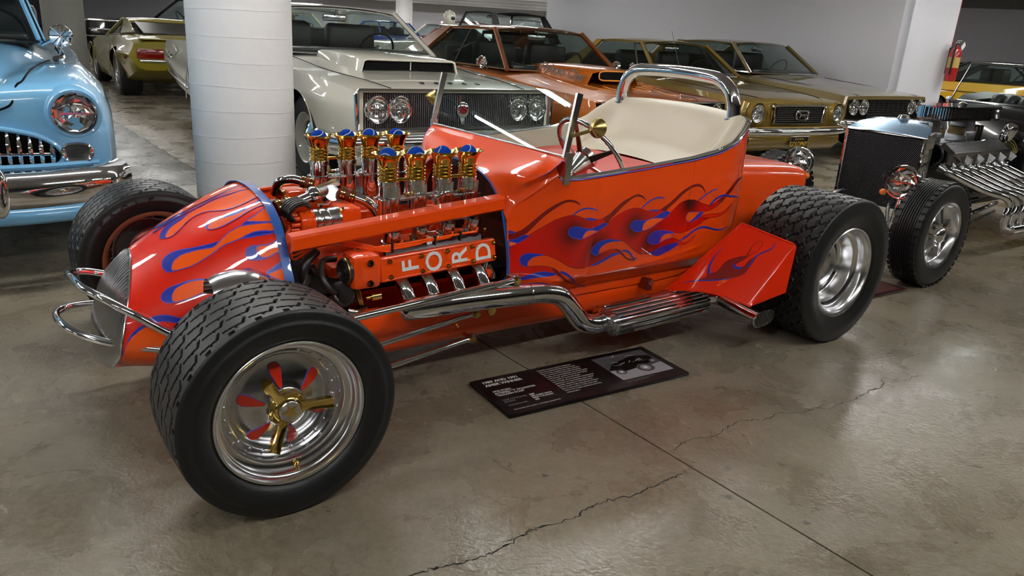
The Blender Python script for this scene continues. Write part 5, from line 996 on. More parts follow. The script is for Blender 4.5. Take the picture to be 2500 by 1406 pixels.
def greenhouse(root, wb, wt, rt, rb, pm, crown=.035, bow=.10, cw=.42, bx=None, glass=None, roofm=None, seats=SEATB, seat_x=None, lhd=True, trim=CHROME, seat_h=.28, vent=None, rearglass=True):
    """wb windscreen base, wt header, rt rear header, rb rear base, each (x, z, half width)"""
    glass = glass or TINT; roofm = roofm or pm; N = 13; ys = np.linspace(-1, 1, N)
    def row(x, z, w, cr_, bw): return [(x + bw * (1 - y * y), y * w, z + cr_ * (1 - abs(y) ** 2.2)) for y in ys]
    L_ = np.linspace(0, 1, 9); R_ = []
    for t in L_: R_.append(row(wt[0] + (rt[0] - wt[0]) * t, wt[1] + (rt[1] - wt[1]) * t + .022 * math.sin(PI * t), wt[2] + (rt[2] - wt[2]) * t + .012 * math.sin(PI * t), crown, bow * .45 * (1 - t)))
    R_ = np.array(R_); bot = R_.copy(); bot[:, :, 2] -= .03; bot[:, :, 1] *= .97
    m = M().grid(R_).grid(bot)
    for e, f_ in ((R_[0], bot[0]), (R_[-1], bot[-1]), (R_[:, 0], bot[:, 0]), (R_[:, -1], bot[:, -1])): m.grid(np.stack([e, f_], 1))
    m.build('roof', roofm, root, 45)
    # windscreen and rear window
    ws = [row(wb[0] + (wt[0] - wb[0]) * t, wb[1] + (wt[1] - .012 - wb[1]) * t, (wb[2] + (wt[2] - wb[2]) * t) * .975, crown * t, bow * (1 - .55 * t)) for t in np.linspace(0, 1, 5)]
    M().grid(ws).build('windscreen', glass, root, 80)
    if rearglass:
        rs = [row(rb[0] + (rt[0] - rb[0]) * t, rb[1] + (rt[1] - .012 - rb[1]) * t, (rb[2] + (rt[2] - rb[2]) * t) * .93, crown * t, -bow * .6 * (1 - t)) for t in np.linspace(0, 1, 5)]; M().grid(rs).build('rear_window', glass, root, 80)
    strip('windscreen_trim', [q for q in ws[-1]], .008, trim, root); strip('windscreen_trim', [q for q in ws[0]], .010, trim, root)
    for sg in (1, -1):
        A = np.array([wb[0], wb[2] * sg, wb[1]]); B = np.array([wt[0], wt[2] * sg, wt[1]]); C_ = np.array([rt[0], rt[2] * sg, rt[1]]); D = np.array([rb[0], rb[2] * sg, rb[1]])
        P = np.linspace(A, B, 6); M().tube(P, .026, 8).build('windscreen_pillar', roofm if roofm is not None else pm, root); strip('pillar_trim', P + np.array([.024, .006 * sg, .008]), .007, trim, root)
        E = A + (D - A) * ((A[0] - (D[0] + cw)) / (A[0] - D[0])); F_ = B + (C_ - B) * max(0., min(1., ((B[0] - (C_[0] + cw * .35)) / (B[0] - C_[0]))))
        quad_panel('quarter_pillar', [D, E, F_, C_][::sg], roofm, root, .03)
        quad_panel('side_window', [E + (A - E) * 0 + np.array([0, -.012 * sg, 0]), A + np.array([-.03, -.012 * sg, 0]), B + np.array([-.02, -.012 * sg, -.012]), F_ + np.array([0, -.012 * sg, -.012])][::sg], glass, root, .004)
        strip('drip_rail', np.linspace(B, C_, 8) + np.array([0, .004 * sg, -.006]), .007, trim, root); strip('belt_trim', np.linspace(A, E, 8) + np.array([0, .012 * sg, .004]), .008, trim, root)
        if bx: Q = E + (A - E) * bx; Q2 = F_ + (B - F_) * bx; strip('door_pillar', [Q, Q2 - np.array([0, .01 * sg, 0])], .013, trim if vent is None else SEATB, root)
    # cabin
    zf = min(wb[1], rb[1]) - .005; mid_w = min(wb[2], rb[2]) - .05
    M().box(((wb[0] + rb[0]) / 2, 0, zf), (abs(wb[0] - rb[0]) - .08, 2 * mid_w, .02)).build('cabin_floor', CARPET, root, 0)
    M().box((wb[0] - .16, 0, wb[1] + .015), (.34, 2 * mid_w, .055), bev=.02).build('dashboard', SEATB, root)
    sx = seat_x if seat_x is not None else (wb[0] * .45 + rb[0] * .55) + .25
    for y in (-.36, .36): M().box((sx, y, zf + seat_h / 2 - .02), (.16, .54, seat_h), bev=.05).build('seat_back', seats, root)
    M().box((sx - .75, 0, zf + .08), (.16, 1.1, .22), bev=.05).build('rear_seat', seats, root)
    sc_ = np.array([wb[0] - .42, .36 if lhd else -.36, wb[1] + .02]); sa_ = nrm([-.85, 0, .5]); u, v, _ = basis(sa_); sw_ = M().tube([sc_ + .19 * (math.cos(t) * u + math.sin(t) * v) for t in np.linspace(0, 2 * PI, 33)[:-1]], .011, 8, closed=True).build('steering_wheel', BLACK, root)
    M().cyl(sc_ - sa_ * .02, sc_ - sa_ * .2, .02, n=10).build('column', BLACK, sw_); M().tube([sc_ - .18 * u, sc_ + .18 * u], .008, 6).build('wheel_spoke', CHROME2, sw_)
    M().box((wt[0] - .06, 0, wt[1] - .07), (.03, .24, .06), bev=.012).build('rear_view_mirror', CHROME2, root); M().cyl((wt[0] - .04, 0, wt[1] - .05), (wt[0] - .02, 0, wt[1] + .01), .006, n=6).build('mirror_stalk', CHROME2, root)
def headlamp(root, c, r=.09, d=(1, 0, 0), bez=CHROME, depth=.05):
    c = np.array(c, float); d = nrm(d); h = sub('headlamp', root)
    M().lathe([(r * 1.16, -depth), (r * 1.18, -.004), (r * 1.12, .010), (r * 1.03, .008), (r * 1.0, -.006)], c, d, 40).build('bezel', bez, h)
    rr_ = M().lathe([(r, -.004), (r * .82, -.010), (r * .6, -.008), (r * .38, -.016), (r * .16, -.008), (0, -.010)], c, d, 13); g_ = np.random.default_rng(int(abs(c[1]) * 999)); V_ = rr_.v[0]; V_ += np.outer(g_.normal(0, .0035, len(V_)), d); rr_.build('reflector', REFL, h, 0)
    uu, vv_, _ = basis(d); M().box(c - d * .002, (.004, r * 1.5, .008), R=np.stack([d, uu, vv_], 1)).build('bulb_shield', REFL, h, 0)
    M().lathe([(r, -.004), (r * .9, .008), (r * .6, .018), (r * .3, .023), (0, .024)], c, d, 32).build('lens', LENS, h); return h
def bumper(root, P, hgt, name='bumper', m_=CHROME, dep=.07, k=5):
    """P: list of (x, y, z) for the half from centre outwards"""
    P = cr(np.array(P, float), k); P = np.r_[(P * np.array([1, -1, 1]))[::-1][:-1], P]; T = np.gradient(P, axis=0); T /= np.linalg.norm(T, axis=1)[:, None]; N_ = np.c_[T[:, 1], -T[:, 0], np.zeros(len(P))]
    S = [[p + n_ * a + np.array([0, 0, b]) for a, b in ((0, hgt / 2), (dep * .6, hgt * .47), (dep, hgt * .25), (dep * 1.05, 0), (dep, -hgt * .25), (dep * .6, -hgt * .47), (0, -hgt / 2))] for p, n_ in zip(P, N_)]
    return M().grid(S, cv=True).build(name, m_, root, 50)
def place(root, x, y, deg): root.location = (x, y, 0); root.rotation_euler = (0, 0, math.radians(deg)); return root

# ------------------------------------------------------------------ cream-white muscle coupe with the full-width grille
CREAM = paint('ivory paint', (214, 212, 198), .3)
dg = thing('hardtop_coupe', 'ivory white hardtop coupe with full-width grille, four lamps and a bonnet scoop', 'car')
place(dg, -.517, 6.195, -52.2); dg.scale = (1, 1, 1.04)
st = [(.04, .80, .78, .86, .66, .90, .36, .84), (0, .815, .79, .89, .66, .93, .34, .86), (-.25, .845, .815, .92, .66, .955, .30, .88), (-.8, .88, .845, .935, .66, .965, .26, .89), (-1.4, .925, .885, .935, .66, .965, .25, .89), (-1.75, .955, .92, .93, .66, .965, .25, .89), (-2.6, .955, .93, .93, .66, .965, .25, .89), (-3.4, .95, .935, .93, .68, .965, .25, .89), (-4.2, .945, .93, .925, .70, .96, .30, .88), (-4.9, .92, .915, .91, .70, .945, .38, .86), (-5.35, .895, .895, .885, .70, .92, .46, .83)]
car_body(dg, st, CREAM, [(-.98, .37, .35), (-3.95, .36, .36)])
greenhouse(dg, (-1.72, .965, .80), (-2.28, 1.335, .64), (-3.55, 1.325, .62), (-4.15, .96, .78), CREAM, bow=.16, cw=.45, glass=GLASS, seat_x=-2.75)
# recessed grille with chrome surround
M().box((-.01, 0, .655), (.04, 1.74, .27)).build('grille_recess', DARK, dg, 0)
M().box((.035, 0, .655), (.012, 1.70, .25)).build('grille_panel', mat('grille black', (.03, .03, .032), .4, .5), dg, 0)
m = M()
for y in np.linspace(-.84, .84, 92): m.box((.045, y, .655), (.010, .0075, .235))
gb = m.build('grille_bars', CHROME2, dg, 0); gb['kind'] = 'stuff'
S = [(.055, -.895, .795), (.055, .895, .795), (.055, .915, .77), (.055, .905, .53), (.055, .88, .515), (.055, -.88, .515), (.055, -.905, .53), (.055, -.915, .77)]
M().tube(S, .016, 8, closed=True).build('grille_surround', CHROME, dg)
for sg in (1, -1): quad_panel('grille_end', [(.05, .90 * sg, .78), (.05, .90 * sg, .53), (.0, .85 * sg, .54), (.0, .85 * sg, .775)][::sg], CHROME2, dg, .01)
for y in (-.746, -.556, .556, .746): headlamp(dg, (.062, y, .665), .085)
e = M().lathe([(.055, 0), (.058, .008), (.05, .014), (0, .016)], (.058, .0, .66), (1, 0, 0), 32).build('grille_emblem', CHROME, dg); M().lathe([(.034, .016), (.03, .022), (0, .024)], (.058, 0, .66), (1, 0, 0), 24).build('emblem_centre', REDLENS, e)
M().prism([(-.022, .09), (.022, .09), (.03, -.03), (.012, -.13), (-.012, -.13), (-.03, -.03)], (.05, 0, .68), (0, 1, 0), (0, 0, 1), (1, 0, 0), .012).build('emblem_bar', CHROME, dg, 0)
for ch, y in zip('DODGE', (-.26, -.13, 0, .13, .26)): put_text(M(), ch, .055, (-.135 - .0, y, .838), (0, 1, 0), (-1, 0, .18), ext=.003, bold=.001).build('bonnet_letter', BLACK, dg, 0)
# bonnet scoop
S = []
for x, z1, w, z0 in ((-.78, .965, .44, .885), (-.80, .972, .455, .885), (-1.2, .995, .47, .90), (-1.62, .995, .48, .93)): S.append([(x, -w - .03, z0 - .02), (x, -w, z1 - .01), (x, -w + .03, z1), (x, 0, z1 + .012), (x, w - .03, z1), (x, w, z1 - .01), (x, w + .03, z0 - .02)])
M().grid(S).build('bonnet_scoop', CREAM, dg, 40)
M().box((-.80, 0, .922), (.02, .85, .062)).build('scoop_mouth', DARK, dg, 0); M().box((-.785, 0, .922), (.012, .006, .07)).build('scoop_divider', CREAM, dg, 0)
strip('scoop_lip', [(-.78, -.47, .87), (-.778, -.442, .955), (-.775, -.41, .967), (-.775, .41, .967), (-.778, .442, .955), (-.78, .47, .87)], .010, CREAM, dg)
for sg in (1, -1): strip('bonnet_gap', [(.03, .62 * sg, .812), (-.3, .66 * sg, .842), (-.9, .71 * sg, .872), (-1.6, .74 * sg, .935)], .003, DARK, dg, 5, 4)
bumper(dg, [(.13, 0, .43), (.12, .5, .43), (.06, .88, .43), (-.12, 1.0, .43)], .13); bumper(dg, [(.09, 0, .31), (.06, .6, .31), (-.05, .9, .31)], .09, 'lower_valance', CREAM)
M().box((.21, -.2, .42), (.02, .18, .07), bev=.01).build('marker_lamp', CHROME2, dg)
for sg in (1, -1):
    strip('fender_trim', [(-.12, .945 * sg, .455), (-.45, .972 * sg, .465), (-.58, .974 * sg, .45)], .012, CHROME, dg); strip('sill_trim', [(-1.45, .905 * sg, .29), (-3.55, .905 * sg, .29)], .012, CHROME, dg); strip('sill_trim', [(-4.35, .93 * sg, .42), (-5.3, .915 * sg, .55)], .010, CHROME, dg)
    put_text(M(), 'Coronet', .10, (-4.9, .945 * sg, .74), (-sg, 0, 0), (0, 0, 1), ext=.002, shear=.3).build('quarter_script', CHROME, dg, 0)
    strip('quarter_scallop', [(-4.75, .952 * sg, .86), (-4.6, .962 * sg, .80), (-4.9, .950 * sg, .72), (-5.25, .925 * sg, .80)], .006, CREAM, dg, 6, 5)
    for x in (-.98, -3.95): wheel(dg, x, .80 * sg, .335, .18, 'cap', .60, CREAM if x > -2 else CREAM)

# ------------------------------------------------------------------ burnt-orange drag coupe
BURNT = paint('burnt orange paint', (176, 92, 14), .3, .15); BURNT2 = paint('dark orange roof paint', (126, 66, 16), .3, .1); PIN = paint('pale orange pinstripe', (226, 150, 70))
oc = thing('drag_coupe', 'burnt orange drag-race coupe with teardrop bonnet scoop and pale pinstripes', 'car'); place(oc, 1.30, 7.33, -54)
st = [(.02, .76, .75, .80, .62, .84, .40, .80), (-.05, .775, .765, .84, .62, .87, .36, .82), (-.4, .82, .795, .87, .62, .895, .30, .84), (-1.0, .87, .83, .875, .62, .905, .26, .85), (-1.5, .915, .875, .87, .62, .905, .26, .85), (-2.4, .925, .90, .87, .64, .905, .26, .85), (-3.4, .92, .90, .865, .66, .90, .27, .84), (-4.1, .90, .885, .85, .68, .885, .34, .82), (-4.6, .87, .865, .82, .68, .85, .42, .78)]
car_body(oc, st, BURNT, [(-.85, .33, .33), (-3.6, .36, .36)])
greenhouse(oc, (-1.50, .925, .76), (-2.00, 1.315, .60), (-3.05, 1.30, .60), (-3.95, .925, .74), BURNT2, bow=.12, cw=.5, glass=TINT, seat_x=-2.35, bx=.45, vent=1)
S = []      # teardrop scoop, rising from the cowl to an open mouth
for x, w, z0, z1 in ((-.72, .30, .86, .975), (-.75, .315, .86, .99), (-1.0, .33, .87, 1.01), (-1.3, .36, .89, 1.015), (-1.62, .40, .92, 1.0)):
    S.append([(x, -w - .05, z0 - .03), (x, -w, (z0 + z1) / 2), (x, -w + .02, z1 - .02), (x, -w * .6, z1), (x, 0, z1 + .005), (x, w * .6, z1), (x, w - .02, z1 - .02), (x, w, (z0 + z1) / 2), (x, w + .05, z0 - .03)])
M().grid(S).build('bonnet_scoop', BURNT, oc, 60)
a = np.linspace(0, 2 * PI, 32, endpoint=False); q = [(.20 * math.copysign(abs(math.cos(t)) ** .35, math.cos(t)), .045 * math.copysign(abs(math.sin(t)) ** .6, math.sin(t))) for t in a]
M().prism(q, (-.725, 0, .935), (0, 1, 0), (0, 0, 1), (1, 0, 0), .01).build('scoop_mouth', DARK, oc, 0); M().tube([(-.712, y, .935 + z) for y, z in q], .007, 6, closed=True).build('scoop_mouth_rim', PIN, oc)
put_text(M(), 'Flyhom Char', .13, (-1.05, -.40, .945), (.99, .05, -.1), (0, .35, .94), ext=.0015, shear=.25, bold=.002).build('scoop_script', mat('brown script', srgb(52, 26, 8), .4), oc, 0)
def on_hood(x, y): return (x, y, float(np.interp(-x, [0, .05, .4, 1.0, 1.5], [.765, .78, .825, .875, .915])) - .05 * (abs(y) / .87) ** 2.2 + .004)
for sg in (1, -1):
    for P in ([(-1.45, .42), (-1.0, .50), (-.5, .52), (-.28, .48), (-.22, .40), (-.26, .30), (-.5, .36), (-.7, .38)], [(-1.45, .62), (-1.0, .70), (-.4, .72), (-.12, .66), (-.06, .4)], [(-.62, .22), (-.45, .24), (-.36, .18), (-.38, .10), (-.5, .06)]):
        strip('pinstripe', cr([on_hood(x, y * sg) for x, y in P], 5), .0035, PIN, oc, 5)
    strip('fender_stripe', [(-.1, .885 * sg, .70), (-.5, .902 * sg, .70), (-1.2, .908 * sg, .62)], .003, PIN, oc, 5)
    c = on_hood(-.18, .42 * sg); M().cyl(c, np.array(c) + np.array([0, 0, .03]), .012, n=10).build('bonnet_pin', CHROME, oc); M().box(np.array(c) + np.array([0, 0, .022]), (.05, .02, .012), bev=.004).build('pin_clip', CHROME, oc); strip('pin_lanyard', cr([c, np.array(c) + np.array([.08, .08 * sg, .004]), np.array(c) + np.array([.17, .08 * sg, -.03])], 5), .003, BLACK, oc, 5)
    headlamp(oc, (.045, .70 * sg, .655), .085); strip('fender_edge', [(.03, .80 * sg, .755), (-.3, .86 * sg, .785), (-.9, .872 * sg, .825)], .006, BURNT2, oc)
    for x in (-.85, -3.6): wheel(oc, x, .76 * sg, .33, .17, 'spoke', .6)
    M().lathe([(.06, 0), (.065, .02), (.05, .05), (0, .06)], (-1.7, .93 * sg, .98), (-1, .1 * sg, 0), 24).cyl((-1.68, .88 * sg, .92), (-1.7, .92 * sg, .97), .008, n=8).build('door_mirror', CHROME, oc)
M().box((.01, 0, .655), (.05, 1.66, .19)).build('grille_recess', DARK, oc, 0)
for z in np.linspace(.585, .725, 7): M().box((.035, 0, z), (.012, 1.20, .007)).build('grille_bar', SOOT, oc, 0)
strip('bonnet_edge_trim', [(.035, -.8, .757), (.04, 0, .762), (.035, .8, .757)], .009, CHROME, oc); bumper(oc, [(.10, 0, .46), (.08, .5, .46), (.0, .84, .46)], .10)
M().box((-1.52, -.45, .955), (.01, .10, .035)).build('windscreen_sticker', mat('pale sticker', srgb(130, 170, 180), .5), oc, 0)
for y in (-.35, .25): M().tube([(-1.47, y, .935), (-1.62, y - .28, .99)], .006, 6).build('wiper', CHROME2, oc)
strip('roll_cage_bar', [(-2.4, -.55, .92), (-2.35, -.52, 1.27), (-2.35, .52, 1.27), (-2.4, .55, .92)], .02, BLACK, oc); strip('roll_cage_bar', [(-2.36, -.52, 1.2), (-3.2, -.5, .95)], .02, BLACK, oc)

# ------------------------------------------------------------------ gold pony car
GOLDP = paint('gold metallic paint', (132, 108, 42), .32, .35)
mu = thing('pony_car', 'gold metallic coupe with a galloping horse in its grille and a black number plate', 'car'); place(mu, 3.068, 8.945, -57)
st = [(.06, .735, .70, .70, .60, .74, .47, .66), (0, .76, .735, .80, .61, .845, .42, .78), (-.12, .785, .755, .83, .62, .865, .36, .80), (-.5, .825, .785, .84, .62, .875, .30, .82), (-1.1, .865, .815, .845, .62, .88, .26, .83), (-1.5, .895, .85, .845, .62, .88, .26, .83), (-2.4, .905, .875, .845, .62, .88, .26, .83), (-3.3, .90, .875, .845, .64, .88, .26, .83), (-4.0, .88, .86, .83, .66, .865, .32, .80), (-4.5, .85, .84, .79, .66, .82, .42, .74)]
car_body(mu, st, GOLDP, [(-.80, .33, .33), (-3.52, .34, .34)])
greenhouse(mu, (-1.55, .905, .74), (-2.05, 1.27, .58), (-2.95, 1.265, .58), (-3.5, .91, .70), GOLDP, bow=.12, cw=.32, glass=TINT, seat_x=-2.45, bx=.8)
q = cr([(-.43, .080), (-.395, .10), (.395, .10), (.43, .080), (.405, -.065), (.36, -.095), (-.36, -.095), (-.405, -.065)], 3, True)
M().prism(q, (.075, 0, .60), (0, 1, 0), (0, 0, 1), (1, 0, 0), .012).build('grille_recess', DARK, mu, 0); M().tube([(.095, y, .60 + z) for y, z in q], .011, 8, closed=True).build('grille_surround', CHROME, mu)
for z in np.linspace(-.07, .075, 8): M().box((.09, 0, .60 + z), (.008, .78, .006)).build('grille_bar', CHROME2, mu, 0)
co = [(.10 * math.copysign(abs(math.cos(t)) ** .5, math.cos(t)), .052 * math.copysign(abs(math.sin(t)) ** .5, math.sin(t))) for t in np.linspace(0, 2 * PI, 28, endpoint=False)]
M().tube([(.112, y + .03, .60 + z) for y, z in co], .011, 8, closed=True).build('corral', CHROME, mu)
ho = [(-.07, .005), (-.045, .018), (-.02, .012), (.015, .012), (.04, .02), (.065, .035), (.078, .024), (.066, .016), (.05, -.004), (.066, -.026), (.055, -.03), (.036, -.012), (.0, -.008), (-.022, -.012), (-.05, -.034), (-.062, -.03), (-.04, -.006), (-.06, .0), (-.085, -.012)]
M().prism([(-a_ * .95 + .03, b_) for a_, b_ in ho], (.106, 0, .60), (0, 1, 0), (0, 0, 1), (1, 0, 0), .016).build('horse_emblem', CHROME, mu, 0)
for sg in (1, -1):
    headlamp(mu, (.085, .69 * sg, .615), .085, (1, .05 * sg, 0), CHROME2); S = [[(.055 + .045 * (1 if k == 1 else 0), (.69 + rr * math.cos(t)) * sg, .615 + rr * math.sin(t)) for t in np.linspace(0, 2 * PI, 28, endpoint=False)] for k, rr in ((0, .135), (1, .115), (2, .098))]; M().grid(S, cv=True).build('lamp_surround', GOLDP, mu)
    for k in range(2): M().box((.088 - .012 * k, (.46 + .045 * k) * sg, .60), (.02, .018, .10), bev=.008).build('gill', GOLDP, mu)
    M().tube([(.06, .42 * sg, .70), (.05, .43 * sg, .50)], .004, 6).build('fender_gap', DARK, mu)
    for x in (-.80, -3.52): wheel(mu, x, .74 * sg, .32, .17, 'cap', .6)
    M().box((.07, .66 * sg, .30), (.05, .08, .04), bev=.012).build('turn_lamp', CHROME2, mu)
    strip('bonnet_gap', [(.08, .40 * sg, .715), (-.1, .55 * sg, .775), (-.6, .68 * sg, .815), (-1.4, .70 * sg, .865)], .003, DARK, mu, 5, 4)
    M().lathe([(.045, 0), (.05, .015), (.03, .035), (0, .04)], (-1.8, .90 * sg, .97), (-1, 0, 0), 20).build('door_mirror', CHROME, mu)
for y in (-.28, -.10, .10, .28): M().box((.07, y, .722), (.02, .025, .006), bev=.002).build('bonnet_stud', CHROME, mu)
bumper(mu, [(.17, 0, .425), (.155, .45, .425), (.09, .78, .43), (-.10, .90, .44)], .085); strip('bumper_line', [(.16, -.75, .475), (.20, 0, .475), (.16, .75, .475)], .008, GOLDP, mu)
S = [[(x, y, z) for x, z in ((.06, .40), (.10, .36), (.10, .28), (.02, .20))] for y in np.linspace(-.78, .78, 9)]; M().grid(S).build('front_valance', GOLDP, mu, 60)
M().box((.125, .03, .285), (.006, .31, .155)).build('number_plate', mat('black plate', (.01, .01, .01), .4), mu, 0)
put_text(M(), 'GOLDPNY', .082, (.130, .03, .275), (0, 1, 0), (0, 0, 1), ext=.001, sx=.78, bold=.001).build('plate_number', mat('plate yellow', srgb(230, 190, 60), .5), mu, 0)
put_text(M(), 'CALIFORNIA', .028, (.130, .03, .335), (0, 1, 0), (0, 0, 1), ext=.001).build('plate_state', mat('plate yellow', srgb(230, 190, 60), .5), mu, 0)
M().tube([(.13, -.125, .2075), (.13, .185, .2075), (.13, .185, .3625), (.13, -.125, .3625)], .005, 6, closed=True).build('plate_frame', CHROME, mu)
M().cyl((-1.2, -.62, .85), (-1.5, -.60, 1.42), .003, n=5).build('aerial', CHROME, mu)

# ------------------------------------------------------------------ dark gold coupe by the wall
OLIVE = paint('bronze gold paint', (118, 102, 62), .3, .3)
ch = thing('bronze_coupe', 'bronze gold coupe with quad headlamps and barred grille beside the side wall', 'car'); place(ch, 4.732, 10.356, -53.5)
st = [(.03, .80, .79, .94, .66, .97, .40, .92), (-.05, .825, .80, .96, .66, .99, .36, .94), (-.4, .87, .835, .965, .66, 1.0, .30, .95), (-1.0, .91, .865, .965, .66, 1.0, .26, .95), (-1.5, .945, .90, .96, .66, 1.0, .26, .95), (-2.5, .95, .92, .955, .66, .995, .26, .94), (-3.6, .945, .92, .95, .68, .99, .28, .93), (-4.4, .92, .90, .93, .70, .97, .36, .90), (-4.95, .88, .87, .90, .70, .94, .45, .86)]
car_body(ch, st, OLIVE, [(-.85, .35, .34), (-3.7, .36, .35)])
greenhouse(ch, (-1.60, .955, .80), (-2.1, 1.335, .64), (-3.15, 1.325, .64), (-3.85, .955, .80), OLIVE, bow=.12, cw=.42, glass=TINT, seat_x=-2.55)
M().box((.015, 0, .63), (.05, 1.84, .24)).build('grille_recess', DARK, ch, 0)
for k, z in enumerate(np.linspace(.525, .735, 11)): M().box((.045 if z > .6 else .06, 0, z), (.010, .92 if z > .6 else 1.0, .007)).build('grille_bar', CHROME2, ch, 0)
for y in np.linspace(-.36, .36, 7): M().box((.05, y, .67), (.008, .006, .13)).build('grille_upright', CHROME2, ch, 0)
M().box((.04, 0, .75), (.02, 1.84, .014)).build('grille_top_trim', CHROME, ch, 0)
for y in (-.80, -.58, .58, .80): headlamp(ch, (.055, y, .655), .085)
bumper(ch, [(.14, .0, .45), (.13, .5, .45), (.06, .92, .46), (-.12, 1.02, .47)], .11)
for sg in (1, -1):
    for x in (-.85, -3.7): wheel(ch, x, .84 * sg, .335, .18, 'cap', .6)
    strip('bonnet_gap', [(.03, .70 * sg, .805), (-.5, .74 * sg, .855), (-1.45, .76 * sg, .925)], .003, DARK, ch, 5, 4)
# ------------------------------------------------------------------ pale blue lead sled at the left
SKY = paint('baby blue paint', (118, 180, 222), .28)
mr = thing('lead_sled', 'pale blue rounded custom sedan with toothed chrome grille and heavy bumper', 'car'); place(mr, -2.77, 3.40, -57)
st = []
def sled(x, zc, hw, zf, wf, zm, wm, zl, wl):   # hood centre height, hood half width, fender crown
    top = [(0, zc), (hw * .5, zc - .01), (hw * .82, zc - .035), (hw, zc - .09 if zc - .09 > zf - .02 else zf - .01), (hw + .08, zf + .005), ((hw + wf) / 2 + .06, zf + .012), (wf - .06, zf - .02), (wf, zf - .09)]; sd = [(wf, zf - .09), (.5 * (wf + wm) + .01, .5 * (zf - .09 + zm)), (wm, zm), (.5 * (wm + wl) + .01, .5 * (zm + zl)), (wl, zl)]
    c = np.r_[cr(top, 4), cr(sd, 4)[1:], [(wl - .15, zl - .03), (0, zl - .03)]]; return np.c_[np.full(len(c), x), c]
SEC = np.array([sled(.055, .70, .30, .76, .60, .62, .66, .42, .60), sled(.04, .80, .34, .86, .70, .64, .76, .38, .72), sled(.0, .86, .36, .90, .76, .65, .815, .34, .78), sled(-.08, .905, .40, .925, .80, .66, .84, .32, .81), sled(-.25, .95, .44, .95, .835, .66, .87, .30, .84), sled(-.6, 1.00, .50, .965, .86, .66, .90, .28, .87), sled(-1.1, 1.045, .56, .955, .875, .66, .92, .27, .88), sled(-1.5, 1.06, .60, .94, .885, .66, .93, .26, .89), sled(-2.4, 1.04, .66, .95, .89, .66, .94, .26, .90), sled(-3.4, 1.02, .62, .95, .88, .66, .94, .28, .90), sled(-4.4, .95, .5, .90, .80, .64, .88, .32, .84), sled(-4.9, .80, .3, .74, .6, .58, .7, .4, .66)])
A = np.array([cr(SEC[:, j], 5) for j in range(SEC.shape[1])]).transpose(1, 0, 2); full = np.concatenate([A, (A * np.array([1, -1, 1]))[:, ::-1][:, 1:-1]], 1); n = full.shape[1]
m = M().grid(full, cv=True); m.f.append(tuple(range(n))[::-1]); m.f.append(tuple(range((len(full) - 1) * n, len(full) * n))); mb_ = m.build('body', SKY, mr, 50)
from mathutils.bvhtree import BVHTree
bv_ = BVHTree.FromPolygons([v.co.copy() for v in mb_.data.vertices], [tuple(p.vertices) for p in mb_.data.polygons])
def drop(p, d):
    h_ = bv_.ray_cast(Vector(p), Vector(d)); return h_[0] if h_[0] is not None else Vector(p)
greenhouse(mr, (-1.45, 1.055, .62), (-1.85, 1.42, .52), (-2.9, 1.42, .52), (-3.9, 1.02, .60), SKY, bow=.20, cw=.8, glass=TINT, seat_x=-2.2, crown=.06, trim=BLACK)
S = [(-1.40, -.60, 1.06), (-1.33, -.3, 1.08), (-1.28, 0, 1.085), (-1.33, .3, 1.08), (-1.40, .60, 1.06)]; strip('cowl_gap', S, .004, DARK, mr, 5, 5)
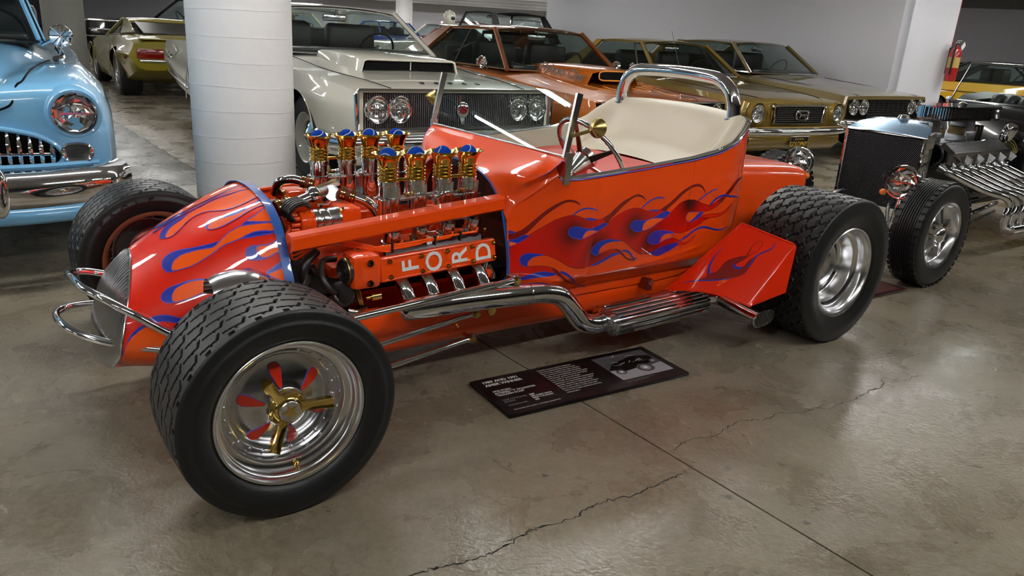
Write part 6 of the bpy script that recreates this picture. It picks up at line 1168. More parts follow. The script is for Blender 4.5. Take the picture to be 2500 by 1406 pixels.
for sg in (1, -1):
    sp_ = [drop((1, y_ * sg, z_), (-1, 0, 0)) for y_, z_ in ((0, .775), (.15, .775), (.30, .785), (.385, .81), (.43, .84))] + [drop((x_, y_ * sg, 2), (0, 0, -1)) for x_, y_ in ((-.01, .455), (-.06, .48), (-.16, .50), (-.3, .52), (-.5, .55), (-.75, .58), (-1.0, .61), (-1.3, .645))]
    strip('bonnet_gap', cr(np.array([q_[:] for q_ in sp_]), 4), .0055, DARK, mr, 6)
    headlamp(mr, (.055, .679 * sg, .79), .088, (1, .12 * sg, 0)); M().lathe([(.135, -.06), (.125, -.01), (.112, .004), (.102, .0)], (.052, .679 * sg, .79), (1, .12 * sg, 0), 40).build('lamp_bulge', SKY, mr)
    q = [(.062 * math.copysign(abs(math.cos(t)) ** .7, math.cos(t)), .042 * math.copysign(abs(math.sin(t)) ** .7, math.sin(t))) for t in np.linspace(0, 2 * PI, 30, endpoint=False)]
    f_ = sub('fog_lamp', mr); M().tube([(.075, .672 * sg + y, .605 + z) for y, z in q], .010, 8, closed=True).build('bezel', CHROME, f_); M().prism([(y * .9, z * .9) for y, z in q], (.062, .672 * sg, .605), (0, 1, 0), (0, 0, 1), (1, 0, 0), .012).build('lens', LENS, f_); M().prism([(y * .9, z * .9) for y, z in q], (.056, .672 * sg, .605), (0, 1, 0), (0, 0, 1), (1, 0, 0), .004).build('reflector', REFL, f_)
    q2 = [(.155 * math.copysign(abs(math.cos(t)) ** .8, math.cos(t)), .10 * math.copysign(abs(math.sin(t)) ** .8, math.sin(t))) for t in np.linspace(0, 2 * PI, 30, endpoint=False)]
    for x in (-.95, -3.75): wheel(mr, x, .80 * sg, .34, .18, 'cap', .6)
    # spotlight and mirror on the pillar
    sp = sub('spotlight', mr); c = np.array([-1.30, .72 * sg, 1.10]); M().lathe([(0, .09), (.03, .085), (.055, .06), (.066, .02), (.066, 0), (.06, -.006), (0, -.008)], c, (-1, .2 * sg, .1), 28).build('shell', CHROME, sp); M().cyl(c, c + np.array([-.1, -.1 * sg, -.06]), .010, n=8).build('arm', CHROME, sp)
    for k in range(4): a = PI * k / 4; d = np.array([.2 * .07 * math.cos(a), .07 * math.cos(a) * sg, .07 * math.sin(a)]); M().cyl(c + np.array([.012, 0, 0]) - d, c + np.array([.012, 0, 0]) + d, .003, n=5).build('lens_bar', CHROME, sp)
    strip('cowl_chrome', [(-.92, .665 * sg, .985), (-1.05, .70 * sg, .985), (-1.2, .71 * sg, 1.0), (-1.4, .70 * sg, 1.02)], .018, CHROME, mr, 8, 4)
    for k in range(3): P = [(-.10 - .015 * abs(k - 1), (.70 + .03 * (k - 1) + .012 * math.cos(t)) * sg, .925 + .02 * math.sin(t) + .004) for t in np.linspace(0, 2 * PI, 14, endpoint=False)]; M().tube(P, .002, 5, closed=True).build('fender_scroll', mat('pale blue scroll', srgb(170, 210, 236), .4), mr)
# grille: lens-shaped opening with chrome teeth
gq = [(-.61, -.01), (-.54, .06), (-.38, .105), (-.15, .125), (.15, .125), (.38, .105), (.54, .06), (.61, -.01), (.58, -.07), (.44, -.09), (-.44, -.09), (-.58, -.07)]
gq = cr(gq, 4, True); M().prism([(y, z) for y, z in gq], (.045, 0, .615), (0, 1, 0), (0, 0, 1), (1, 0, 0), .018).build('grille_recess', DARK, mr, 0); M().tube([(.066, y, .615 + z) for y, z in gq], .012, 8, closed=True).build('grille_surround', SKY, mr)
for y in np.linspace(-.565, .565, 27):
    hh = float(np.interp(abs(y), [0, .38, .54, .61], [.115, .098, .055, .0])); lo_ = -.07; z0, z1 = .615 + lo_, .615 + hh - .008
    P = [(.062, y, z1), (.085, y, z1 - .02), (.098, y, .62), (.085, y, z0 + .02), (.066, y, z0)]; M().tube(cr(P, 3), [.008] * 4 + [.0125] * 5 + [.010] * 4, 8).build('grille_tooth', CHROME, mr)
M().box((.09, 0, .605), (.02, 1.14, .016), bev=.005).build('grille_crossbar', CHROME, mr)
bumper(mr, [(.24, 0, .465), (.235, .4, .465), (.20, .62, .47), (.13, .76, .475), (.02, .83, .48)], .17, dep=.08); strip('bumper_gravel_pan', [(.16, 0, .555), (.15, .45, .555), (.06, .76, .555)], .014, SKY, mr, 6, 4); strip('bumper_gravel_pan', [(.16, 0, .555), (.15, -.45, .555), (.06, -.76, .555)], .014, SKY, mr, 6, 4)
bumper(mr, [(.17, 0, .325), (.15, .5, .325), (.02, .84, .325)], .08, 'lower_valance', SKY, .05)
for sg in (1, -1): M().ell((.30, .33 * sg, .47), (.035, .05, .12), 18, 12).build('bumper_overrider', CHROME, mr)

# ------------------------------------------------------------------ black track roadster at the right
BLK = paint('black paint', (6, 6, 7), .2); MESH = mat('mesh wire', (.42, .43, .45), .35, .8); GUN = mat('dark chrome', (.3, .31, .32), .12, 1.0)
rd = thing('black_roadster', 'black fenderless roadster with mesh radiator and open chrome V-eight', 'car'); place(rd, 2.14, 4.90, -143)
for sg in (1, -1):
    w_ = wheel(rd, 0, .54 * sg, .315, .165, 'deep', .63, ALU, RUBBER)
    m = M()
    for k in range(44):
        a = 2 * PI * k / 44
        for s2 in (-1, 1): c = np.array([.311 * math.cos(a), s2 * .066, .311 * math.sin(a)]); u = np.array([-math.sin(a), 0, math.cos(a)]); m.box(c, (.010, .030, .030), R=np.stack([np.array([math.cos(a), 0, math.sin(a)]), [0, 1, 0], u], 1))
    o = m.build('shoulder_lugs', RUBBER, w_, 0); o['kind'] = 'stuff'
    wheel(rd, -2.75, .70 * sg, .36, .25, 'deep', .58, ALU, RUBBER)
    for z, r in ((.30, .022), (.20, .011)): M().cyl((.0 if z > .25 else .05, .0, z), (.0 if z > .25 else .05, .50 * sg, z), r, n=12).build('axle_beam', CHROME, rd)
    for k in range(4): M().cyl((-.03, .05 * k * sg, .262 + .010 * k), (-.03, (.40 - .04 * k) * sg, .262 + .010 * k), .008, n=6).build('leaf_spring', SOOT, rd)
    for P, r in (([(.0, .46, .30), (-.7, .42, .33), (-1.3, .36, .36)], .014), ([(.0, .47, .24), (-.7, .42, .26), (-1.3, .36, .30)], .010), ([(.03, .44, .25), (-.10, .32, .42)], .012), ([(.03, .30, .28), (-.12, .20, .40), (-.25, .18, .42)], .012)): M().tube(cr([(x, y * sg, z) for x, y, z in P], 4), r, 8).build('suspension_rod', CHROME, rd)
    hl = headlamp(rd, (.10, .36 * sg, .59), .088, (1, .1 * sg, 0), CHROME, .02); M().lathe([(.10, -.004), (.095, -.05), (.07, -.085), (0, -.10)], (.10, .36 * sg, .59), (1, .1 * sg, 0), 32).build('lamp_bowl', CHROME, hl)
    M().tube(cr([(.06, .36 * sg, .50), (.07, .36 * sg, .43), (.06, .35 * sg, .37), (.02, .32 * sg, .31)], 5), np.linspace(.022, .03, 16), 12).build('lamp_stalk', CHROME, rd)
    M().ell((.11, .265 * sg, .515), (.025, .02, .02), 14, 10).build('turn_lamp', AMBER, rd)
    M().box((-1.6, .26 * sg, .40), (2.6, .05, .11), bev=.01).build('frame_rail', BLK, rd)
# radiator shell and mesh
S = []
for x, w, zt, ins in ((-.272, .268, .822, 0), (-.278, .272, .832, 0), (-.36, .245, .872, 0), (-.43, .18, .902, 0), (-.50, .17, .905, 0)):
    S.append([(x, -w, zt), (x, -w * .5, zt + .006), (x, 0, zt + .008), (x, w * .5, zt + .006), (x, w, zt)])
M().grid(S).build('radiator_top', mat('blue-grey steel', srgb(120, 150, 176), .22, .75), rd, 20); strip('radiator_edge', [S[0][0], S[0][2], S[0][4], S[3][4], S[3][0], S[0][0]], .005, CHROME, rd)
for sg in (1, -1):
    P = np.array([(-.27, .266, .82), (-.27, .262, .345), (-.38, .262, .345), (-.40, .262, .86)]) * np.array([1, sg, 1]); quad_panel('radiator_side', P[::sg], CHROME, rd, .012)
    M().tube([(-.268, .266 * sg, .825), (-.268, .262 * sg, .345)], .010, 8).build('radiator_post', CHROME, rd)
M().prism([(-.262, .815), (.262, .815), (.258, .35), (-.258, .35)], (-.305, 0, 0), (0, 1, 0), (0, 0, 1), (1, 0, 0), .015).build('radiator_core', DARK, rd, 0)
m = M(); nr_, nc = 46, 40
for i in range(nr_):
    z = .355 + (.81 - .355) * (i + .5) / nr_; hw_ = .255
    for j in range(nc):
        y = -hw_ + 2 * hw_ * (j + (.25 if i % 2 else .75)) / nc; m.add([(-.282, y - .004, z - .002), (-.276, y - .001, z - .0055), (-.282, y + .004, z + .002), (-.276, y + .001, z + .0055)], [(0, 1, 2, 3)])
o = m.build('radiator_mesh', MESH, rd, 0, weld=False); o['kind'] = 'stuff'
M().lathe([(.035, 0), (.04, .01), (.03, .03), (0, .035)], (-.46, 0, .905), (0, 0, 1), 20).build('radiator_cap', CHROME, rd)
# engine
M().box((-.95, 0, .50), (.80, .34, .32), bev=.03).build('engine_block', SOOT, rd); M().box((-.95, 0, .70), (.74, .22, .10), bev=.02).build('intake_manifold', DALU, rd)
for sg in (1, -1):
    R3 = np.array([[1, 0, 0], [0, math.cos(-.6 * sg), -math.sin(-.6 * sg)], [0, math.sin(-.6 * sg), math.cos(-.6 * sg)]])
    vc = sub('valve_cover', rd); S = []
    for x, k in ((-.50, .8), (-.53, 1), (-1.37, 1), (-1.40, .8)): S.append([tuple(np.array([x, .26 * sg, .705]) + R3 @ np.array([0, a * k, b])) for a, b in ((-.085, -.03), (-.088, .0), (-.05, .065 * k), (.05, .065 * k), (.088, .0), (.085, -.03))])
    m = M().grid(S, cv=True); m.f.append(tuple(range(6))); m.f.append(tuple(range(18, 24))); m.build('cover_shell', GUN, vc, 25)
    for k in range(9): c = np.array([-.56 - .0 * k, .26 * sg, .705]) + R3 @ np.array([0, -.045 + .011 * k, .067]); M().box(c + np.array([-.38, 0, 0]), (.78, .004, .007), R=R3).build('cover_fin', DALU, vc, 0)
    for k in range(6): c = np.array([-.55 - .165 * k, .26 * sg, .705]) + R3 @ np.array([0, .072 * sg, .028]); M().box(c, (.008, .07, .05), R=R3, rz=.35).build('cover_rib', CHROME2, vc, 0); c2 = np.array([-.55 - .165 * k, .26 * sg, .69]) + R3 @ np.array([0, .088 * sg, -.005]); M().ell(c2, .008, 8, 6).build('cover_bolt', CHROME, vc)
    put_text(M(), 'SPEED PARTS' if False else 'CHROME V8' if False else 'III IIIIII', .03, np.array([-1.05, .26 * sg, .705]) + R3 @ np.array([0, 0, .072]), (-sg, 0, 0), R3 @ np.array([0, -1 * sg, 0]), ext=.001).build('cover_mark', CHROME, vc, 0) if False else None
    for k in range(8):
        x = -.47 - .12 * k; P = [(x, .30, .635), (x - .05, .36, .60), (x - .32, .46, .50), (x - .47, .53, .46), (x - .545, .55, .40), (x - .53, .55, .33), (x - .56, .54, .26), (x - .68, .53, .22)]
        if k >= 4: P = P[:3] + [(x - .6, .50, .40), (x - .9, .5, .34)]
        M().tube(cr([(a, b * sg, c) for a, b, c in P], 6), .021, 14).build('header_pipe', CHROME, rd); M().cyl((x + .005, .285 * sg, .64), (x - .012, .315 * sg, .625), .03, n=12).build('header_flange', CHROME2, rd)
    M().cyl((-1.15, .53 * sg, .215), (-2.3, .53 * sg, .20), .045, n=20).build('collector', CHROME, rd)
    for k in range(6): M().tube(cr([(-1.43 - .02 * k, .22 * sg, .80 - .01 * k), (-1.46, .30 * sg, .78 - .02 * k), (-1.48 + .03 * k, .33 * sg, .70), (-1.30 + .02 * k, .30 * sg, .66)], 5), .0045, 6).build('plug_lead', mat('olive lead', srgb(96, 88, 22), .5), rd)
# oval air cleaner
q = [(.46 * math.copysign(abs(math.cos(t)) ** .6, math.cos(t)), .14 * math.copysign(abs(math.sin(t)) ** .7, math.sin(t))) for t in np.linspace(0, 2 * PI, 64, endpoint=False)]
ac = sub('air_cleaner', rd); M().prism([(x * .93, y * .86) for x, y in q], (-1.10, .06, .925), (1, 0, 0), (0, 1, 0), (0, 0, 1), .07).build('filter_core', SOOT, ac, 0)
for z in (.912, .995): M().prism(q, (-1.10, .06, z), (1, 0, 0), (0, 1, 0), (0, 0, 1), .010).build('filter_lid', CHROME, ac, 0)
dq = densify(np.array(q), .016)
for x, y in dq: M().box((-1.10 + x * .985, .06 + y * .97, .957), (.007, .007, .078)).build('filter_fin', CHROME, ac, 0)
M().lathe([(.03, 0), (.03, .012), (.012, .02), (0, .025)], (-1.10, .06, 1.005), (0, 0, 1), 20).build('lid_nut', CHROME, ac)
for x in (-.72, -1.22):
    cb = sub('carburettor', rd); M().box((x, .04, .79), (.16, .15, .08), bev=.015).box((x, .04, .86), (.13, .13, .09), bev=.02).build('bowl', DALU, cb); M().cyl((x, .04, .90), (x, .04, .925), .06, n=20).build('throat', CHROME2, cb)
    for sg in (1, -1): M().box((x + .09 * sg, .05, .83), (.05, .11, .06), bev=.012).build('float_bowl', mat('brass bowl', srgb(120, 104, 70), .35, .8), cb)
    M().tube(cr([(x + .1, .12, .80), (x + .14, .16, .78), (x + .05, .18, .76), (x - .1, .17, .77)], 5), .006, 8).build('fuel_line', CHROME, cb)
M().tube(cr([(-.50, .06, .80), (-.56, .10, .80), (-.66, .12, .78), (-.72, .10, .72)], 5), .026, 14).build('radiator_hose', CHROME2, rd)
M().lathe([(0, .02), (.03, .02), (.05, .01), (.09, .03), (.09, .0), (.02, 0)], (-.50, .0, .55), (1, 0, 0), 32).build('crank_pulley', CHROME, rd); M().lathe([(0, .05), (.05, .05), (.062, .03), (.062, -.06), (0, -.06)], (-.56, .22, .70), (1, 0, 0), 24).build('alternator', CHROME, rd)
M().tube(cr([(-.50, .085, .53), (-.50, .27, .66), (-.50, .26, .76), (-.50, .17, .74), (-.50, -.085, .57), (-.50, -.02, .47)], 4, True), .009, 6, closed=True).build('fan_belt', BLACK, rd)
M().cyl((-1.45, .03, .72), (-1.45, .03, .86), .055, n=20).build('distributor', BLK, rd); M().lathe([(0, 0), (.04, 0), (.045, .02), (.045, .10), (.03, .12), (0, .12)], (-1.46, .24, .78), (.2, .4, 1), 20).build('breather', CHROME, rd)
for k in range(5): M().tube(cr([(-.55, .18 - .02 * k, .50), (-.60, .28, .52 - .03 * k), (-.70, .30, .48), (-.9, .29, .44 - .02 * k)], 4), .010, 6).build('engine_hose', SOOT, rd)
# body, windscreen
S = []
for x, w, zt, zb in ((-1.82, .40, .88, .42), (-1.90, .47, .945, .40), (-2.06, .53, .965, .38), (-2.6, .56, .95, .36), (-3.2, .55, .96, .38), (-3.45, .48, .95, .42)):
    S.append([(x, 0, zt + .02), (x, w * .6, zt + .016), (x, w * .88, zt - .005), (x, w, zt - .06), (x, w + .01, (zt + zb) / 2), (x, w - .03, zb), (x, -w + .03, zb), (x, -w - .01, (zt + zb) / 2), (x, -w, zt - .06), (x, -w * .88, zt - .005), (x, -w * .6, zt + .016)])
S = np.array(S); S = np.array([cr(S[:, j], 4) for j in range(S.shape[1])]).transpose(1, 0, 2); n = S.shape[1]
m = M().grid(S, cv=True); m.f.append(tuple(range(n))); m.f.append(tuple(range((len(S) - 1) * n, len(S) * n))); m.build('body', BLK, rd, 50)
strip('cowl_bead', [(-2.06, -.46, .985), (-2.02, 0, .992), (-2.06, .46, .985)], .012, GUN, rd, 8, 4)
wfp = [(-2.06, -.47, .985), (-2.24, -.455, 1.285), (-2.24, .455, 1.285), (-2.06, .47, .985)]; M().tube(wfp, .012, 8, closed=True).build('windscreen_frame', GUN, rd)
quad_panel('windscreen_glass', wfp, GLASS, rd, .004)
for sg in (1, -1): M().box((-2.06, .485 * sg, .99), (.05, .03, .05), bev=.008).build('frame_bracket', CHROME, rd)
m = M()
for k in range(9): y = -.44 + .11 * k; m.ell((-2.62, y, .98), (.12, .062, .075), 14, 8)
M().box((-2.4, 0, .972), (.9, .86, .02)).build('cockpit', CARPET, rd, 0); m.build('rolled_upholstery', SEATB, rd)['kind'] = 'stuff'
S = [[(-2.2 + .0 * k, -.50, .97), (-2.3, -.49, 1.03), (-2.6, -.45, 1.06), (-3.1, -.4, 1.04), (-3.4, -.3, .98)], [(-2.2, -.40, .97), (-2.3, -.38, 1.0), (-2.6, -.33, 1.02), (-3.1, -.3, 1.01), (-3.4, -.25, .97)]]; M().grid(S).build('tonneau_roll', SEATB, rd)

# ------------------------------------------------------------------ mustard mid-engined coupe, seen from behind
MUST = paint('mustard paint', (128, 116, 12), .28)
pn = thing('wedge_coupe', 'mustard yellow mid-engined wedge coupe seen from behind beside the grey pillar', 'car'); place(pn, -7.45, 15.13, 126)
st = [(.0, .48, .47, .70, .42, .78, .30, .72), (-.3, .60, .58, .80, .46, .86, .24, .80), (-.9, .74, .72, .84, .52, .90, .20, .82), (-1.4, .80, .78, .82, .54, .88, .19, .80), (-2.2, .84, .82, .82, .56, .90, .19, .82), (-2.8, .90, .86, .82, .58, .93, .20, .84), (-3.4, .93, .87, .80, .60, .93, .22, .84), (-3.9, .90, .84, .78, .62, .88, .34, .78), (-4.15, .84, .80, .76, .62, .84, .46, .72)]
car_body(pn, st, MUST, [(-.83, .34, .33), (-3.34, .37, .35)])
greenhouse(pn, (-1.25, .80, .68), (-2.0, 1.10, .52), (-2.55, 1.09, .52), (-3.55, .93, .62), MUST, bow=.12, cw=.95, glass=TINT, seat_x=-2.1, seat_h=.2, trim=BLACK, crown=.02, rearglass=False)
quad_panel('engine_lid', [(-2.58, -.46, 1.08), (-2.58, .46, 1.08), (-3.6, .52, .935), (-3.6, -.52, .935)], BLACK, pn, .01); M().box((-3.95, 0, .865), (.4, 1.3, .02), bev=.008).build('tail_deck', MUST, pn)
for sg in (1, -1):
    M().box((-4.16, .55 * sg, .66), (.03, .36, .14), bev=.012).build('tail_lamp', REDLENS, pn); M().box((-4.17, .45 * sg, .56), (.03, .5, .03), bev=.01).build('rear_bumper', CHROME2, pn); M().box((-3.98, .875 * sg, .60), (.12, .01, .05)).build('side_marker', REDLENS, pn)
    wheel(pn, -.83, .74 * sg, .31, .22, 'spoke', .62, DALU); wheel(pn, -3.34, .74 * sg, .335, .30, 'spoke', .6, DALU)
    strip('lid_gap', [(-2.55, .60 * sg, 1.03), (-2.9, .73 * sg, .93), (-3.5, .80 * sg, .86)], .004, DARK, pn, 5, 3); M().box((-1.55, .88 * sg, .88), (.07, .10, .07), bev=.02).build('door_mirror', CHROME2, pn)
M().box((-4.17, 0, .66), (.02, .7, .15)).build('tail_panel', DARK, pn, 0)

# ------------------------------------------------------------------ cars further off
def sedan(name, label, cat, pos, deg, pm, L_=4.9, W=.92, belt=.92, roof=1.40, hood=.86, cab=(-1.5, -2.0, -3.1, -3.7), roofm=None, glass=TINT, fins=False, lamps='round', seat=SEATB, trimline=None, soft=False, wheelstyle='cap', topless=False):
    r_ = thing(name, label, cat); place(r_, pos[0], pos[1], deg); W2 = W + .035
    st = [(.02, hood - .08, hood - .10, W - .10, .62, W - .06, .42, W - .10), (-.12, hood - .03, hood - .05, W - .03, .62, W + .0, .34, W - .06), (-.5, hood, hood - .03, W, .62, W2, .28, W - .04), (-1.1, hood + .03, hood, W, .62, W2, .25, W - .03), (cab[0], belt, belt - .03, W, .62, W2, .25, W - .03), ((cab[0] + cab[3]) / 2, belt + .005, belt - .02, W, .64, W2, .25, W - .03), (cab[3], belt, belt - .02, W, .66, W2, .26, W - .03), (-L_ + .5, belt - .02 + (.08 if fins else 0), belt - .03 + (.10 if fins else 0), W - .02, .68, W + .01, .34, W - .06), (-L_, belt - .08 + (.1 if fins else 0), belt - .09 + (.1 if fins else 0), W - .10, .68, W - .07, .44, W - .12)]
    xf, xr = -.82, -L_ + 1.15
    car_body(r_, st, pm, [(xf, .35, .34), (xr, .35, .34)], k=3, kc=2)
    if not topless: greenhouse(r_, (cab[0], belt + .005, W - .13), (cab[1], roof, W - .29), (cab[2], roof - .01, W - .29), (cab[3], belt + .005, W - .15), pm, bow=.10, cw=.42, glass=glass, roofm=roofm, seats=seat, trim=BLACK if soft else CHROME)
    for sg in (1, -1):
        for x in (xf, xr): wheel(r_, x, (W - .14) * sg, .33, .18, wheelstyle, .6)
        if lamps == 'round': headlamp(r_, (.035, (W - .2) * sg, .66), .09)
        elif lamps == 'quad':
            for d in (.17, .38): headlamp(r_, (.035, (W - d) * sg, .66), .08)
        if trimline: strip('side_trim', [(-.2, (W2 + .004) * sg, trimline), (-L_ + .3, (W2 - .01) * sg, trimline + .02)], .014, CHROME, r_)
        M().box((-L_ - .005, (W - .25) * sg, .68), (.03, .22, .12), bev=.02).build('tail_lamp', REDLENS, r_)
    M().box((.015, 0, .62), (.03, 1.1, .16)).build('grille_recess', DARK, r_, 0)
    for z in np.linspace(.56, .68, 5): M().box((.035, 0, z), (.012, 1.08, .009)).build('grille_bar', CHROME, r_, 0)
    bumper(r_, [(.14, 0, .45), (.12, .5, .45), (.04, W - .05, .45)], .12); b = bumper(r_, [(L_ + .10, 0, .48), (L_ + .08, .5, .48), (L_ + .0, W - .05, .48)], .12, 'rear_bumper'); b.rotation_euler = (0, 0, PI)
    return r_
YEL = paint('bright yellow paint', (250, 190, 0), .3); PUR = paint('purple paint', (70, 10, 110), .3); JET = paint('jet black paint', (5, 5, 6), .2); OFFW = paint('old white paint', (206, 204, 190), .3); COBALT = paint('cobalt paint', (20, 80, 200), .3); CREAM2 = paint('pale cream paint', (206, 200, 160), .3); SOFT = mat('black soft top', (.012, .012, .012), .8, bump=.2, bscale=200)
yc = sedan('yellow_convertible', 'bright yellow convertible with its black soft top up, beyond the wall end', 'car', (11.6, 15.2), -12, YEL, 4.9, .92, .93, 1.27, .84, (-1.5, -1.95, -2.9, -3.7), SOFT, GLASS, soft=True, lamps='quad')
strip('side_groove', [(-.3, .962, .72), (-2.4, .968, .74), (-4.5, .95, .76)], .010, mat('dull yellow', srgb(130, 96, 6), .4), yc, 6); strip('side_groove', [(-.3, -.962, .72), (-2.4, -.968, .74), (-4.5, -.95, .76)], .010, mat('dull yellow', srgb(130, 96, 6), .4), yc, 6)
sedan('purple_coupe', 'deep purple coupe parked beyond the yellow convertible', 'car', (16.2, 17.6), -20, PUR, 4.8, .92, .95, 1.36, .88)
bt = sedan('soft_top_convertible', 'convertible with tall black soft top behind the burnt orange coupe', 'car', (-1.95, 19.5), 126, JET, 4.8, .90, 1.02, 1.64, .98, (-1.5, -1.8, -3.0, -3.55), SOFT, GLASS, soft=True)
M().tube(cr([(-3.40, -.42, 1.14), (-3.22, -.40, 1.47), (-3.16, -.3, 1.52), (-3.16, .3, 1.52), (-3.22, .40, 1.47), (-3.40, .42, 1.14)], 3), .016, 8).build('rear_window_frame', CHROME2, bt)
bf = sedan('black_finned_sedan', 'black chrome-striped fifties sedan behind the mustard coupe', 'car', (-9.6, 17.9), 184, JET, 5.4, .98, 1.06, 1.50, 1.04, lamps='quad', trimline=.80, fins=True, glass=GLASS)
for z_ in (.98, .66):
    for sg in (1, -1): strip('side_trim', [(-.15, 1.018 * sg, z_), (-5.1, 1.0 * sg, z_ + .02)], .018, CHROME, bf)
sedan('pale_cream_saloon', 'pale cream rounded saloon seen through the ivory coupe windows', 'car', (-5.9, 24.4), -40, CREAM2, 4.6, .88, .95, 1.42, .92, glass=GLASS)
sedan('white_grand_tourer', 'white car with chrome grille seen through the ivory coupe windscreen', 'car', (-4.2, 21.0), 215, OFFW, 4.8, .9, .90, 1.32, .86, glass=GLASS, seat=TAN)
sedan('cobalt_sports_car', 'cobalt blue sports car far behind the ivory coupe', 'car', (-3.4, 26.0), -52, COBALT, 4.5, .88, .92, 1.32, .86, glass=GLASS)
tr = sedan('red_race_car', 'low red and white race car with chequered top far behind the cars', 'car', (-.6, 25.5), -52, paint('race red paint', (190, 30, 20), .3), 4.6, .9, .98, 1.46, .94, glass=GLASS)
m = M()
CK = mat('chequer black', (.01, .01, .01), .5); CW = mat('chequer white', (.8, .8, .8), .5)
for nm, par, mm in (('black_squares', 0, CK), ('white_squares', 1, CW)):
    m = M()
    for i in range(10):
        for j in range(10):
            if (i + j) % 2 == par: m.box((-1.98 - .1 * i, -.5 + .1 * j + .05, 1.545), (.1, .1, .006))
    m.build(nm, mm, tr, 0)['kind'] = 'stuff'
for y in (1.9,):
    o = thing('helmet_mannequin', 'white helmeted dummy head above the far race car', 'mannequin', (-2.4, 24.2, 0)); M().lathe([(.11, 1.30), (.13, 1.36), (.17, 1.42), (.185, 1.55), (.17, 1.66), (.11, 1.74), (0, 1.77)], (0, 0, 0), (0, 0, 1), 28).build('helmet', OFFW, o); M().lathe([(.2, 0), (.2, .02), (.03, .03), (.03, 1.30), (.11, 1.31)], (0, 0, 0), (0, 0, 1), 20).build('stand', CHROME2, o); M().box((.12, -.12, 1.55), (.12, .12, .10), bev=.03).build('visor', BLACK, o)
# ------------------------------------------------------------------ placards, extinguisher, pipe
PLBLK = mat('black placard', srgb(16, 10, 12), .35, spec=.4); PLW = mat('placard white print', (.80, .80, .80), .5); PLG = mat('placard grey print', (.30, .29, .31), .5); PLD = mat('placard dark print', (.07, .065, .07), .5); PLM = mat('placard mid print', (.16, .15, .165), .5)
A_ = np.array([-.138, 2.657]); B_ = np.array([.022, 2.406]); C_ = np.array([.751, 2.878]); u_ = nrm(C_ - B_); v_ = np.array([-u_[1], u_[0]]); Lp, Hp = .868, .298
pl = thing('information_placard', 'black information placard with white text and a car photograph lying on the floor', 'placard', (B_[0], B_[1], 0), math.atan2(u_[1], u_[0]))
M().box((Lp / 2, Hp / 2, .009), (Lp, Hp, .014), bev=.0015).build('board', PLBLK, pl); M().box((Lp / 2, Hp / 2, .001), (Lp - .03, Hp - .03, .002)).build('feet', BLACK, pl, 0)
ZT = .0163
def ptx(s, size, x, y, m_=PLW, name='print', **k): put_text(M(), s, size, (x, y, ZT), (1, 0, 0), (0, 1, 0), ext=.0001, align='LEFT', **k).build(name, m_, pl, 0)
ptx('1989 AND 1991', .024, .035, .262, name='heading', bold=.0006); ptx('AMBR WINNER', .024, .035, .236, name='heading', bold=.0006)
for k, s in enumerate(('1925 FORD', 'ALTERED "T" ROADSTER', '"GOLDEN STAR"')): ptx(s, .0165, .035, .182 - .017 * k, name='title_line', bold=.0003)
for k, (a, b) in enumerate((('YEAR COMPLETED:', '1989'), ('ENGINE:', '255 CUBIC INCH'), ('', 'INDY V-8 DOHC'), ('HORSEPOWER:', '425'))): 
    if a: ptx(a, .0125, .035, .108 - .0145 * k, PLG, 'spec_name')
    ptx(b, .0125, .150, .108 - .0145 * k, name='spec_value', bold=.0003)
ptx('THE MARGIE AND ROBERT E. PETERSEN COLLECTION', .0085, .035, .030, name='credit_line')
body_txt = ('Expertly constructed by craftsmen', 'and hot rodders Ermie Immerso and', 'Don Thelan, Golden Star was awarded', "the America's Most Beautiful Roadster", 'trophy an unprecedented two times within', 'a three-year period. Parts of Lee Martin', 'were used to create the body', 'and virtually all components, including the', 'upholstery and decoration, were either', 'specially detailed or hand fabricated', 'from scratch. Fully operational, Golden', 'Star is powered by a 255-cubic-inch', '1965 Ford double overhead-cam Indy', 'racing engine.')
for k, s in enumerate(body_txt): ptx(s, .0118, .292, .268 - .0158 * k, name='body_line')
# printed photograph: a grey plate with the shapes of an open car on it
px0, py0, pw, ph = .565, .055, .27, .215
def pr(poly, m_, name, z): M().prism([(px0 + a * pw, py0 + b * ph) for a, b in poly], (0, 0, z), (1, 0, 0), (0, 1, 0), (0, 0, 1), .00006).build(name, m_, pl, 0)
pr([(0, 0), (1, 0), (1, 1), (0, 1)], PLD, 'photo_ground', ZT - .0001); pr([(0, 0), (1, 0), (1, .38), (.6, .30), (.2, .45), (0, .40)], PLG, 'photo_floor', ZT)
pr([(.02, .45), (.25, .30), (.62, .35), (.95, .5), (.98, .72), (.7, .82), (.45, .75), (.2, .66)], PLBLK, 'photo_car', ZT + .0001)
for cx, cy, r in ((.16, .30, .10), (.62, .28, .17), (.9, .48, .07)):
    pr([(cx + r * 1.1 * math.cos(t) * .8, cy + r * math.sin(t)) for t in np.linspace(0, 2 * PI, 20, endpoint=False)], PLD, 'photo_tyre', ZT + .0002); pr([(cx + r * .62 * math.cos(t) * .8, cy + r * .6 * math.sin(t)) for t in np.linspace(0, 2 * PI, 20, endpoint=False)], PLG, 'photo_rim', ZT + .0003); pr([(cx + r * .25 * math.cos(t) * .8, cy + r * .25 * math.sin(t)) for t in np.linspace(0, 2 * PI, 12, endpoint=False)], PLW, 'photo_hub', ZT + .0004)
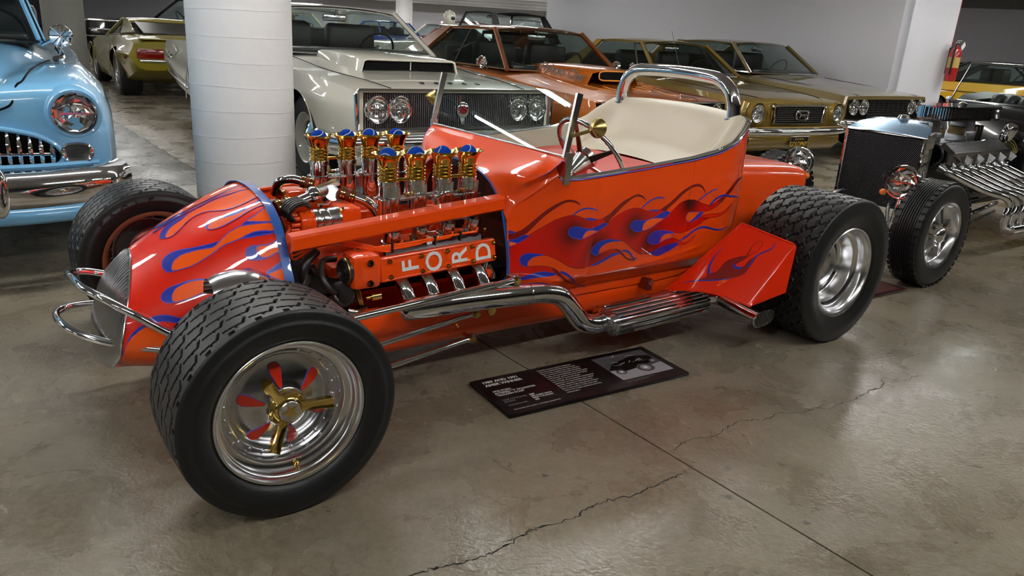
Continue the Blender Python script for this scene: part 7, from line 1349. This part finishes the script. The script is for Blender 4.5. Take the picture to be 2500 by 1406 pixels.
for k in range(16):
    r1 = np.random.default_rng(k); a, b = r1.uniform(.2, .8), r1.uniform(.45, .95); l, w, t = r1.uniform(.05, .16), r1.uniform(.006, .016), r1.uniform(-.5, .8); d = np.array([math.cos(t), math.sin(t)]); n_ = np.array([-d[1], d[0]]); c = np.array([a, b]); pr([tuple(c - d * l / 2 - n_ * w / 2), tuple(c + d * l / 2 - n_ * w / 2), tuple(c + d * l / 2 + n_ * w / 2), tuple(c - d * l / 2 + n_ * w / 2)], (PLG, PLM, PLW)[k % 3], 'photo_highlight', ZT + .0003)
ptx('Photograph of the roadster on display at its debut show', .0068, .565, .043, PLG, 'caption'); ptx('with the car shown from the front corner', .0068, .565, .034, PLG, 'caption')
p2 = thing('small_placard', 'dark maroon floor placard just showing behind the rear tyre', 'placard', (1.98, 4.05, 0), math.atan2(u_[1], u_[0])); M().box((.10, .14, .008), (.60, .26, .014), bev=.0015).build('board', mat('maroon placard', srgb(50, 26, 26), .35), p2); M().box((.1, .14, .0155), (.56, .22, .0006)).build('print_panel', mat('maroon print', srgb(74, 40, 38), .4), p2, 0)

# extinguisher on the wall end
ex_c = e1 - wper * .10 - wdir * .19
FR = mat('extinguisher red', srgb(176, 14, 20), .3, coat=1)
ex = thing('fire_extinguisher', 'red fire extinguisher with tag hanging on the white wall end', 'fire extinguisher', (ex_c[0], ex_c[1], .98), math.atan2(wper[1], wper[0]))
M().lathe([(0, 0), (.075, 0), (.085, .015), (.085, .42), (.07, .48), (.03, .51), (.028, .54)], (0, 0, 0), (0, 0, 1), 28).build('cylinder', FR, ex); M().lathe([(.0862, .20), (.0862, .36)], (0, 0, 0), (0, 0, 1), 28).build('label', mat('extinguisher label', srgb(190, 160, 90), .5), ex)
M().box((0, 0, .56), (.05, .04, .05), bev=.008).box((.06, 0, .60), (.14, .025, .015), bev=.004).build('valve', CHROME2, ex); M().tube(cr([(-.03, -.02, .57), (-.09, -.03, .54), (-.105, -.03, .40), (-.105, -.03, .1)], 5), .014, 10).build('hose', BLACK, ex); M().box((.15, -.02, .53), (.08, .002, .11), R=np.array([[.7, 0, .7], [0, 1, 0], [-.7, 0, .7]])).build('inspection_tag', PLW, ex, 0); M().box((0, .065, .3), (.05, .06, .4)).build('bracket', BLACK, ex, 0)
pc = e1 + wper * .05; pipe = thing('standpipe', 'slim red pipe running down beside the fire extinguisher', 'pipe', (pc[0], pc[1], 0)); M().cyl((0, 0, 1.55), (0, 0, CEIL), .03, n=16).build('pipe_run', mat('pale red pipe', srgb(196, 96, 104), .4), pipe); M().cyl((0, 0, 1.5), (0, 0, 1.56), .038, n=16).build('pipe_coupling', FR, pipe)
